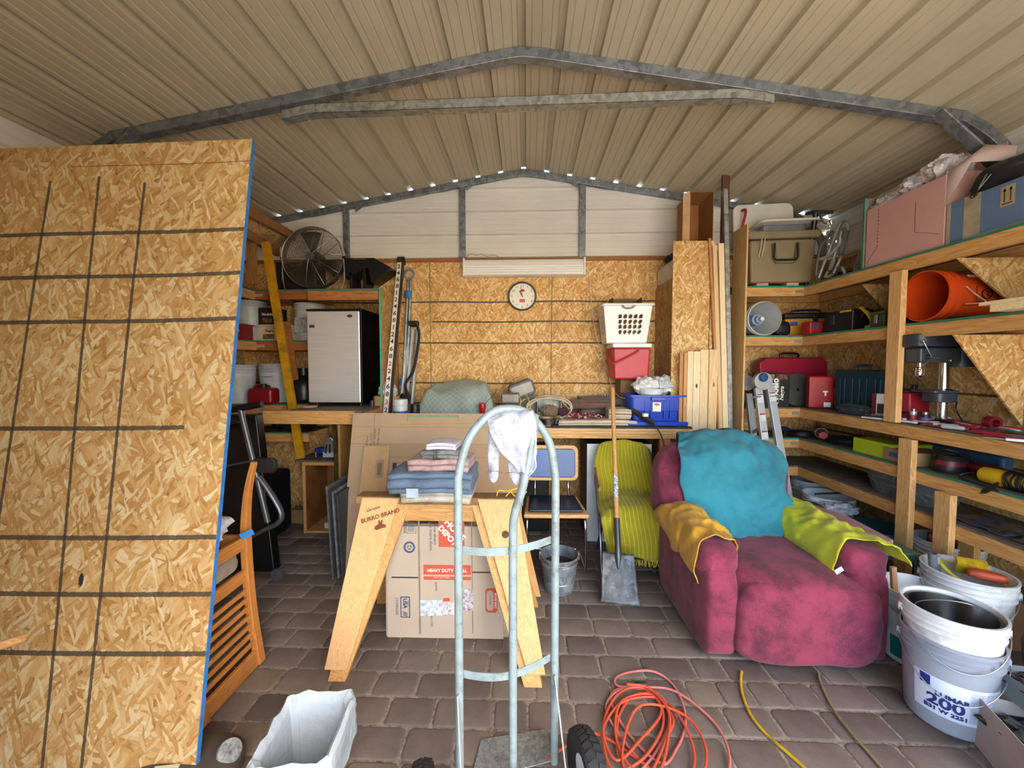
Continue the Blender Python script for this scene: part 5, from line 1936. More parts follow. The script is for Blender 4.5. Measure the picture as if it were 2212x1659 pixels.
# ---- recliner
t = thing('recliner', 'big burgundy suede recliner armchair with towels over it', 'armchair', (1.345, 2.35, 0))
SU = cloth('8b324b', '521b2e', fs=300, bump=.4, blot=7)
MB().box(-.38, .38, -.28, .42, .03, .36).build('body', SU, t, bevel=.04, seg=4)
MB().blob((0.012, -.06, .335), .295, .40, .125, .04, 2.5, p=4.5, seg=24).build('seat', SU, t)
MB().blob((0.045, -.345, .225), .355, .125, .207, .05, 2.5, seed=4, p=4.5, seg=26).build('footrest', SU, t)
for s1, x in ((-1, -.36), (1, .37)):
    MB().blob((x, -.02, .253), .085, .385, .25, .03, 2.5, seed=s1, p=7, seg=24).build('arm', SU, t)
    MB().blob((x + s1 * -.0, -.03, .505), .118, .355, .085, .05, 3, seed=3 + s1, p=4, seg=24).build('arm_pad', SU, t)
bk = MB(Matrix.Translation((-.05, .335, .70)) @ Matrix.Rotation(-.16, 4, 'X'))
bk.blob((0, 0, -.02), .425, .16, .315, .05, 2.2, seed=6, p=3.4, seg=30)
bk.build('backrest', SU, t)
for x in (-.3, .3):
    MB().box(x - .03, x + .03, -.2, -.14, 0, .035).box(x - .03, x + .03, .28, .34, 0, .035).build('foot', BLK, t)
TB = cloth('2f8494', '1f6474', fs=350, blot=4)


def prow(us, vs, ys):
    return [at(u, v, Y=y) for u, v, y in zip(us, vs, ys)]


def lr(a_, b_, n=6):
    return [a_ + (b_ - a_) * k / (n - 1) for k in range(n)]


rows = [[Vector((x, 2.93, .86)) for x in lr(1.10, 1.64)],
        [Vector((x, 2.88, 1.0)) for x in lr(1.09, 1.65)],
        [Vector((x, 2.78, 1.045 - .12 * abs(x - 1.3) ** 2 * 4)) for x in lr(1.06, 1.66)],
        prow((1463, 1505, 1555, 1605, 1650, 1690), (960, 944, 938, 943, 956, 980), (2.61, 2.64, 2.655, 2.655, 2.64, 2.59)),
        prow((1466, 1510, 1560, 1612, 1660, 1701), (990, 985, 980, 985, 990, 1003), (2.50, 2.48, 2.475, 2.475, 2.495, 2.55)),
        prow((1472, 1520, 1570, 1620, 1668, 1702), (1040, 1040, 1040, 1040, 1040, 1045), (2.51, 2.48, 2.475, 2.475, 2.485, 2.54)),
        prow((1488, 1530, 1575, 1625, 1670, 1709), (1090, 1092, 1092, 1092, 1092, 1090), (2.50, 2.465, 2.46, 2.46, 2.47, 2.51)),
        prow((1520, 1555, 1590, 1628, 1664, 1694), (1130, 1138, 1140, 1138, 1136, 1128), (2.46, 2.44, 2.435, 2.435, 2.44, 2.45)),
        prow((1556, 1582, 1606, 1636, 1665, 1688), (1172, 1176, 1180, 1178, 1176, 1172), (2.41, 2.385, 2.375, 2.375, 2.38, 2.39))]
tag(patch(rows, 8, .022, 4.5, seed=2, wr=.028).build('teal_towel', TB, solid=.006, ang=80), 'large teal bath towel over the back of the recliner', 'towel')


def arm_towel(nm, lab, xc, stations, m, seed, tagp=None):
    rows_ = []
    for (y, zi, zo, sk) in stations:
        base = .605
        row = [(xc - .135, zo), (xc - .140, (zo + base) / 2), (xc - .10, base - .005), (xc - .03, base + .012), (xc + .05, base + .01), (xc + .11, base - .01), (xc + .137, (zi + base) / 2 - .01), (xc + .137, zi)]
        rows_.append([Vector((x_, y + sk * (i - 3.5) / 3.5 + .012 * math.sin(i * 2 + y * 20), z_ + .006 * math.sin(y * 40 + i))) for i, (x_, z_) in enumerate(row)])
    return tag(patch(rows_, 8, .012, 9, seed=seed, wr=.030).build(nm, m, solid=.005, ang=80), lab, 'towel')


arm_towel('gold_towel', 'golden yellow towel over the arm of the recliner nearer the shovel', .985, ((2.60, .52, .50, .0), (2.46, .50, .47, .02), (2.30, .49, .45, .05), (2.16, .50, .46, .07), (2.03, .51, .40, .08)), cloth('d09c2c', 'a97a1a', fs=300, blot=8), 3)
arm_towel('lime_towel', 'lime yellow towel with white tag over the recliner arm beside the buckets', 1.715, ((2.62, .50, .46, -.02), (2.45, .52, .42, -.02), (2.30, .52, .41, -.04), (2.15, .53, .39, -.05), (2.00, .53, .36, -.06)), cloth('c6c72c', '9b9c1a', fs=300, blot=6), 5)
p = at(1812, 1232, Y=1.95)
o = MB().box(-.02, .02, -.002, 0, -.012, .012).build('care_label', mat('d9dccf', .6))
o.location = p
o.rotation_euler = (0, -.6, 0)
tag(o, 'small white brand tag stitched to the lime towel corner', 'tag')

# foam boards on a green stool behind the arm
t = thing('metal_stool', 'old green-grey metal stool holding pink foam boards beside the recliner', 'stool', (1.99, 2.46, 0))
GM = mat('5f7468', .5, .3, var=.15, dirt='4a4a40', ds=20)
MB().box(-.14, .20, -.24, .24, .44, .46).build('top', GM, t, bevel=.006)
for sx in (-1, 1):
    for sy in (-1, 1):
        MB().tube(spline([(sx * .10 + .03, sy * .22, .445), (sx * .15 + .04, sy * .23, .40), (sx * .17 + .05, sy * .235, .25), (sx * .19 + .05, sy * .24, .0)], 5), .017, 8, flat=(.4, 1)).build('leg', GM, t)
for i, (z, lab) in enumerate(((.4605, 'lower slab of pale pink foam board on the green stool'), (.4865, 'upper pink foam board with a cut notch, on the green stool'))):
    o = MB().prism([(-.16, .34), (.05, .30), (.13, .1), (.12, -.26), (.02, -.32), (-.13, -.25), (-.19, .1)], 0, .0255, 'XY').build('foam_board', mat(('c3a9a3', 'b58a8a')[i], .8, var=.08, vs=12, bump=.3, bs=60), bevel=.004)
    tag(put(o, (1.975 + .004 * i, 2.54, z), -.05), lab, 'foam board')


# ---- buckets
def ring_bucket(name, label, loc, h=.37, rt=.152, rb=.130, m=None, grp=None, handle=True, rz=0.0, inner=None, cat='bucket', hang=-.55, rings=(.93, .87, .80)):
    t = thing(name, label, cat, loc, rz=rz, group=grp)
    R = lambda z: rb + (rt - rb) * z / h
    prof = [(0, .004), (rb - .012, .004), (rb - .006, 0), (rb, .008)]
    zz = sorted(rings)
    for q_ in zz:
        z = h * q_
        prof += [(R(z) + .0, z - .004), (R(z) + .007, z), (R(z) + .0075, z + .004), (R(z) + .0, z + .008)]
    prof += [(R(h) + .0, h - .012), (R(h) + .007, h - .008), (R(h) + .007, h), (R(h) - .002, h), (R(h) - .004, h - .01), (rb - .006, .012), (0, .012)]
    MB().lathe(prof, 56).build('tub', m, t, ang=30)
    if handle:
        zh = h * zz[0] + .02
        r_ = R(zh) + .012
        pts = [(r_ * math.cos(a_), r_ * math.sin(a_) * 1.04, zh + hang * .17 * abs(math.sin(a_)) ** 1.5) for a_ in [PI + PI * k / 24 for k in range(25)]]
        MB().tube(pts, .0022, 8).build('handle', STEEL, t)
        for s1 in (-1, 1):
            MB().box(s1 * (r_ - .004) - .008, s1 * (r_ - .004) + .008, -.014, .014, zh - .015, zh + .018).build('ear', m, t, bevel=.003)
    return t, R


BG = mat('9499a3', .4, var=.06)
BW = mat('dcdcda', .4, var=.05, dirt='b5b2ab', ds=7)
face = math.atan2(1.80, 1.69) * -1          # turn the label towards the door
t, R = ring_bucket('paint_bucket', 'grey plastic paint bucket with a blue and white 200 label', (1.80, 1.69, 0), m=BG, rz=-.82 + .15, hang=-.9)
r0 = .1405
mb = MB()
mb.lathe([(R(.07) + .0012, .07), (R(.225) + .0012, .225)], 40, caps=False, a0=PI * 1.22, a1=PI * 1.85)
mb.build('label', mat('cfd6e4', .45, var=.04), t)
DB = mat('1d2a6b', .5, var=0)
for (s_, sz, x, z, bd, sx_) in (('LUMAR', .026, .006, .160, .0008, 1.15), ('200', .058, -.012, .127, .0016, 1.25), ('B31 W 2251', .021, -.010, .093, .0008, 1.15)):
    wrap(text(s_, sz, DB, t, (x - .012, -.0025, z), bold=bd, sx=sx_), R(z) + .001)
mb = MB()
mb.lathe([(R(.180) + .002, .180), (R(.221) + .002, .221)], 8, caps=False, a0=PI * 1.27, a1=PI * 1.345)
mb.build('brand_mark', mat('1f2f7d', .5), t)
mb = MB()
for k in range(26):
    z = .085 + k * .005
    for (a0_, a1_) in ((1.60, 1.695), (1.71, 1.83)):
        mb.lathe([(R(z) + .0018, z), (R(z) + .0018, z + .0018)], 10, caps=False, a0=PI * a0_, a1=PI * (a1_ - .02 * ((k * 7) % 5) / 5))
mb.build('small_print', mat('8d97ab', .6, var=.2, vs=90), t)
t2, R2 = ring_bucket('plastic_bucket', 'white plastic bucket nested in the grey paint bucket, with a steel insert', (1.80, 1.69, .115), m=BW, rz=-.6, hang=-.8, rt=.151, rb=.128)
t3 = thing('metal_insert', 'shiny steel pail with a wire bail sitting inside the nested white bucket', 'pail', (1.80, 1.69, .30))
MB().lathe([(0, .002), (.108, .002), (.134, .165), (.140, .168), (.140, .171), (.131, .170), (.106, .006), (0, .006)], 48).build('pail', mat('9b9c9a', .22, 1.0, var=.1), t3)
MB().tube([(.128 * math.cos(a_), .128 * math.sin(a_) * .3 + .02, .165 + .01 * math.sin(a_)) for a_ in [PI * k / 20 for k in range(21)]], .0022, 6).build('bail', STEEL, t3)
t, R = ring_bucket('plastic_bucket', 'white bucket with a teal label standing behind the recliner arm', (2.0, 2.03, 0), m=BW, rz=-.35, hang=-.6)
MB().lathe([(R(.03) + .0015, .03), (R(.135) + .0015, .135)], 40, caps=False, a0=PI * 1.12, a1=PI * 1.7).build('label', mat('0f7f7a', .45), t)
wrap(text('E-Ti', .045, WPRINT, t, (-.03, -.003, .105), bold=.002), R(.1) + .001)
wrap(text('Color reducer', .018, WPRINT, t, (-.03, -.003, .065)), R(.07) + .001)
MB().lathe([(R(.15) + .0018, .15), (R(.19) + .0018, .19)], 8, caps=False, a0=PI * 1.40, a1=PI * 1.47).build('red_mark', RED, t)
for k in range(3):
    wrap(text(('PLASTIC', 'RESTORATION', 'SERVICES')[k], .016, INK, t, (-.03, -.003, .262 - k * .019)), R(.24) + .001)
t4 = tag(put(MB().box(-.013, .013, -.008, .008, .012, .47).build('stir_stick', wood('9a6f48', 'c09468', 'z'), bevel=.002), (1.93, 2.05, 0), rot=(0, -.10, 0)), 'wooden stick standing in the teal-labelled bucket', 'stick')
t, R = ring_bucket('plastic_bucket', 'tall white bucket of tools printed with dependability continues', (2.26, 2.06, .0), h=.455, rt=.165, rb=.14, m=BW, rz=-.75, hang=-.9)
for (s_, sz, x, z) in (('of dependability continues', .020, .01, .335), ('just', .018, .09, .305), ('plant it', .018, .09, .285)):
    wrap(text(s_, sz, INK, t, (x - .03, -.003, z)), R(z) + .001)
mb = MB()
mb.tube([(.028 * math.cos(a_), .028 * math.sin(a_), 0) for a_ in [.2 + 5.0 * k / 24 for k in range(25)]], .007, 8, flat=(.3, 1))
mb.tube([(.010 * math.cos(a_), .010 * math.sin(a_) - .004, 0) for a_ in [.2 + 5.0 * k / 14 for k in range(15)]], .005, 8, flat=(.3, 1))
o = mb.build('swirl_logo', mat('1f4a5c', .5), t)
o.rotation_euler = (PI / 2, 0, 0)
o.location = (.0, -.0, .265)
for v_ in o.data.vertices:
    v_.co.z += R(.265) + .001 - (R(.265) - math.sqrt(max(0, R(.265) ** 2 - v_.co.x ** 2)))
bc_ = Vector((2.26, 2.06, .455))
tag(put(MB().tube([(.12 * math.cos(a_), .12 * math.sin(a_), .01 * math.sin(3 * a_)) for a_ in [2 * PI * k / 30 for k in range(30)]], .011, 8, closed=True, flat=(.4, 1)).build('yellow_hose_ring', mat('d9cc22', .5)), bc_ + Vector((.03, 0, -.025)), rot=(.12, .1, 0)), 'ring of bright yellow strap in the tall tool bucket', 'strap')
tag(put(MB().box(-.055, .055, -.02, .02, -.04, .04).build('yellow_box', mat('c9a21e', .5, var=.2, vs=30), bevel=.002), bc_ + Vector((.05, .03, .0)), rot=(.5, 0, -.6)), 'small yellow card box in the tall tool bucket', 'box')
tag(put(MB().blob((0, 0, 0), .07, .028, .022, .1, 4, p=3).build('orange_tool', mat('c4502c', .5)), bc_ + Vector((.055, -.04, -.01)), rz=-.6), 'orange plastic knife case in the tall tool bucket', 'tool')
for i, (dx, dy, hh_, lab) in enumerate(((-.06, .05, .50, 'clear plastic tube standing in the tall tool bucket'), (-.095, .03, .52, 'grey tube standing at the bucket edge beside the clear one'))):
    tag(put(MB().lathe([(.014, 0), (.016, .0), (.018, hh_ - .02), (.016, hh_ - .02)], 20, caps=False).build('tube', mat(('a9a9a6', '6b6c6c')[i], .2, alpha=.7 if i == 0 else 1)), (2.26 + dx, 2.06 + dy, .015), rot=(-.04, -.06, 0)), lab, 'tube')

# open boxes at the frame edge
for (x, y, z, w_, d_, h_, c_, rz, lab) in ((1.88, 1.40, .0, .15, .13, .20, 'b0a39c', -.35, 'beige open carton with dark scraps at the corner of the floor'), (2.02, 1.47, .21, .16, .12, .09, '6f7678', -.15, 'grey open box of odds and ends stacked on the beige carton')):
    t = thing('open_box', lab, 'box', (x, y, z), rz=rz)
    mb = MB()
    for q in ((-w_, -w_ + .003, -d_, d_, 0, h_), (w_ - .003, w_, -d_, d_, 0, h_), (-w_ + .0032, w_ - .0032, -d_, -d_ + .003, 0, h_), (-w_ + .0032, w_ - .0032, d_ - .003, d_, 0, h_), (-w_ + .0032, w_ - .0032, -d_ + .0032, d_ - .0032, 0, .003)):
        mb.box(*q)
    mb.build('box', mat(c_, .8, var=.06), t)
    o = MB().blob((0, 0, h_ * .55), w_ * .85, d_ * .85, h_ * .25, .5, 9, seed=h_, p=4).build('scraps', mat('4b4642', .7, var=.5, vs=50, bump=.8), t)
tag(put(MB().blob((0, 0, .2), .12, .12, .2, .15, 3, p=3).build('black_bag', mat('121214', .4, bump=.5, bs=20)), (2.32, 1.70, .0)), 'black rubbish bag standing behind the nested paint buckets', 'bag')

# ---- waste bin with bag
t = thing('waste_bin', 'small rectangular waste bin', 'bin', (-.735, 1.235, 0), rz=.10)
mb = MB()
o_ = rrect(2, 2, .35, 5)
W2, D2, Hb = .115, .135, .285
prof = [(.80, .004), (.99, Hb - .006), (.965, Hb - .006), (.775, .012)]
rings = [[mb.v((x * W2 * s_, y_ * D2 * s_, z)) for (x, y_) in o_] for (s_, z) in prof]
for A, B in zip(rings, rings[1:]):
    for k in range(len(A)):
        mb.f([A[k], A[(k + 1) % len(A)], B[(k + 1) % len(A)], B[k]])
mb.f(rings[0]); mb.f(rings[-1][::-1])
mb.build('bin', mat('5f635c', .5), t)
mb = MB()
n = 72
oo = spline([(x, y_, 0) for (x, y_) in rrect(2, 2, .35, 3)], 5, closed=True)
n = len(oo)
BP = [(.66, .03), (.75, .14), (.82, .24), (.87, Hb - .005), (1.0, Hb + .016), (1.08, Hb + .002), (1.09, Hb - .03), (1.07, Hb - .08), (1.10, Hb - .13)]


def bagf(u, v):
    k = round(u * n) % n
    f_ = v * (len(BP) - 1)
    i = min(int(f_), len(BP) - 2)
    s_ = BP[i][0] + (BP[i + 1][0] - BP[i][0]) * (f_ - i)
    z = BP[i][1] + (BP[i + 1][1] - BP[i][1]) * (f_ - i)
    p = oo[k]
    q = Vector((p.x * 2.2, p.y * 2.2, v * 2.5))
    wv = noise.noise(q * 1.6) * .04 * (1 if v > .5 else .3) + abs(noise.noise(q * 4 + Vector((3, 0, 0)))) * .05 * (v > .5)
    hem = .05 * noise.noise(Vector((p.x * 1.7, p.y * 1.7, 7))) if v > .8 else 0
    up_ = .018 * noise.noise(Vector((p.x * 3, p.y * 3, 1))) if .35 < v < .75 else 0
    return (p.x * W2 * (s_ + wv), p.y * D2 * (s_ + wv), z + hem + up_)


mb.grid(n, 40, bagf)
o = mb.build('bin_bag', mat('b3bcbf', .2, var=.06, bump=1.0, bs=38), ang=70)
put(o, (-.735, 1.235, 0), .10)
tag(o, 'silvery white plastic bag lining the waste bin on the pavers', 'bag')
t['label'] = 'small rectangular waste bin under its silvery white bag'

# vacuum-like machine at the bottom edge
p = at(395, 1665, Z=.10)
t = thing('floor_machine', 'grey-brown machine housing with clear round dial at the foot of the OSB sheet', 'machine', (p.x - .01, p.y + .02, 0), rz=.15)
MB().blob((0, 0, .06), .17, .13, .062, .03, 2, p=3).build('housing', mat('4d473f', .5, var=.15), t)
MB(Matrix.Translation((.135, .02, .115)) @ Matrix.Rotation(.5, 4, 'Y') @ Matrix.Rotation(.4, 4, 'X')).lathe([(0, -.03), (.035, -.03), (.040, 0), (.036, .008), (0, .010)], 28).build('dial', mat('8d8f8c', .15, var=.3, vs=60), t)
MB(Matrix.Translation((-.03, -.03, .1235)) @ Matrix.Rotation(.15, 4, 'X')).box(-.05, .03, -.010, .010, -.001, .001).build('plate', mat('c9bf9c', .6), t)
for i, (u, v) in enumerate(((208, 1650), (245, 1645))):
    p = at(u, v, Z=.06)
    tag(MB().tube(spline([p + Vector((-.05, -.08, -.055)), p + Vector((-.02, -.02, -.0)), p + Vector((.0, .01, .01)), p + Vector((.01, -.02, -.02)), p + Vector((0, -.08, -.055))], 5), .008, 8).build('dark_hose', mat('2b241e', .6)), ('first dark loop of hose at the foot of the OSB sheet', 'second dark hose loop, next to the machine housing')[i], 'hose')

# ---- cords on the floor
rr = random.Random(12)
pts = []
z = .007


def fl(u, v, z=.007):
    p = at(u, v, Z=z)
    return Vector((p.x, p.y, z))


seqs = [(1180, 1640), (1260, 1592), (1320, 1598), (1400, 1650), (1460, 1700), (1500, 1640), (1480, 1560), (1430, 1500), (1380, 1495), (1345, 1540), (1335, 1610), (1345, 1670), (1400, 1680), (1440, 1600), (1445, 1540), (1400, 1490), (1350, 1495), (1310, 1540), (1300, 1600), (1330, 1660), (1390, 1640), (1430, 1570), (1425, 1520), (1380, 1500), (1330, 1520), (1305, 1580), (1330, 1640), (1390, 1600), (1430, 1540), (1400, 1500), (1350, 1510), (1330, 1580), (1360, 1650), (1420, 1690), (1510, 1690), (1530, 1620), (1500, 1560), (1440, 1525), (1390, 1525), (1360, 1570), (1345, 1640), (1380, 1700), (1430, 1660), (1445, 1600), (1440, 1530), (1410, 1490), (1350, 1480)]
orange = [fl(u + rr.uniform(-7, 7), v + rr.uniform(-7, 7), .006 + .0018 * (i % 7) + .0004 * i) for i, (u, v) in enumerate(seqs)]
pink = [(1370, 1483), (1335, 1482), (1330, 1465), (1360, 1452), (1410, 1450), (1450, 1475), (1475, 1520), (1480, 1570), (1460, 1620), (1430, 1650), (1370, 1600), (1330, 1540), (1320, 1500), (1350, 1485), (1400, 1484), (1450, 1490), (1500, 1520), (1550, 1570), (1575, 1630), (1565, 1690), (1500, 1730), (1440, 1700), (1380, 1640), (1320, 1560), (1310, 1520), (1340, 1490), (1385, 1488), (1430, 1505), (1445, 1560), (1420, 1620), (1380, 1670)]
pinkp = [fl(u, v, .006 + .0016 * ((i * 3) % 7)) for i, (u, v) in enumerate(pink)]
t = thing('extension_cord', 'tangled coil of orange extension cord on the pavers', 'cord', (0, 0, 0))
MB().tube(spline(orange, 8), .0052, 8).build('cord', mat('cf5134', .45, var=.08), t)
t = thing('extension_cord', 'faded pink extension cord tangled with the orange one, black socket end', 'cord', (0, 0, 0))
MB().tube(spline(pinkp, 8), .0052, 8).build('cord', mat('c57067', .5, var=.12), t)
a = fl(1372, 1478, .014)
MB().tube([a, a + Vector((.02, .0, 0)), a + Vector((.05, -.002, 0))], [.010, .014, .013], 12).build('socket', mat('2c3331', .4), t)
tag(MB().tube(spline([fl(1602, 1450), fl(1600, 1470), fl(1604, 1500), fl(1622, 1545), (fl(1655, 1585)), fl(1700, 1625), fl(1745, 1665), fl(1790, 1710)], 6), .0062, 8).build('yellow_hose', mat('c9a01c', .5, dirt='6d5a2a', ds=5)), 'yellow cord running out from under the recliner', 'cord')
tag(MB().tube(spline([fl(1768, 1455), fl(1774, 1478), fl(1800, 1532), fl(1840, 1585), fl(1880, 1630), fl(1912, 1668), fl(1950, 1710)], 6), .0055, 8).build('khaki_hose', mat('8f7c58', .6)), 'khaki brown cord running out from under the recliner, nearer the buckets', 'cord')
# ================================================================== THINGS ON THE CORNER RACKING
S1, S2, S3, S4, S5 = 2.1975, 1.7675, 1.1325, .8625, .6125


def rbox(t, nm, x0, x1, y0, y1, z0, z1, m, bev=.008, tx=0, ty=0):
    return MB().box(x0, x1, y0, y1, z0, z1, tx=tx, ty=ty).build(nm, m, t, bevel=bev, seg=3)


# ---- top shelf
TN = mat('8c7c5c', .5, var=.05, bump=.15, bs=200)
t = thing('camping_cooler', 'big tan moulded cooler with rope handle on the top shelf', 'cooler', (2.235, 3.72, S1), rz=-.06)
rbox(t, 'body', -.275, .27, -.165, .165, .03, .40, TN, .02, .02, .012)
rbox(t, 'lid', -.30, .30, -.185, .185, .405, .475, TN, .02)
for x in (-.15, .10):
    rbox(t, 'foot', x - .05, x + .05, -.14, -.06, 0, .03, mat('b5ab90', .6), .004)
MB().prism([(-.10, .36), (-.085, .22), (-.06, .19), (.09, .19), (.115, .22), (.13, .36), (.10, .36), (.085, .23), (-.055, .23), (-.07, .36)], -.185, -.1655, 'XZ').build('handle_recess', mat('7c6d50', .5), t, bevel=.003)
MB().tube([(-.085, -.19, .36), (-.09, -.195, .24), (-.075, -.195, .215), (.085, -.195, .215), (.105, -.195, .24), (.10, -.19, .36)], .008, 8).build('rope_handle', BLK, t)
for x in (-.19, -.165):
    MB().tube(spline([(x, -.188, .41), (x - .005, -.187, .34), (x - .02, -.184, .25)], 5), .004, 6).build('latch_strap', mat('c9bfa6', .5), t)
t = thing('bath_seat', 'white plastic bath seat with red grab handle on the tan cooler', 'bath seat', (2.19, 3.70, S1 + .4765), rz=-.08)
WS = mat('d6cfc0', .45, var=.04)
mb = MB(Matrix.Translation((-.03, .05, .03)) @ Matrix.Rotation(-.12, 4, 'X'))
mb.prism(rrect(.52, .30, .06, 6, 0, .135), -.012, .012, 'XZ')
mb.build('back_panel', WS, t, bevel=.008, seg=3)
mb = MB(Matrix.Translation((.10, -.05, .075)))
mb.prism(rrect(.52, .28, .06, 6), -.011, .011, 'XY')
mb.build('seat_panel', WS, t, bevel=.01, seg=3)
MB().box(-.1, .25, -.1, .05, 0, .064).build('frame', STEEL, t, bevel=.01)
MB().tube(spline([(-.225, .035, .075), (-.23, .01, .08), (-.222, .0, .14), (-.21, .0, .20), (-.205, .015, .245), (-.22, .05, .25)], 5), .011, 10).build('grab_handle', mat('b0182e', .35), t)
# walker
t = thing('walker', 'folded aluminium walking frame with grey foam grips on the top shelf', 'walking frame', (0, 0, 0))
G1 = mat('6d6b69', .8)
for i, (pts, m, r_) in enumerate((([(1768, 603), (1790, 545), (1812, 490), (1822, 478), (1832, 490), (1826, 530), (1815, 560)], ALU, .012), ([(1782, 606), (1800, 560), (1818, 500)], ALU, .011),
                                   ([(1815, 560), (1800, 590), (1786, 606)], ALU, .012), ([(1762, 600), (1766, 560), (1775, 530), (1800, 500)], mat('5d5d5e', .5, .5), .010),
                                   ([(1770, 560), (1790, 552), (1812, 530), (1815, 515)], ALU, .012), ([(1800, 600), (1806, 580), (1816, 576), (1824, 586), (1824, 600)], STEEL, .012))):
    P = [at(u, v, Y=3.32 - .03 * i) for (u, v) in pts]
    P = [Vector((p.x, p.y, max(p.z, S1 + .012))) for p in P]
    MB().tube(spline(P, 6), r_, 10).build('tube', m, t)
a, b = at(1828, 500, Y=3.30), at(1815, 550, Y=3.28)
MB().tube([a, b], .018, 12).build('grip', G1, t)
a, b = at(1800, 560, Y=3.24), at(1792, 585, Y=3.24)
MB().tube([a, b], .017, 12).build('grip', G1, t)
t = thing('bicycle_part', 'black and chrome handlebar assembly behind the bath seat', 'handlebar', (0, 0, 0))
MB().tube(spline([at(1742, 462, Y=3.55), at(1760, 458, Y=3.5), at(1800, 458, Y=3.45)], 5), .014, 10).build('bar', BLK, t)
MB().tube(spline([at(1770, 465, Y=3.5), at(1778, 480, Y=3.45), at(1788, 482, Y=3.4), at(1794, 475, Y=3.4)], 5), .006, 8).build('lever', STEEL, t)
MB().tube([at(1762, 460, Y=3.5), at(1756, 500, Y=3.55), Vector((2.47, 3.62, S1 + .01))], .02, 10).build('stem', BLK, t)
tag(put(MB().blob((0, 0, .09), .10, .09, .10, .2, 4, p=3).build('grey_sack', mat('7c766e', .9, bump=.3)), (2.62, 3.12, S1)), 'grey cloth sack behind the walking frame', 'sack')
tag(put(MB().box(-.10, .10, -.03, .03, 0, .09).build('black_case', BLK, bevel=.015), (2.70, 3.42, S1 + 0)), 'small black case at the back of the top shelf by the walker', 'case')
t = thing('divider_sheet', 'upright grey panel with green painted edge beside the pink carton', 'panel', (2.575, 2.98, S1))
MB().box(-.15, .2, -.006, .006, 0, .50).build('board', mat('8a8378', .7), t)
MB().box(-.154, -.1502, -.0065, .0065, 0, .50).build('painted_edge', TEAL, t)
# pink carton, open flap, bags
PK = mat('c99a93', .75, var=.03)
t = thing('pink_carton', 'big open pink carton on the top shelf with dashed cut marks', 'carton', (2.60, 2.695, S1))
x0, x1, y0, y1, hh_ = -.17, .17, -.265, .265, .43
mb = MB()
for q in ((x0, x0 + .004, y0, y1, 0, hh_ - .02), (x1 - .004, x1, y0, y1, 0, hh_), (x0 + .0042, x1 - .0042, y0, y0 + .004, 0, hh_), (x0 + .0042, x1 - .0042, y1 - .004, y1, 0, hh_ - .05), (x0 + .0042, x1 - .0042, y0 + .0042, y1 - .0042, 0, .004)):
    mb.box(*q)
mb.build('carton', PK, t)
mb = MB()
for k in range(11):
    mb.box(x0 - .0008, x0, .17, .174, .13 + k * .024, .144 + k * .024)
mb.beam((x0 - .0004, .172, .13), (x0 - .0004, .255, .03), .003, .0006, up=(1, 0, 0))
mb.beam((x0 - .0004, -.09, .32), (x0 - .0004, -.09, .14), .003, .0006, up=(1, 0, 0))
mb.beam((x0 - .0004, -.09, .14), (x0 - .0004, -.24, .08), .002, .0006, up=(1, 0, 0))
mb.build('cut_marks', mat('4a2a22', .8), t)
t2 = [at(2036, 380, X=2.43), at(2040, 448, X=2.43), at(2098, 350, Y=2.33), at(2192, 345, Y=2.23), at(2198, 314, Y=2.23), at(2130, 312, Y=2.31)]
mb = MB()
A_ = [mb.v(p - t.location) for p in t2]
mb.f([A_[0], A_[1], A_[2], A_[5]])
mb.f([A_[5], A_[2], A_[3], A_[4]])
mb.build('end_flap', mat('bfa79f', .8, var=.05), t, solid=.004, ang=10)
p1, p2, p3, p4 = Vector((2.485, 2.86, 2.645)), Vector((2.485, 2.35, 2.645)), Vector((2.80, 2.36, 2.86)), Vector((2.80, 2.86, 2.86))
tag(MB().tube([p + Vector((0, 0, 0)) for p in (Vector((2.80, 2.86, 2.64)), Vector((2.80, 2.36, 2.64)))], .004, 6).build('carton_lip', PK), 'thin bent rim strip at the rear of the pink carton', 'strip') if False else None
MB().hexa([(x1 - .006, y0, hh_), (x1 - .002, y0, hh_), (x1 - .002, y1, hh_), (x1 - .006, y1, hh_), (x1 + .0, y0 + .01, hh_ + .17), (x1 + .004, y0 + .01, hh_ + .17), (x1 + .004, y1 - .01, hh_ + .06), (x1, y1 - .01, hh_ + .06)]).build('side_flap', PK, t)
BGM = mat('d9cfcf', .15, var=.3, vs=30, bump=.9, bs=40, dirt='9c3038', ds=14)
for i, (y, r_, z, lab) in enumerate(((2.88, .12, .42, 'shiny crumpled red and white plastic bag hanging over the pink carton edge'), (2.70, .12, .46, 'second red and white plastic bag in the pink carton'), (2.55, .10, .49, 'plastic bag with red print at the raised flap of the pink carton'))):
    tag(put(MB().blob((0, 0, 0), .115, r_, .08, .35, 3.5, seed=i * 3 + 1, seg=22).build('plastic_bag', BGM), (2.55, y, S1 + z)), lab, 'bag')
# blue taped box
t = thing('blue_carton', 'blue carton with broad tape and two printed arrows on the top shelf', 'carton', (2.60, 2.235, S1))
BX = mat('5c7392', .8, var=.05)
rbox(t, 'carton', -.165, .17, -.185, .185, 0, .235, BX, .003)
TPE = mat('a2957e', .6, var=.12, vs=20)
MB().box(-.1665, -.1652, .015, .095, 0, .235).box(-.1665, .17, .015, .095, .2352, .2362).box(-.1665, -.1652, .165, .1845, .001, .234).box(-.1665, -.1652, -.1845, .0148, 0.001, .014).build('tape', TPE, t)
MB().box(-.1662, -.1652, -.135, -.075, .115, .215).build('arrow_ground', mat('b09a78', .7), t)
mb = MB()
for yy_ in (-.118, -.092):
    mb.box(-.1672, -.1663, yy_ - .002, yy_ + .002, .135, .200)
    mb.prism([(yy_ - .008, .190), (yy_, .206), (yy_ + .008, .190)], -.1672, -.1663, 'YZ')
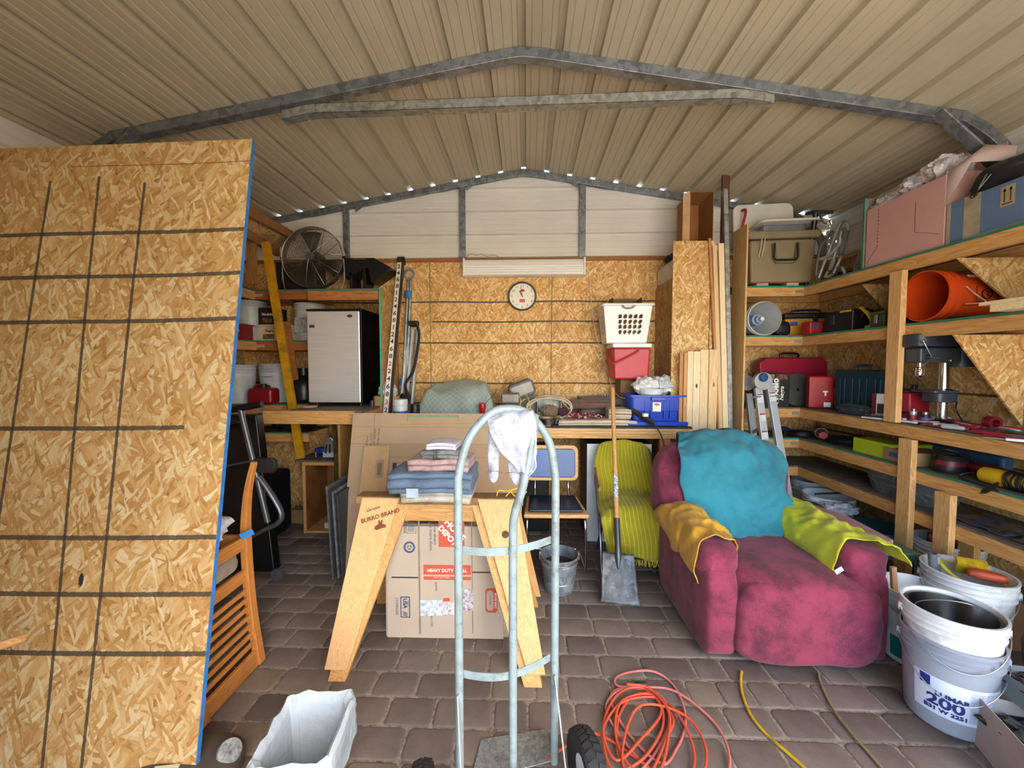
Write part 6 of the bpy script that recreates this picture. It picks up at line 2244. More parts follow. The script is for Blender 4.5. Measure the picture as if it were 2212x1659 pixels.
mb.box(-.1672, -.1663, -.128, -.082, .124, .129)
mb.build('arrow_print', INK, t)
tag(put(MB().blob((0, 0, .07), .15, .16, .085, .25, 2.5, seed=5, p=2.6).build('black_bag', cloth('1d1c1e', '0e0e10')), (2.61, 2.21, S1 + .237)), 'black soft bag lying on the blue taped carton', 'bag')
t = thing('scissors', 'pair of scissors dangling from the black bag on the blue carton', 'scissors', at(2112, 412, X=2.42))
MB().beam((0, 0, 0), (0, -.04, .07), .006, .002, up=(1, 0, 0)).beam((0, 0, 0), (0, -.06, .06), .006, .002, up=(1, 0, 0)).build('blade', CHR, t)
for dz in (0, -.02):
    MB().tube([(0, .012 * math.cos(a_) + .01 - dz * .6, .010 * math.sin(a_) - .012 + dz * .3) for a_ in [2 * PI * k / 14 for k in range(14)]], .003, 6, closed=True).build('finger_ring', BLK, t)
tag(put(MB().lathe([(0, 0), (.06, 0), (.07, .22), (.074, .225), (.074, .235), (0, .235)], 28).build('white_tub', mat('a7abb5', .4)), (2.56, 1.92, S1)), 'pale plastic tub at the near end of the top shelf', 'tub')

# ---- second shelf
t = thing('plastic_bucket', 'white bucket lying on its side with a blue-grey inside on the upper plank shelf', 'bucket', (2.085, 3.60, S2 + .148), rz=0)
M_ = Matrix.Rotation(PI / 2, 4, 'X')
MB(M_).lathe([(.142, .02), (.150, .0), (.150, .012), (.143, .018), (.143, .03), (.149, .034), (.149, .042), (.141, .05), (.125, -.28), (0, -.28), (0, -.275), (.118, -.275), (.136, .0), (.139, .02)][1:], 44, caps=False).build('tub', mat('d5d6d4', .4, var=.04), t)
MB(M_).lathe([(0, -.268), (.117, -.268)], 36, caps=False).build('inside', mat('8496a8', .5, var=.2, vs=10), t)
MB(M_).lathe([(0, .0), (.018, .0), (.020, -.02), (.035, -.022), (.035, -.06), (.05, -.062), (.055, -.24), (0, -.24)], 26).build('spout', mat('8fa0b5', .4), t)
MB(M_).lathe([(0, .012), (.017, .010), (.017, -.0)], 20).build('spout_cap', WH, t)
tag(put(MB().lathe([(0, 0), (.17, 0), (.17, .012), (0, .012)], 36).build('bucket_lid', mat('a9aaa6', .5)), (2.17, 3.745, S2)), 'flat grey lid under the bucket lying on its side', 'lid') if False else None
tag(put(MB().blob((0, 0, .065), .07, .06, .065, .15, 4, p=3).build('black_pouch', mat('141518', .6)), (2.30, 3.68, S2)), 'small black pouch between the white bucket and yellow toolbox', 'pouch')
t = thing('toolbox', 'yellow toolbox with black lid and handle in the corner of the racking', 'toolbox', (2.555, 3.72, S2), rz=-.15)
YT = mat('c98a1a', .45, var=.06)
rbox(t, 'body', -.22, .20, -.10, .10, 0, .155, YT, .012, .01, .006)
rbox(t, 'lid', -.23, .21, -.108, .108, .1555, .205, BLK, .015)
rbox(t, 'latch', .0, .035, -.118, -.1, .12, .19, BLK, .004)
rbox(t, 'blue_sticker', -.18, -.12, -.1025, -.1, .09, .125, mat('2d4d8c', .5), .0005)
MB().tube(spline([(-.12, 0, .205), (-.11, 0, .235), (.09, 0, .235), (.10, 0, .205)], 4), .010, 8).build('handle', BLK, t)
t = thing('red_toolcase', 'small red case with blue sticker in front of the yellow toolbox', 'case', (2.47, 3.48, S2), rz=.15)
rbox(t, 'body', -.10, .12, -.05, .05, 0, .105, mat('a3241f', .5, var=.08), .015)
rbox(t, 'sticker', -.09, -.02, -.0515, -.05, .05, .08, mat('3d4f8a', .5), .0004)
t = thing('black_toolcase', 'black plastic case with yellow strip on the upper plank shelf', 'case', (2.57, 3.27, S2), rz=PI / 2 + .1)
rbox(t, 'body', -.13, .13, -.09, .09, 0, .17, mat('1a1a1c', .45), .012)
rbox(t, 'yellow_strip', -.12, -.02, .091, .094, .15, .165, mat('c9b02a', .5), .001)
rbox(t, 'clip', .02, .06, .091, .102, .06, .14, mat('2b2c2e', .4), .003)
t = thing('come_along', 'yellow pulling tool with black grip next to the green metal box', 'tool', (2.52, 3.05, S2), rz=PI / 2)
YM = mat('c2a818', .5, var=.1)
MB().tube(spline([(-.05, 0, .01), (-.06, 0, .06), (-.02, 0, .12), (.04, 0, .17)], 5), .018, 8, flat=(1, .5)).build('body', YM, t)
MB().beam((-.0, -.01, .16), (.05, -.01, .09), .02, .014, up=(0, 1, 0)).build('grip', BLK, t)
MB().box(-.08, -.02, -.02, .02, 0, .03).build('hook', YM, t, bevel=.004)
t = thing('ammo_box', 'olive green metal box beside the timber post on the upper plank shelf', 'box', (2.58, 2.88, S2), rz=PI / 2)
rbox(t, 'body', -.005, .11, -.12, .12, 0, .09, mat('3f4b2c', .5, .2, var=.1), .008) if False else rbox(t, 'body', -.055, .06, -.12, .12, 0, .09, mat('3f4b2c', .5, .2, var=.1), .008)
rbox(t, 'lid', -.058, .063, -.123, .123, .0905, .115, mat('46522f', .5, .2, var=.1), .008)
rbox(t, 'latch', -.01, .015, .123, .13, .03, .09, STEEL, .002)
# orange bucket on its side
t = thing('orange_bucket', 'bright orange plastic bucket lying on its side on the upper plank shelf', 'bucket', (2.43, 2.53, S2 + .158))
OB = mat('c8430f', .4, var=.05)
M_ = Matrix.Rotation(-PI / 2, 4, 'Y')
MB(M_).lathe([(.147, .0), (.154, .0), (.154, -.012), (.148, -.018), (.147, -.035), (.154, -.038), (.154, -.045), (.145, -.052), (.144, -.08), (.150, -.083), (.150, -.09), (.142, -.095), (.130, -.36), (0, -.36), (0, -.354), (.126, -.354), (.146, -.01)], 52, caps=False).build('tub', OB, t)
MB().tube(spline([(.09, -.150, .03), (.14, -.158, -.02), (.20, -.150, -.06), (.09, -.150, -.07)], 6), .003, 6).build('handle', mat('c9bfae', .5), t)
MB().tube([(.15, -.10, .10), (.24, -.095, .10)], .009, 8).build('handle_grip', mat('d9cfbf', .5), t)
lo = MB(Matrix.Translation((.22, -.1395, -.01)))
for q in ((-.06, .06, -.0015, 0, -.045, -.042), (-.06, .06, -.0015, 0, .042, .045), (-.06, -.057, -.0015, 0, -.0418, .0418), (.057, .06, -.0015, 0, -.0418, .0418)):
    lo.box(*q)
lo.tube([(.028 * math.cos(a_), -.001, .028 * math.sin(a_)) for a_ in [2 * PI * k / 24 for k in range(24)]], .004, 6, closed=True)
lo.tube([(-.008, -.001, .014), (.01, -.001, .008), (-.004, -.001, -.002), (.012, -.001, -.014)], .004, 6)
lo.build('logo', mat('3a1a12', .6), t)

# ---- tool-strewn shelf
t = thing('red_case', 'large red tool case with black handle and white lettering against the back wall', 'case', (2.475, 3.80, S3))
RC = mat('9c1430', .45, var=.05)
MB().prism([(-.31, .0), (.31, .0), (.31, .40), (.27, .445), (-.25, .445), (-.31, .40)], -.05, .06, 'XZ').build('body', RC, t, bevel=.015, seg=3)
MB().tube(spline([(-.09, 0, .44), (-.085, 0, .48), (.06, 0, .48), (.065, 0, .44)], 4), .011, 8).build('handle', BLK, t)
text('M12', .055, WPRINT, t, (-.02, -.0515, .265), bold=.002)
text('V-20', .025, WPRINT, t, (-.02, -.0515, .20), bold=.001)
text('Milwaukee', .065, WPRINT, t, (.03, -.0515, .12), rot=(PI / 2, -.12, 0), bold=.002, shear=.2)
MB().prism([(-.03, .03), (.12, .03), (.12, .05), (.02, .05)], -.0518, -.0505, 'XZ').build('flash', WPRINT, t)
t = thing('beer_carton', 'black beer carton with white and gold lettering beside the aluminium ladder', 'carton', (2.22, 3.60, S3), rz=-.04)
rbox(t, 'carton', -.11, .11, -.02, .18, 0, .30, mat('1b1a18', .5, var=.05), .002)
text('Modelo', .075, WPRINT, t, (-.01, -.0215, .14), rot=(PI / 2, -PI / 2, 0), bold=.003)
text('Negra', .05, WPRINT, t, (.045, -.0215, .12), rot=(PI / 2, -PI / 2, 0), bold=.001, shear=.3)
rbox(t, 'gold_line', .018, .024, -.0215, -.0205, .04, .24, mat('c39b3a', .3, .6), .0002)
rbox(t, 'picture', -.09, -.02, -.0215, -.0205, .245, .29, mat('b08a5c', .6, var=.4, vs=40), .0003)
rbox(t, 'picture', .0, .09, -.0215, -.0205, .245, .29, mat('8a4a3c', .6, var=.5, vs=40), .0003)
tag(put(MB().lathe([(0, 0), (.09, .0), (.10, .02), (.104, .02), (.09, .004)], 28).build('metal_pan', STEEL), (2.10, 3.78, S3 + .0)), 'round steel pan lid behind the ladder head', 'pan')
t = thing('saw_blade', 'dark grinding disc leaning behind the red flip case', 'disc', (2.47, 3.68, S3 + .149), rot=(0, 0, -.1))
MB(Matrix.Rotation(PI / 2 - .12, 4, 'X')).lathe([(.012, -.003), (.148, -.003), (.148, .003), (.012, .003), (.012, -.003)], 48, caps=False).build('disc', mat('45413a', .7, var=.15), t)
t = thing('flip_case', 'red hard plastic case standing on edge, beside the teal case', 'case', (2.53, 3.50, S3), rz=-.3)
rbox(t, 'body', -.085, .085, -.04, .04, 0, .28, RED, .012)
rbox(t, 'edge', -.087, .087, -.046, -.0405, .01, .27, RED, .004)
text('T', .05, WPRINT, t, (.03, -.0475, .13), bold=.004)
rbox(t, 'barcode_label', .02, .07, -.0475, -.0462, .015, .055, WPRINT, .0002)
t = thing('teal_case', 'dark teal ribbed tool case standing upright before the timber post', 'case', (2.62, 3.13, S3), rz=PI / 2 + .06)
TC = mat('143a4a', .45, var=.06)
rbox(t, 'body', -.23, .23, -.06, .06, 0, .335, TC, .014)
for x in (-.17, -.13, -.06, 0.0, .06, .13, .17):
    rbox(t, 'rib', x - .008, x + .008, .0605, .068, .02, .27, TC, .003)
MB().tube(spline([(-.06, .03, .33), (-.055, .03, .365), (.055, .03, .365), (.06, .03, .33)], 4), .010, 8).build('handle', TC, t)
t = thing('bulb_box', 'small white and maroon picture box leaning on the teal case', 'box', (2.505, 2.87, S3), rz=PI / 2 + .2)
rbox(t, 'box', -.04, .02, -.018, .018, .0, .17, WH, .001)
rbox(t, 'maroon_side', .0202, .05, -.018, .018, .0, .17, mat('6b1a2c', .5), .001)
rbox(t, 'picture', -.032, .012, .0182, .0192, .03, .10, mat('2a2f33', .5, var=.4, vs=40), .0002)
tag(put(MB().blob((0, 0, .035), .08, .14, .04, .35, 4, seed=2).build('dark_rag', cloth('2b3138', '181c22')), (2.485, 3.06, S3)), 'dark grey rag lying before the teal case', 'rag')
# drill press
t = thing('drill_press', 'grey bench drill press with chrome column and spoke handles', 'drill press', (2.62, 2.575, S3))
DG = mat('3f454d', .4, .2, var=.06)
MB().prism(rrect(.24, .16, .03, 4), 0, .018, 'XY').build('base', DG, t, bevel=.003)
MB().cyl((0, 0, .018), (0, 0, .46), .026, 24).build('column', CHR, t)
MB().prism(rrect(.13, .12, .03, 4, -.02, 0), .14, .20, 'XY').build('table_bracket', DG, t, bevel=.006)
MB().prism(rrect(.16, .16, .02, 4, -.05, 0), .20, .215, 'XY').build('table', DG, t, bevel=.003)
rbox(t, 'head', -.20, .05, -.055, .055, .385, .48, DG, .012)
MB().prism(rrect(.42, .15, .06, 6, -.02, 0), .485, .565, 'XY').build('belt_cover', mat('363c44', .4, .2), t, bevel=.008)
MB().cyl((.10, 0, .36), (.10, 0, .48), .062, 28).build('motor', DG, t)
MB().lathe([(.014, .385), (.014, .36), (.022, .355), (.024, .32), (.020, .305), (.008, .295), (0, .295)], 24, (-.15, 0, 0)).build('chuck', CHR, t)
MB().cyl((-.16, -.055, .42), (-.16, -.085, .42), .014, 14).build('hub', DG, t)
for a_ in (2.1, 4.0, 6.1):
    e = (-.16 + .11 * math.cos(a_), -.085, .42 + .11 * math.sin(a_))
    MB().cyl((-.16, -.082, .42), e, .0035, 8).ball(e, .009, 8).build('spoke_handle', CHR, t)
text('A', .02, mat('1b1c1e', .5, var=0), t, (-.12, -.0755, .525), bold=.002)
MB().tube(spline([(.05, -.05, .20), (-.02, -.06, .22), (-.05, -.04, .20), (.02, .03, .19), (.05, -.03, .15), (.02, -.06, .1), (.06, -.06, .03)], 6), .004, 6).build('cord', BLK, t)
t = thing('red_clamp', 'red plastic machine part with black top beside the timber post', 'tool', (2.60, 2.755, S3))
rbox(t, 'body', -.06, .08, -.05, .05, .05, .19, mat('a31a2c', .45, var=.1), .015)
rbox(t, 'foot', -.05, .05, -.04, .04, 0, .0495, mat('8c1424', .5), .006)
rbox(t, 'knob', -.0, .03, -.015, .015, .1905, .24, BLK, .005)
for i, (x, y, c1, c2, r_, h_, lab) in enumerate(((2.49, 2.62, 'c9ccce', 'c9ccce', .017, .075, 'small silver spray can beside the drill press'), (2.50, 2.555, '2d2436', 'bfa9a0', .026, .062, 'small dark tin with a metal screw lid before the drill press column'))):
    t = thing('small_tin', lab, 'tin', (x, y, S3))
    MB().lathe([(0, 0), (r_, 0), (r_, h_), (0, h_)], 24).build('tin', mat(c1, .35, .4), t, bevel=.002)
    MB().lathe([(0, h_ + .0002), (r_ * .55, h_ + .0002), (r_ * .55, h_ + .015), (0, h_ + .015)], 20).build('cap', STEEL, t)
    MB().lathe([(r_ + .0006, h_ * .25), (r_ + .0006, h_ * .7)], 24, caps=False).build('label', mat(('b23a3a', '5a4a8c')[i], .5, var=.2, vs=60), t)


# hand tools
def pliers(t, c, L=.19, op=.10):
    for s1 in (-1, 1):
        MB().tube(spline([(0, 0, .008), (L * .25, s1 * .012, .008), (L * .62, s1 * (.016 + op * .12), .009), (L, s1 * (.010 + op * .12), .009)], 5), [.005] * 3 + [.0075] * 13, 8, flat=(1, .8)).build('handle', mat(c, .4), t)
    MB().prism([(.02, -.012), (.02, .012), (-.02, .012), (-.065, .004), (-.065, -.004), (-.02, -.012)], .002, .013, 'XY').build('jaw', STEEL, t, bevel=.002)


def driver(t, c, L=.2):
    MB().tube([(0, 0, .013), (.01, 0, .013), (.03, 0, .013), (.09, 0, .013), (.10, 0, .013)], [.008, .0125, .011, .0125, .007], 8).build('handle', mat(c, .35), t)
    MB().tube([(.10, 0, .013), (L, 0, .008)], .0032, 8).build('shaft', CHR, t)


def wrench(t, c, L=.2):
    mb = MB().prism([(-.02, -.012), (-.006, -.006), (-.006, .006), (-.02, .012), (.005, .014), (.02, .006), (L - .02, .005), (L - .01, .012), (L + .012, .010), (L + .012, -.010), (L - .01, -.012), (L - .02, -.005), (.02, -.006), (.005, -.014)], .001, .007, 'XY')
    mb.build('body', mat(c, .3, .9), t, bevel=.0015)


def knife(t, c, L=.16):
    MB().prism(rrect(L * .75, .024, .008, 4, L * .37), .001, .014, 'XY').build('handle', mat(c, .4), t, bevel=.003)
    MB().prism([(L * .75, -.009), (L, -.009), (L + .02, .006), (L * .75, .009)], .006, .008, 'XY').build('blade', STEEL, t)


kinds = {'pliers': pliers, 'screwdriver': driver, 'wrench': wrench, 'utility_knife': knife}
rr = random.Random(21)
cname = {'b3162a': 'red', '1c1c1e': 'black', 'c7c9cb': 'silver', '1f6f74': 'teal', 'b8a23a': 'yellow', '23305c': 'navy', 'd8d8d6': 'white', '8c1a2c': 'crimson'}
where = ['by the timber post', 'in front of the small tins', 'below the drill press', 'past the drill press', 'midway along the shelf edge', 'near the OSB brace', 'beside the white papers', 'at the near end of the shelf']
tools = [('pliers', 'b3162a'), ('screwdriver', 'b3162a'), ('utility_knife', 'd8d8d6'), ('wrench', 'c7c9cb'), ('pliers', '8c1a2c'), ('screwdriver', '1c1c1e'), ('utility_knife', 'c7c9cb'), ('pliers', '1c1c1e')]
seen = set()
for i in range(62):
    k, c = tools[rr.randrange(8)]
    if rr.random() < .25:
        c = rr.choice(list(cname))
    y = 2.88 - i * .0165
    w = where[min(7, int(i / 7.8))]
    x = (2.45, 2.55, 2.66)[i % 3] + rr.uniform(-.02, .03)
    key_ = (k, c, w, i % 3)
    lab = '%s %s lying %s, %s' % (cname[c] + ('-handled' if k in ('pliers', 'screwdriver') else ''), k.replace('_', ' '), w, ('on the front edge', 'mid-shelf', 'against the wall')[i % 3])
    if lab in seen:
        lab = lab.replace('lying', 'half covered').replace('midway along the shelf edge', 'midway along')
        if lab in seen:
            continue
    seen.add(lab)
    t = thing(k, lab, k.replace('_', ' '), (x, y, S3 + .0005 + (i % 4) * .004), rz=PI / 2 + rr.uniform(-.7, .7) + (PI if rr.random() < .5 else 0), group='hand tools strewn on the shelf')
    kinds[k](t, c, rr.uniform(.14, .22))
for i, (x, y, w_, l_, c_, nm, lab) in enumerate(((2.58, 1.95, .10, .16, 'b5b6b8', 'parts_tray', 'long grey plastic tray at the near end of the tool-strewn shelf'), (2.50, 2.16, .05, .09, '20263f', 'navy_case', 'navy flat case at the shelf edge below the drill press'), (2.66, 2.10, .09, .12, 'd6d5d8', 'paper_sheet', 'white sheets of paper lying among the hand tools'), (2.46, 2.78, .04, .08, 'a2907c', 'cardboard_scrap', 'torn cardboard scrap at the foot of the timber post'), (2.66, 2.40, .06, .11, '8a8582', 'blister_pack', 'clear and red blister pack leaning behind the pliers'))):
    o = MB().box(-w_, w_, -l_, l_, 0, .012 if i < 2 else .003).build(nm, mat(c_, .5, var=.1), bevel=.001)
    tag(put(o, (x, y, S3 + (.014 if i > 0 else .001)), rr.uniform(-.2, .2)), lab, nm.replace('_', ' '))
t = thing('red_tape_roll', 'dark red roll of tape standing among the hand tools', 'tape', (2.66, 2.34, S3 + .04))
MB(Matrix.Rotation(PI / 2, 4, 'X')).lathe([(.022, -.02), (.038, -.02), (.038, .02), (.022, .02), (.022, -.02)], 30, caps=False).build('roll', mat('7a1026', .4), t)

# ---- shelf below with power tools
t = thing('angle_grinder', 'grey and dark red corded tool on the shelf under the tool cases', 'power tool', (2.58, 3.55, S4), rz=PI / 2 - .5)
MB().tube([(-.12, 0, .06), (-.05, 0, .06), (.03, 0, .06), (.04, 0, .06), (.17, 0, .05)], [.045, .05, .05, .036, .030], 14).build('body', mat('6c7274', .45, var=.1), t)
MB().tube([(-.22, 0, .055), (-.18, 0, .06), (-.125, 0, .06)], [.03, .036, .04], 14).build('grip', mat('8a2c34', .5), t)
for i, (y, r_, lab) in enumerate(((3.28, .12, 'flat coil of black cable on the shelf with the lime box'), (3.62, .10, 'small coil of black cable at the inner corner of the racking'))):
    pts = []
    for k in range(70):
        a_ = k * .55
        pts.append((math.cos(a_) * r_ * (.8 + .2 * math.sin(k * .37)), math.sin(a_) * r_ * 1.1, .008 + .0006 * k + .004 * math.sin(k)))
    tag(put(MB().tube(spline(pts, 3), .0055, 6).build('black_cable', mat('151719', .5)), (2.595 - .15 * i, y, S4)), lab, 'cable')
t = thing('jigsaw', 'dark blue corded drill lying beside the small black coil', 'drill', (2.33, 3.66, S4), rz=.4)
MB().tube([(-.10, 0, .05), (-.02, 0, .05), (.05, 0, .05), (.10, 0, .05)], [.035, .04, .032, .012], 14).build('body', mat('1d2b45', .4), t)
MB().tube([(-.04, 0, .04), (-.06, -.07, .03)], .018, 10).build('handle', BLK, t)
t = thing('lime_box', 'lime green box with grey end on the power tool shelf', 'box', (2.56, 2.88, S4), rz=.02)
rbox(t, 'box', -.115, .16, -.16, .14, 0, .105, mat('a9b81c', .5, var=.04), .002)
rbox(t, 'grey_end', -.10, .16, .1402, .143, .002, .103, mat('9a938a', .6), .0005)
t = thing('taped_carton', 'small brown carton with blue tape in front of the lime box', 'carton', (2.545, 2.66, S4))
rbox(t, 'carton', -.105, .14, -.11, .11, 0, .085, mat('9b7a52', .8, var=.06), .002)
rbox(t, 'blue_tape', -.1066, -.1052, -.02, .06, .03, .06, mat('2a5a9c', .5), .0003)
t = thing('blue_long_bag', 'long blue sheet-metal tool behind the round sander', 'tool', (2.74, 2.55, S4))
rbox(t, 'body', -.02, .05, -.22, .22, 0, .115, mat('2c5a84', .5, var=.1), .02)
t = thing('round_sander', 'round dark sander with red band and looped cord', 'sander', (2.54, 2.44, S4))
MB().lathe([(0, 0), (.07, 0), (.075, .02), (.07, .06), (.06, .085), (.05, .10), (0, .105)], 32).build('body', mat('2a2426', .4), t)
MB().lathe([(.0735, .045), (.0675, .072)], 32, caps=False).build('red_band', mat('7c1c28', .4), t)
MB().tube(spline([(.05, -.06, .02), (.09, -.02, .09), (.03, .05, .125), (-.05, .05, .10), (-.075, .0, .03), (-.085, -.03, .008)], 7), .005, 6).build('cord', BLK, t)
t = thing('red_grinder', 'dark red grinder with black cable behind the yellow polisher', 'grinder', (2.60, 2.27, S4), rz=-PI / 2)
MB().tube([(-.10, 0, .05), (-.03, 0, .05), (.08, 0, .045), (.15, 0, .04)], [.03, .038, .030, .026], 14).build('body', mat('6b1822', .4), t)
MB().tube(spline([(-.1, 0, .05), (-.14, -.04, .10), (-.08, -.08, .13), (0, -.06, .09), (.03, -.05, .02)], 7), .0045, 6).build('cord', BLK, t)
t = thing('yellow_polisher', 'yellow power tool wrapped in its black cord, at the shelf edge', 'power tool', (2.49, 2.12, S4), rz=-PI / 2)
YP = mat('c99c12', .45, var=.06)
MB().tube([(-.10, 0, .048), (-.09, 0, .048), (.0, 0, .048), (.02, 0, .045), (.16, 0, .045), (.20, 0, .045)], [.032, .042, .045, .036, .034, .036], 18).build('body', YP, t)
pts = []
for k in range(60):
    a_ = k * .6
    pts.append((.02 + .0017 * k, math.cos(a_) * (.046 + .004 * math.sin(k)), .050 + math.sin(a_) * .045))
MB().tube(spline(pts, 3), .0048, 6).build('cord', BLK, t)
MB().tube(spline([(-.1, 0, .05), (-.15, -.02, .04), (-.17, -.05, .015), (-.10, -.07, .006), (.02, -.09, .006), (.06, -.10, -.0)], 7), .0048, 6).build('cord', BLK, t)
t = thing('power_plug', 'black plug hanging over the rail under the yellow tool', 'plug', at(2140, 1058, X=2.385))
MB().tube([(0, -.03, .045), (0, 0, .01), (0, .03, -.02)], [.006, .012, .012], 10).build('plug', BLK, t)
MB().box(-.004, .004, .03, .046, -.034, -.026).build('prong', mat('c9b070', .3, .9), t)

# ---- lowest shelf
t = thing('oval_tub', 'long oval galvanised tub on the lowest shelf', 'tub', (2.60, 2.73, S5))
GT2 = galv('8a9299', .38, 24, .6)
MB().lathe([(0, .004), (.128, .004), (.130, 0), (.134, .01), (.145, .07), (.150, .073), (.150, .082), (.147, .085), (.152, .11), (.157, .113), (.157, .122), (.154, .125), (.166, .19), (.172, .193), (.172, .200), (.164, .198), (.130, .012), (0, .012)], 56, sy=1.95).build('tub', GT2, t)
MB().tube(spline([(-.05, .32, .17), (-.06, .345, .15), (-.06, .34, .12), (-.05, .31, .11)], 5), .005, 8).build('handle', STEEL, t)
tag(put(MB().blob((0, 0, .10), .11, .22, .09, .3, 7, seed=3).build('dark_bundle', cloth('1f2c33', '11181c')), (2.60, 2.73, S5 + .012)), 'dark blue-green bundle filling the oval tub', 'bundle')
for i, (y, c_, lab) in enumerate(((2.24, '4a5360', 'dark plastic film lying flat on the lowest shelf'), (1.92, '5b5d60', 'crumpled grey sheet on the near end of the lowest shelf'))):
    mb = MB()
    mb.grid(20, 20, lambda u, v, i=i: ((u - .5) * .26, (v - .5) * .30, .006 + .022 * max(0, noise.noise(Vector((u * 5 + i * 7, v * 5, 2))))))
    tag(put(mb.build('plastic_film', mat(c_, .2, var=.3, vs=20, bump=.6, bs=30), solid=.001, ang=70), (2.59, y, S5 + .002)), lab, 'film')

# ---- on the floor under it
t, R = ring_bucket('orange_bucket', 'orange-red bucket on the floor in the corner under the racking', (2.21, 3.60, 0), h=.40, m=mat('b03a1c', .45), handle=False)
t, R = ring_bucket('plastic_bucket', 'white bucket in the corner beside the orange-red one', (2.62, 3.68, 0), h=.46, m=BW, handle=False)
t, R = ring_bucket('plastic_bucket', 'wide white bucket with a steel rod, in front of the corner bucket', (2.49, 3.30, 0), h=.44, rt=.17, rb=.15, m=mat('e3e5e4', .4), handle=False)
tag(put(MB().cyl((-.12, 0, .447), (.17, .02, .455), .008, 10).build('steel_rod', STEEL), (2.49, 3.28, 0)), 'steel rod lying across the wide white bucket', 'rod')
t = thing('grey_tub', 'pale grey tub full of stacked steel lids', 'tub', (2.23, 3.06, 0))
MB().lathe([(0, 0), (.12, 0), (.145, .30), (.155, .305), (.155, .315), (.145, .312), (.118, .008), (0, .008)], 40).build('tub', mat('8b8a84', .5, var=.08), t)
for i in range(4):
    tl = thing('pot_cover', ('outermost', 'second', 'third', 'innermost')[i] + ' of the shiny steel lids stacked on edge in the grey tub', 'lid', (2.22 + i * .022, 3.06, .375 - i * .004), group='steel lids in the grey tub')
    MB(Matrix.Rotation(.95, 4, 'Y')).lathe([(0, .012), (.08, .010), (.105, 0), (.110, 0), (.108, -.003), (.08, .006), (0, .008)], 36, caps=False).build('lid', CHR, tl)
t = thing('yellow_crate', 'stack-ribbed yellow plastic box on the floor between the tubs', 'box', (2.31, 2.80, 0))
rbox(t, 'body', -.09, .09, -.08, .08, 0, .30, mat('a59f14', .5), .01)
for z in (.06, .12, .18, .24):
    rbox(t, 'rib', -.094, .094, -.084, .084, z, z + .012, mat('b5ae18', .5), .002)
t = thing('lidded_tub', 'grey-green round tub with a teal lid beside the wavy-grained post', 'tub', (2.50, 2.84, 0))
MB().lathe([(0, 0), (.13, 0), (.155, .33), (0, .33)], 40).build('tub', mat('5d6b66', .5, var=.08), t)
MB().lathe([(0, .331), (.165, .331), (.168, .345), (.16, .36), (.14, .352), (0, .352)], 40).build('lid', mat('1c5868', .4), t)
for i, (x, y, z, lab) in enumerate(((2.46, 3.08, .37, 'white plastic bag bulging between the buckets under the racking'),)):
    tag(put(MB().blob((0, 0, 0), .12, .10, .05, .35, 4, seed=21).build('plastic_bag', mat('b9bcc0', .3, bump=.6, bs=30)), (x - .02, y + .04, z + .02)), lab, 'bag')
t, R = ring_bucket('plastic_bucket', 'white bucket with a red book in it between the two lower posts', (2.62, 2.50, 0), h=.42, rt=.155, m=BW, handle=False)
tag(put(MB().box(-.09, .09, -.012, .012, .20, .445).build('red_book', mat('8a1220', .5), bevel=.002), (2.62, 2.50, 0), rz=-.5), 'red book standing in the bucket between the posts', 'book')
t = thing('brown_carton', 'brown carton on the floor behind the green stool legs', 'carton', (2.42, 2.26, 0)) if False else None
tag(put(MB().box(-.13, .13, -.09, .09, 0, .26).build('brown_carton', mat('6e4a2c', .8, var=.08), bevel=.003), (2.66, 2.19, 0)), 'brown carton on the floor under the racking near the tool bucket', 'carton')
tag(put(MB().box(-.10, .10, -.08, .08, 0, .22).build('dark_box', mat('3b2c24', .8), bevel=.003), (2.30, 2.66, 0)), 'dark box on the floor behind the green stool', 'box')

# ---- aluminium ladder
t = thing('folding_ladder', 'folded aluminium multi-position ladder with blue hinge knob', 'ladder', (0, 0, 0))
AL = mat('b9bfc4', .35, .6, var=.05)
hp = at(1651, 838, Y=3.30)


def rail(u0, v0, u1, v1, y0, w, nm='rail', m=AL):
    a_ = at(u0, v0, Y=y0)
    b_ = at(u1, v1, Y=y0 - .10)
    d_ = b_ - a_
    b_ = a_ + d_ * ((a_.z - .012) / -d_.z)
    MB().beam(b_, a_, w, .035, up=(0, 1, 0)).build(nm, m, t, bevel=.003)
    return a_, b_


r1 = rail(1637, 838, 1657, 1000, 3.28, .056)
r2 = rail(1662, 832, 1690, 1000, 3.28, .056)
r3 = rail(1617, 850, 1633, 1000, 3.46, .05)
c = at(1647, 818, Y=3.27)
MB(Matrix.Translation(c + Vector((.0, 0, -.02))) @ Matrix.Rotation(PI / 2, 4, 'X')).lathe([(0, -.022), (.072, -.022), (.072, .020), (0, .020)], 36).build('hinge', AL, t, bevel=.003)
MB(Matrix.Translation(at(1648, 815, Y=3.25)) @ Matrix.Rotation(PI / 2, 4, 'X')).lathe([(0, 0), (.034, 0), (.036, .012), (.028, .024), (0, .026)], 28).build('hinge_knob', mat('27407c', .35), t)
for (u, v) in ((1633, 858), (1672, 856)):
    a_ = at(u - 9, v, Y=3.25)
    MB().tube([a_, a_ + Vector((.07, 0, .004))], .008, 10).build('lock_pin', mat('9aa3b5', .3, .7), t)
c = at(1607, 822, Y=3.45)
MB(Matrix.Translation(c + Vector((.02, 0, -.02))) @ Matrix.Rotation(PI / 2, 4, 'X')).lathe([(0, -.02), (.065, -.02), (.065, .018), (0, .018)], 32).build('hinge', AL, t, bevel=.003)
for k in range(4):
    f_ = .25 + k * .22
    MB().tube([r1[0].lerp(r1[1], f_) + Vector((-.01, .03, 0)), r3[0].lerp(r3[1], f_) + Vector((0, 0, -.02))], .014, 10).build('rung', AL, t)
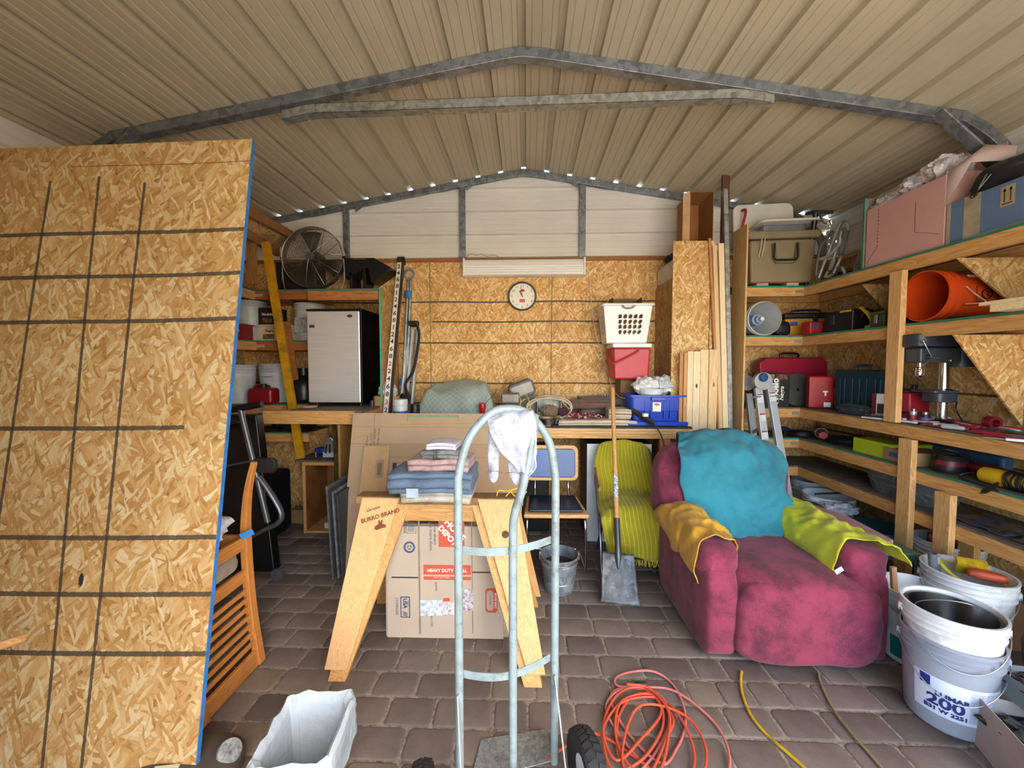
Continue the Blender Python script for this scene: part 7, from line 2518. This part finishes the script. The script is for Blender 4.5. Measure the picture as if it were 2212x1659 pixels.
for (rr_, fs) in ((r1, (.07, .18, .285)), (r2, (.075,))):
    for i, f_ in enumerate(fs):
        p = rr_[0].lerp(rr_[1], f_)
        o = MB().box(-.022, .022, -.0009, 0, -.05 if i < 1 else -.035, .05 if i < 1 else .035).build('warning_label', mat('dcdedf', .5, var=.25, vs=160), t)
        o.location = p + Vector((0, -.0195, 0))
        o.rotation_euler = (-.07, -.10, 0)
        o2 = MB().box(-.021, .021, -.0019, -.001, .034 if i < 1 else .022, .046 if i < 1 else .034).build('danger_strip', mat('a03a38', .5), t)
        o2.location = o.location
        o2.rotation_euler = o.rotation_euler
# ================================================================== FRIDGE CORNER
# fridge
t = thing('fridge', 'compact stainless-front fridge with black sides on the raised shelf', 'fridge', (-1.685, 3.38, 1.1405))
FB = mat('0d0e10', .25, var=.05)


def steel_door():
    m = bpy.data.materials.new('brushed_steel')
    t_ = NT(m)
    co = t_.co()
    p = t_.n('VectorMath', {0: co, 1: (3, 3, 260)}, operation='MULTIPLY')
    n = t_.noise(p, 1.0, 2)
    t_.set(t_.b.inputs['Base Color'], t_.ramp(n, [(.3, (.70, .71, .73)), (.7, (.82, .82, .83))]))
    t_.b.inputs['Metallic'].default_value = .55
    t_.set(t_.b.inputs['Roughness'], t_.math('MULTIPLY_ADD', n, .12, .24))
    t_.b.inputs['Anisotropic'].default_value = .5
    return m


MB().box(-.235, .235, .05, .46, .03, .85).build('body', FB, t, bevel=.008)
MB().box(-.235, .235, 0, .048, .035, .835).build('door', steel_door(), t, bevel=.012, seg=4)
MB().box(.2352, .25, .0, .046, .03, .84).box(-.238, .25, .0, .046, .8352, .852).build('door_trim', BLKG, t, bevel=.003)
MB().box(-.235, .235, .052, .46, .8502, .862).build('top', FB, t, bevel=.003)
MB().cyl((.22, .025, .852), (.22, .025, .87), .012, 14).build('hinge_cap', BLK, t)
MB(Matrix.Translation((.15, -.0005, .79)) @ Matrix.Rotation(PI / 2, 4, 'X')).lathe([(0, 0), (.024, 0), (.024, .003), (0, .003)], 28, sy=.55).build('badge', mat('6c7178', .3, .8), t)
MB().box(-.21, -.165, -.002, -.0002, .69, .715).build('maker_plate', mat('55585c', .4, .5), t)
for x in (-.2, .2):
    for y in (.08, .4):
        MB().cyl((x, y, 0), (x, y, .03), .014, 12).build('foot', BLK, t)

# fan
c = at(676, 557, Y=3.68)
t = thing('floor_fan', 'large chrome drum fan on a bent tube stand above the fridge', 'fan', (c.x, 3.68, 2.1845))
cz = c.z - 2.1845
Rf = .278
M_ = Matrix.Translation((0, 0, cz)) @ Matrix.Rotation(.06, 4, 'Z') @ Matrix.Rotation(PI / 2, 4, 'X')
mb = MB(M_)
WIRE = mat('b5b3b0', .25, .9)
for k in range(24):
    r_ = .045 + (Rf - .05) * k / 23
    z_ = .075 - .055 * (r_ / Rf) ** 2.5
    mb.tube([(r_ * math.cos(a_), r_ * math.sin(a_), z_) for a_ in [2 * PI * q_ / 44 for q_ in range(44)]], .0014, 4, closed=True)
for k in range(10):
    a_ = 2 * PI * k / 10 + .1
    mb.tube([(r_ * math.cos(a_), r_ * math.sin(a_), .074 - .055 * (r_ / Rf) ** 2.5) for r_ in (.03, .1, .18, .24, Rf)], .0025, 5)
mb.build('front_grille', WIRE, t, ang=80)
mb = MB(M_)
for k in range(12):
    r_ = .06 + (Rf - .06) * k / 11
    mb.tube([(r_ * math.cos(a_), r_ * math.sin(a_), -.085 + .03 * (r_ / Rf) ** 2) for a_ in [2 * PI * q_ / 36 for q_ in range(36)]], .0014, 4, closed=True)
for k in range(10):
    a_ = 2 * PI * k / 10
    mb.tube([(r_ * math.cos(a_), r_ * math.sin(a_), -.085 + .03 * (r_ / Rf) ** 2) for r_ in (.03, .15, Rf)], .0025, 5)
mb.build('rear_grille', mat('4f4c4a', .4, .7), t, ang=80)
MB(M_).lathe([(Rf + .001, .015), (Rf + .008, .018), (Rf + .008, -.05), (Rf + .001, -.055), (Rf + .001, .015)], 64, caps=False).build('rim', WIRE, t)
MB(M_).lathe([(0, .075), (.034, .075), (.038, .068), (.038, .06), (0, .06)], 28).build('badge', mat('6a6a6b', .3, .5), t)
for k in range(3):
    a0_ = PI / 2 + .1 + 2 * PI * k / 3
    mb = MB(M_)
    mb.grid(8, 8, lambda u, v, a0_=a0_: ((.05 + .20 * v) * math.cos(a0_ + (u - .5) * (.5 + .25 * v)), (.05 + .20 * v) * math.sin(a0_ + (u - .5) * (.5 + .25 * v)), -.02 + (u - .5) * .05))
    mb.build('blade', mat('2a2320', .4, .3), t, solid=.002, off=0)
MB(M_).lathe([(0, .01), (.05, .01), (.055, -.02), (.07, -.03), (.07, -.12), (.05, -.14), (0, -.14)], 28).build('motor', BLK, t)
for s1 in (-1, 1):
    MB().tube(spline([(s1 * (Rf + .012), 0, cz), (s1 * (Rf + .02), .0, cz - .12), (s1 * (Rf + .01), -.0, cz - .24), (s1 * (Rf - .04), -.03, .012), (s1 * .1, -.06, .010), (0, -.06, .010)], 7), .009, 10).build('stand', STEEL, t)
MB().tube(spline([(-Rf + .04, .02, .012), (-.18, .14, .010), (.18, .14, .010), (Rf - .04, .02, .012)], 6), .009, 10).build('stand_rear', STEEL, t)
for s1 in (-1, 1):
    MB().cyl((s1 * (Rf + .006), 0, cz), (s1 * (Rf + .032), 0, cz), .014, 12).build('pivot_knob', BLK, t)
# black hood
t = thing('range_hood', 'black slanted metal hood lying beside the drum fan', 'hood', (-1.52, 3.80, 2.1845))
HB_ = mat('17171a', .35, .2, var=.1)
MB().prism([(-.20, .33), (.08, .33), (.24, .24), (.20, .20), (.05, .10), (.02, .24), (-.20, .14)], -.10, .12, 'XZ').build('hood', HB_, t, bevel=.004)
MB().box(-.16, -.13, -.1, .1, 0, .20).box(-.03, .0, -.1, .1, 0, .22).build('bracket', HB_, t, bevel=.003)
MB().box(-.12, .0, -.102, -.1, .315, .328).build('strip_label', mat('6b3a34', .5), t)
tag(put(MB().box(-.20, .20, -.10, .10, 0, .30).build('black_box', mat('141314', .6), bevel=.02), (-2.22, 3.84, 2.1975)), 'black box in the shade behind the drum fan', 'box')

# ---- cartons and buckets on the second shelf
z2 = 1.7325
t, R = ring_bucket('plastic_bucket', 'tall white bucket behind the yellow plank on the carton shelf', (-2.11, 3.78, z2), h=.36, rt=.135, rb=.12, m=mat('c5c6c6', .4), handle=False)
MB().box(-.08, .06, -.131, -.128, .08, .22).build('label', mat('aeb2b4', .5, var=.3, vs=60), t)
t, R = ring_bucket('plastic_bucket', 'grey-white bucket beside the OSB sheet edge on the carton shelf', (-2.62, 3.66, z2 + .13), h=.24, rt=.13, rb=.12, m=mat('b9bcbf', .4), handle=False)
tag(put(MB().box(-.13, .13, -.12, .12, 0, .1295).build('white_carton', mat('b5b3b0', .6), bevel=.002), (-2.62, 3.66, z2)), 'pale flat carton under the grey-white bucket', 'carton')
for (x, y, z, w_, h_, c_, lab, tx_, tc, sz) in ((-2.40, 3.66, z2 + .152, .085, .15, '17140f', 'black beer carton stacked on the cream one on the dark shelf', 'Modelo', 'e8e2d2', .035),
                                                 (-2.39, 3.66, z2, .10, .15, 'c9b89a', 'cream carton with brown picture under the black beer carton', 'Negra', '5a3a22', .03),
                                                 (-2.585, 3.50, z2, .07, .14, '8a1f1c', 'dark red carton with white letters next to the cream carton', 'age', 'e8e2d2', .05),
                                                 (-2.235, 3.70, z2, .035, .15, 'b9a688', 'narrow tan carton between the cream carton and yellow plank', '', 'e8e2d2', .03)):
    t = thing('drink_carton', lab, 'carton', (x, y, z))
    rbox(t, 'carton', -w_, w_, -.08, .08, 0, h_, mat(c_, .6, var=.1, vs=20), .002)
    if tx_:
        text(tx_, sz, mat(tc, .5, var=0), t, (0, -.081, h_ * .6), bold=.001)
        rbox(t, 'picture', -w_ * .6, w_ * .5, -.0812, -.0802, h_ * .1, h_ * .4, mat('7c5a3a', .6, var=.6, vs=50), .0003)
# ---- fuel can shelf
z3 = 1.1475
t, R = ring_bucket('plastic_bucket', 'big translucent white bucket behind the red fuel can', (-2.43, 3.74, z3), h=.37, m=mat('b4babd', .4), handle=True, hang=-.4)
t, R = ring_bucket('plastic_bucket', 'second white bucket next to the OSB sheet, by the fuel can', (-2.73, 3.62, z3), h=.36, m=mat('c5cacc', .4), handle=False)
t = thing('fuel_can', 'red plastic fuel can with black spout cap', 'fuel can', (-2.415, 3.52, z3))
rbox(t, 'can', -.115, .115, -.07, .07, 0, .15, mat('8c1420', .35, var=.08), .03)
MB().lathe([(0, .15), (.028, .15), (.028, .185), (0, .185)], 20, (0, 0, 0)).build('cap', BLK, t)
MB().tube([(.02, 0, .17), (.055, 0, .165), (.06, 0, .15)], .009, 8).build('spout', BLK, t)
MB().tube(spline([(-.09, 0, .14), (-.07, 0, .17), (-.02, 0, .172)], 4), .01, 8).build('handle', mat('8c1420', .35), t)
t = thing('black_jug', 'round black jug with a neck beside the white bucket', 'jug', (-2.165, 3.74, z3))
MB().lathe([(0, 0), (.10, 0), (.125, .03), (.13, .15), (.11, .22), (.07, .255), (.06, .26), (.06, .31), (.066, .312), (.066, .33), (0, .33)], 36).build('jug', mat('14171a', .35), t)
tag(put(MB().box(-.04, .04, -.04, .04, 0, .014).build('wood_shim', wood('b9824a', 'd8a669', 'x')), (-1.99 + .12, 3.32, 1.1405)), 'small wooden shim under the front of the fridge shelf', 'block')

# ---- things on and in the plywood box
t = thing('pulley_tool', 'blue and chrome mechanical tool on the plywood box', 'tool', (-1.82, 3.55, .6605))
mb = MB(Matrix.Rotation(.0, 4, 'X'))
mb.prism([(-.055, .04), (-.035, .15), (-.01, .19), (.02, .19), (.05, .15), (.075, .05)], -.03, .03, 'XZ')
mb.build('housing', mat('b5b9bf', .2, .6), t, bevel=.01)
for s1 in (-1, 1):
    MB().box(s1 * .09 - .04, s1 * .09 + .04, -.04, .04, .03, .085).build('side_arm', mat('1c2f86', .35), t, bevel=.012)
    MB().cyl((s1 * .11, -.05, 0), (s1 * .11, -.05, .05), .012, 12).build('bolt', CHR, t)
    MB().cyl((s1 * .02, -.05, .04), (s1 * .015, -.035, .12), .008, 10).build('spring', BLK, t)
MB().box(-.05, .05, -.045, -.02, 0, .05).build('base', mat('c9ced6', .3, .3), t, bevel=.005)
t = thing('white_lamp_shade', 'white ribbed lamp cap with slots beside the brass-coloured bar', 'lamp', (-1.60, 3.50, .6605))
MB().lathe([(.02, 0), (.03, .05), (.065, .07), (.07, .15), (.06, .20), (.03, .215), (0, .215)], 32).build('shade', mat('c9c9c6', .4), t)
for k in range(9):
    a_ = PI + PI * (k + .5) / 9
    MB().beam((.068 * math.cos(a_), .068 * math.sin(a_), .17), (.05 * math.cos(a_), .05 * math.sin(a_), .208), .006, .006).build('slot', BLK, t)
MB().box(-.02, .02, -.10, -.05, .0, .045).build('switch', WH, t, bevel=.006)
pts = []
rr = random.Random(9)
for k in range(58):
    a_ = k * .62
    pts.append((math.cos(a_) * .14 * (.75 + .25 * math.sin(k * .7)), math.sin(a_) * .09 * (.8 + .2 * math.cos(k)), .055 + .0022 * k + .015 * math.sin(k * 1.3)))
tag(put(MB().tube(spline(pts, 3), .0055, 6).build('orange_cable', mat('b5502a', .5)), (-1.74, 3.60, .02)), 'coil of orange cord inside the plywood box', 'cord')
t = thing('outlet_strip', 'white power strip on the bottom of the plywood box', 'power strip', (-1.69, 3.475, .0205))
rbox(t, 'strip', -.15, .13, -.025, .025, 0, .05, mat('d3d0ca', .4), .005)
mb = MB()
for k in range(5):
    for d_ in (-.006, .006):
        mb.box(-.125 + k * .04 + d_ - .0015, -.125 + k * .04 + d_ + .0015, -.0262, -.0252, .018, .032)
mb.build('sockets', BLK, t)
rbox(t, 'switch', .075, .105, -.028, -.025, .012, .038, BLK, .002)

# ---- folded exercise machine
t = thing('folded_treadmill', 'folded black treadmill with grey tube frame in the dark corner', 'treadmill', (0, 0, 0))
TB_ = mat('707377', .35, .6, var=.08)
yT = 2.62


def tp(u, v, dy=0):
    p = at(u, v, Y=yT + dy)
    return Vector((p.x, p.y, max(p.z, .02)))


MB().tube(spline([tp(430, 900), tp(520, 882), tp(566, 873)], 4), .022, 12).build('grip', BLK, t)
MB().tube([tp(520, 885), tp(524, 905), tp(545, 990), tp(578, 1128)], .020, 12).build('frame_tube', TB_, t)
MB().tube([tp(530, 898, .3), tp(538, 930, .3), tp(556, 1000, .25)], .016, 12).build('frame_tube', TB_, t)
MB().tube(spline([tp(560, 1030), tp(588, 1070), tp(608, 1108), tp(600, 1130), tp(560, 1150), tp(500, 1185)], 7), .024, 12, flat=(1, .7)).build('foot_frame', TB_, t)
MB().tube([tp(440, 1030), tp(490, 1006), tp(560, 992)], .018, 10, flat=(1.2, .6)).build('cross_bar', TB_, t)
MB().tube([tp(440, 930), tp(510, 908), tp(524, 915)], .020, 10).build('cross_bar', mat('26272a', .4), t)
p = tp(597, 1150)
MB(Matrix.Translation((p.x, p.y, .045)) @ Matrix.Rotation(PI / 2, 4, 'X')).lathe([(0, -.015), (.042, -.015), (.042, .015), (0, .015)], 24).build('wheel', mat('4a4d50', .5), t)
a = tp(560, 1165)
MB().hexa([(-2.30, 2.60, .06), (-1.76, 2.62, .06), (-1.76, 2.70, .06), (-2.30, 2.68, .06), (-2.36, 2.70, 1.15), (-1.93, 2.72, 1.15), (-1.93, 2.80, 1.15), (-2.36, 2.78, 1.15)]).build('deck', mat('0f1012', .35, var=.2), t, bevel=.01)
MB().prism(rrect(.14, .10, .03, 4, at(575, 1000, Y=2.6).x, at(575, 1005, Y=2.6).z - .0), 2.58, 2.62, 'XZ').build('side_cover', mat('3c3e41', .4, .3), t, bevel=.005)
MB().cyl(tp(482, 970), tp(497, 1025), .005, 8).build('lever', CHR, t)
tag(put(MB().box(-.12, .12, -.18, .18, 0, .56).build('black_suitcase', mat('111318', .5), bevel=.03), (-2.30, 3.35, 0)), 'black suitcase standing in the dark corner behind the treadmill', 'suitcase')
tag(put(MB().blob((0, 0, .10), .22, .16, .10, .35, 6, seed=4).build('dark_clutter_bag', mat('1c1c20', .6, var=.3, vs=20)), (-2.25, 3.72, .8825)), 'dark bag of clutter on the low shelf behind the treadmill', 'bag')
t = thing('tan_box', 'tan box with blue patch on the low dark shelf', 'box', (-2.08, 3.50, .66)) if False else None
tag(put(MB().box(-.10, .10, -.06, .06, 0, .13).build('tan_box', mat('8a754c', .7, var=.1), bevel=.003), (-2.15, 3.66, .0)), 'tan box on the floor beside the plywood box', 'box')

# timber framing of the loft rack behind the OSB sheet
t = thing('loft_rack', 'dark timber loft rack with OSB side high in the corner behind the OSB sheet', 'rack', (0, 0, 0))
DW = wood('7d5228', 'a87840', 'y')
pa, pb, pc, pd = at(520, 448, Y=3.1), at(636, 512, Y=3.88), at(520, 498, Y=3.1), at(600, 545, Y=3.88)
MB().beam(pa, pb, .04, .08).build('rail', DW, t, bevel=.003)
MB().beam(pc, pd, .04, .08).build('rail', DW, t, bevel=.003)
q0, q1 = at(543, 520, Y=3.35), at(543, 640, Y=3.35)
MB().box(q0.x - .035, q0.x + .035, 3.33, 3.37, 2.20, q0.z).build('post', wood('7d5228', 'a87840', 'z'), t, bevel=.003)
MB().hexa([pc + Vector((-.03, 0, 0)), pd + Vector((-.03, 0, 0)), pd + Vector((-.04, 0, 0)), pc + Vector((-.04, 0, 0)), pa + Vector((-.03, 0, 0)), pb + Vector((-.03, 0, 0)), pb + Vector((-.04, 0, 0)), pa + Vector((-.04, 0, 0))]).build('osb_side', osb('YZ', tone=.8), t)
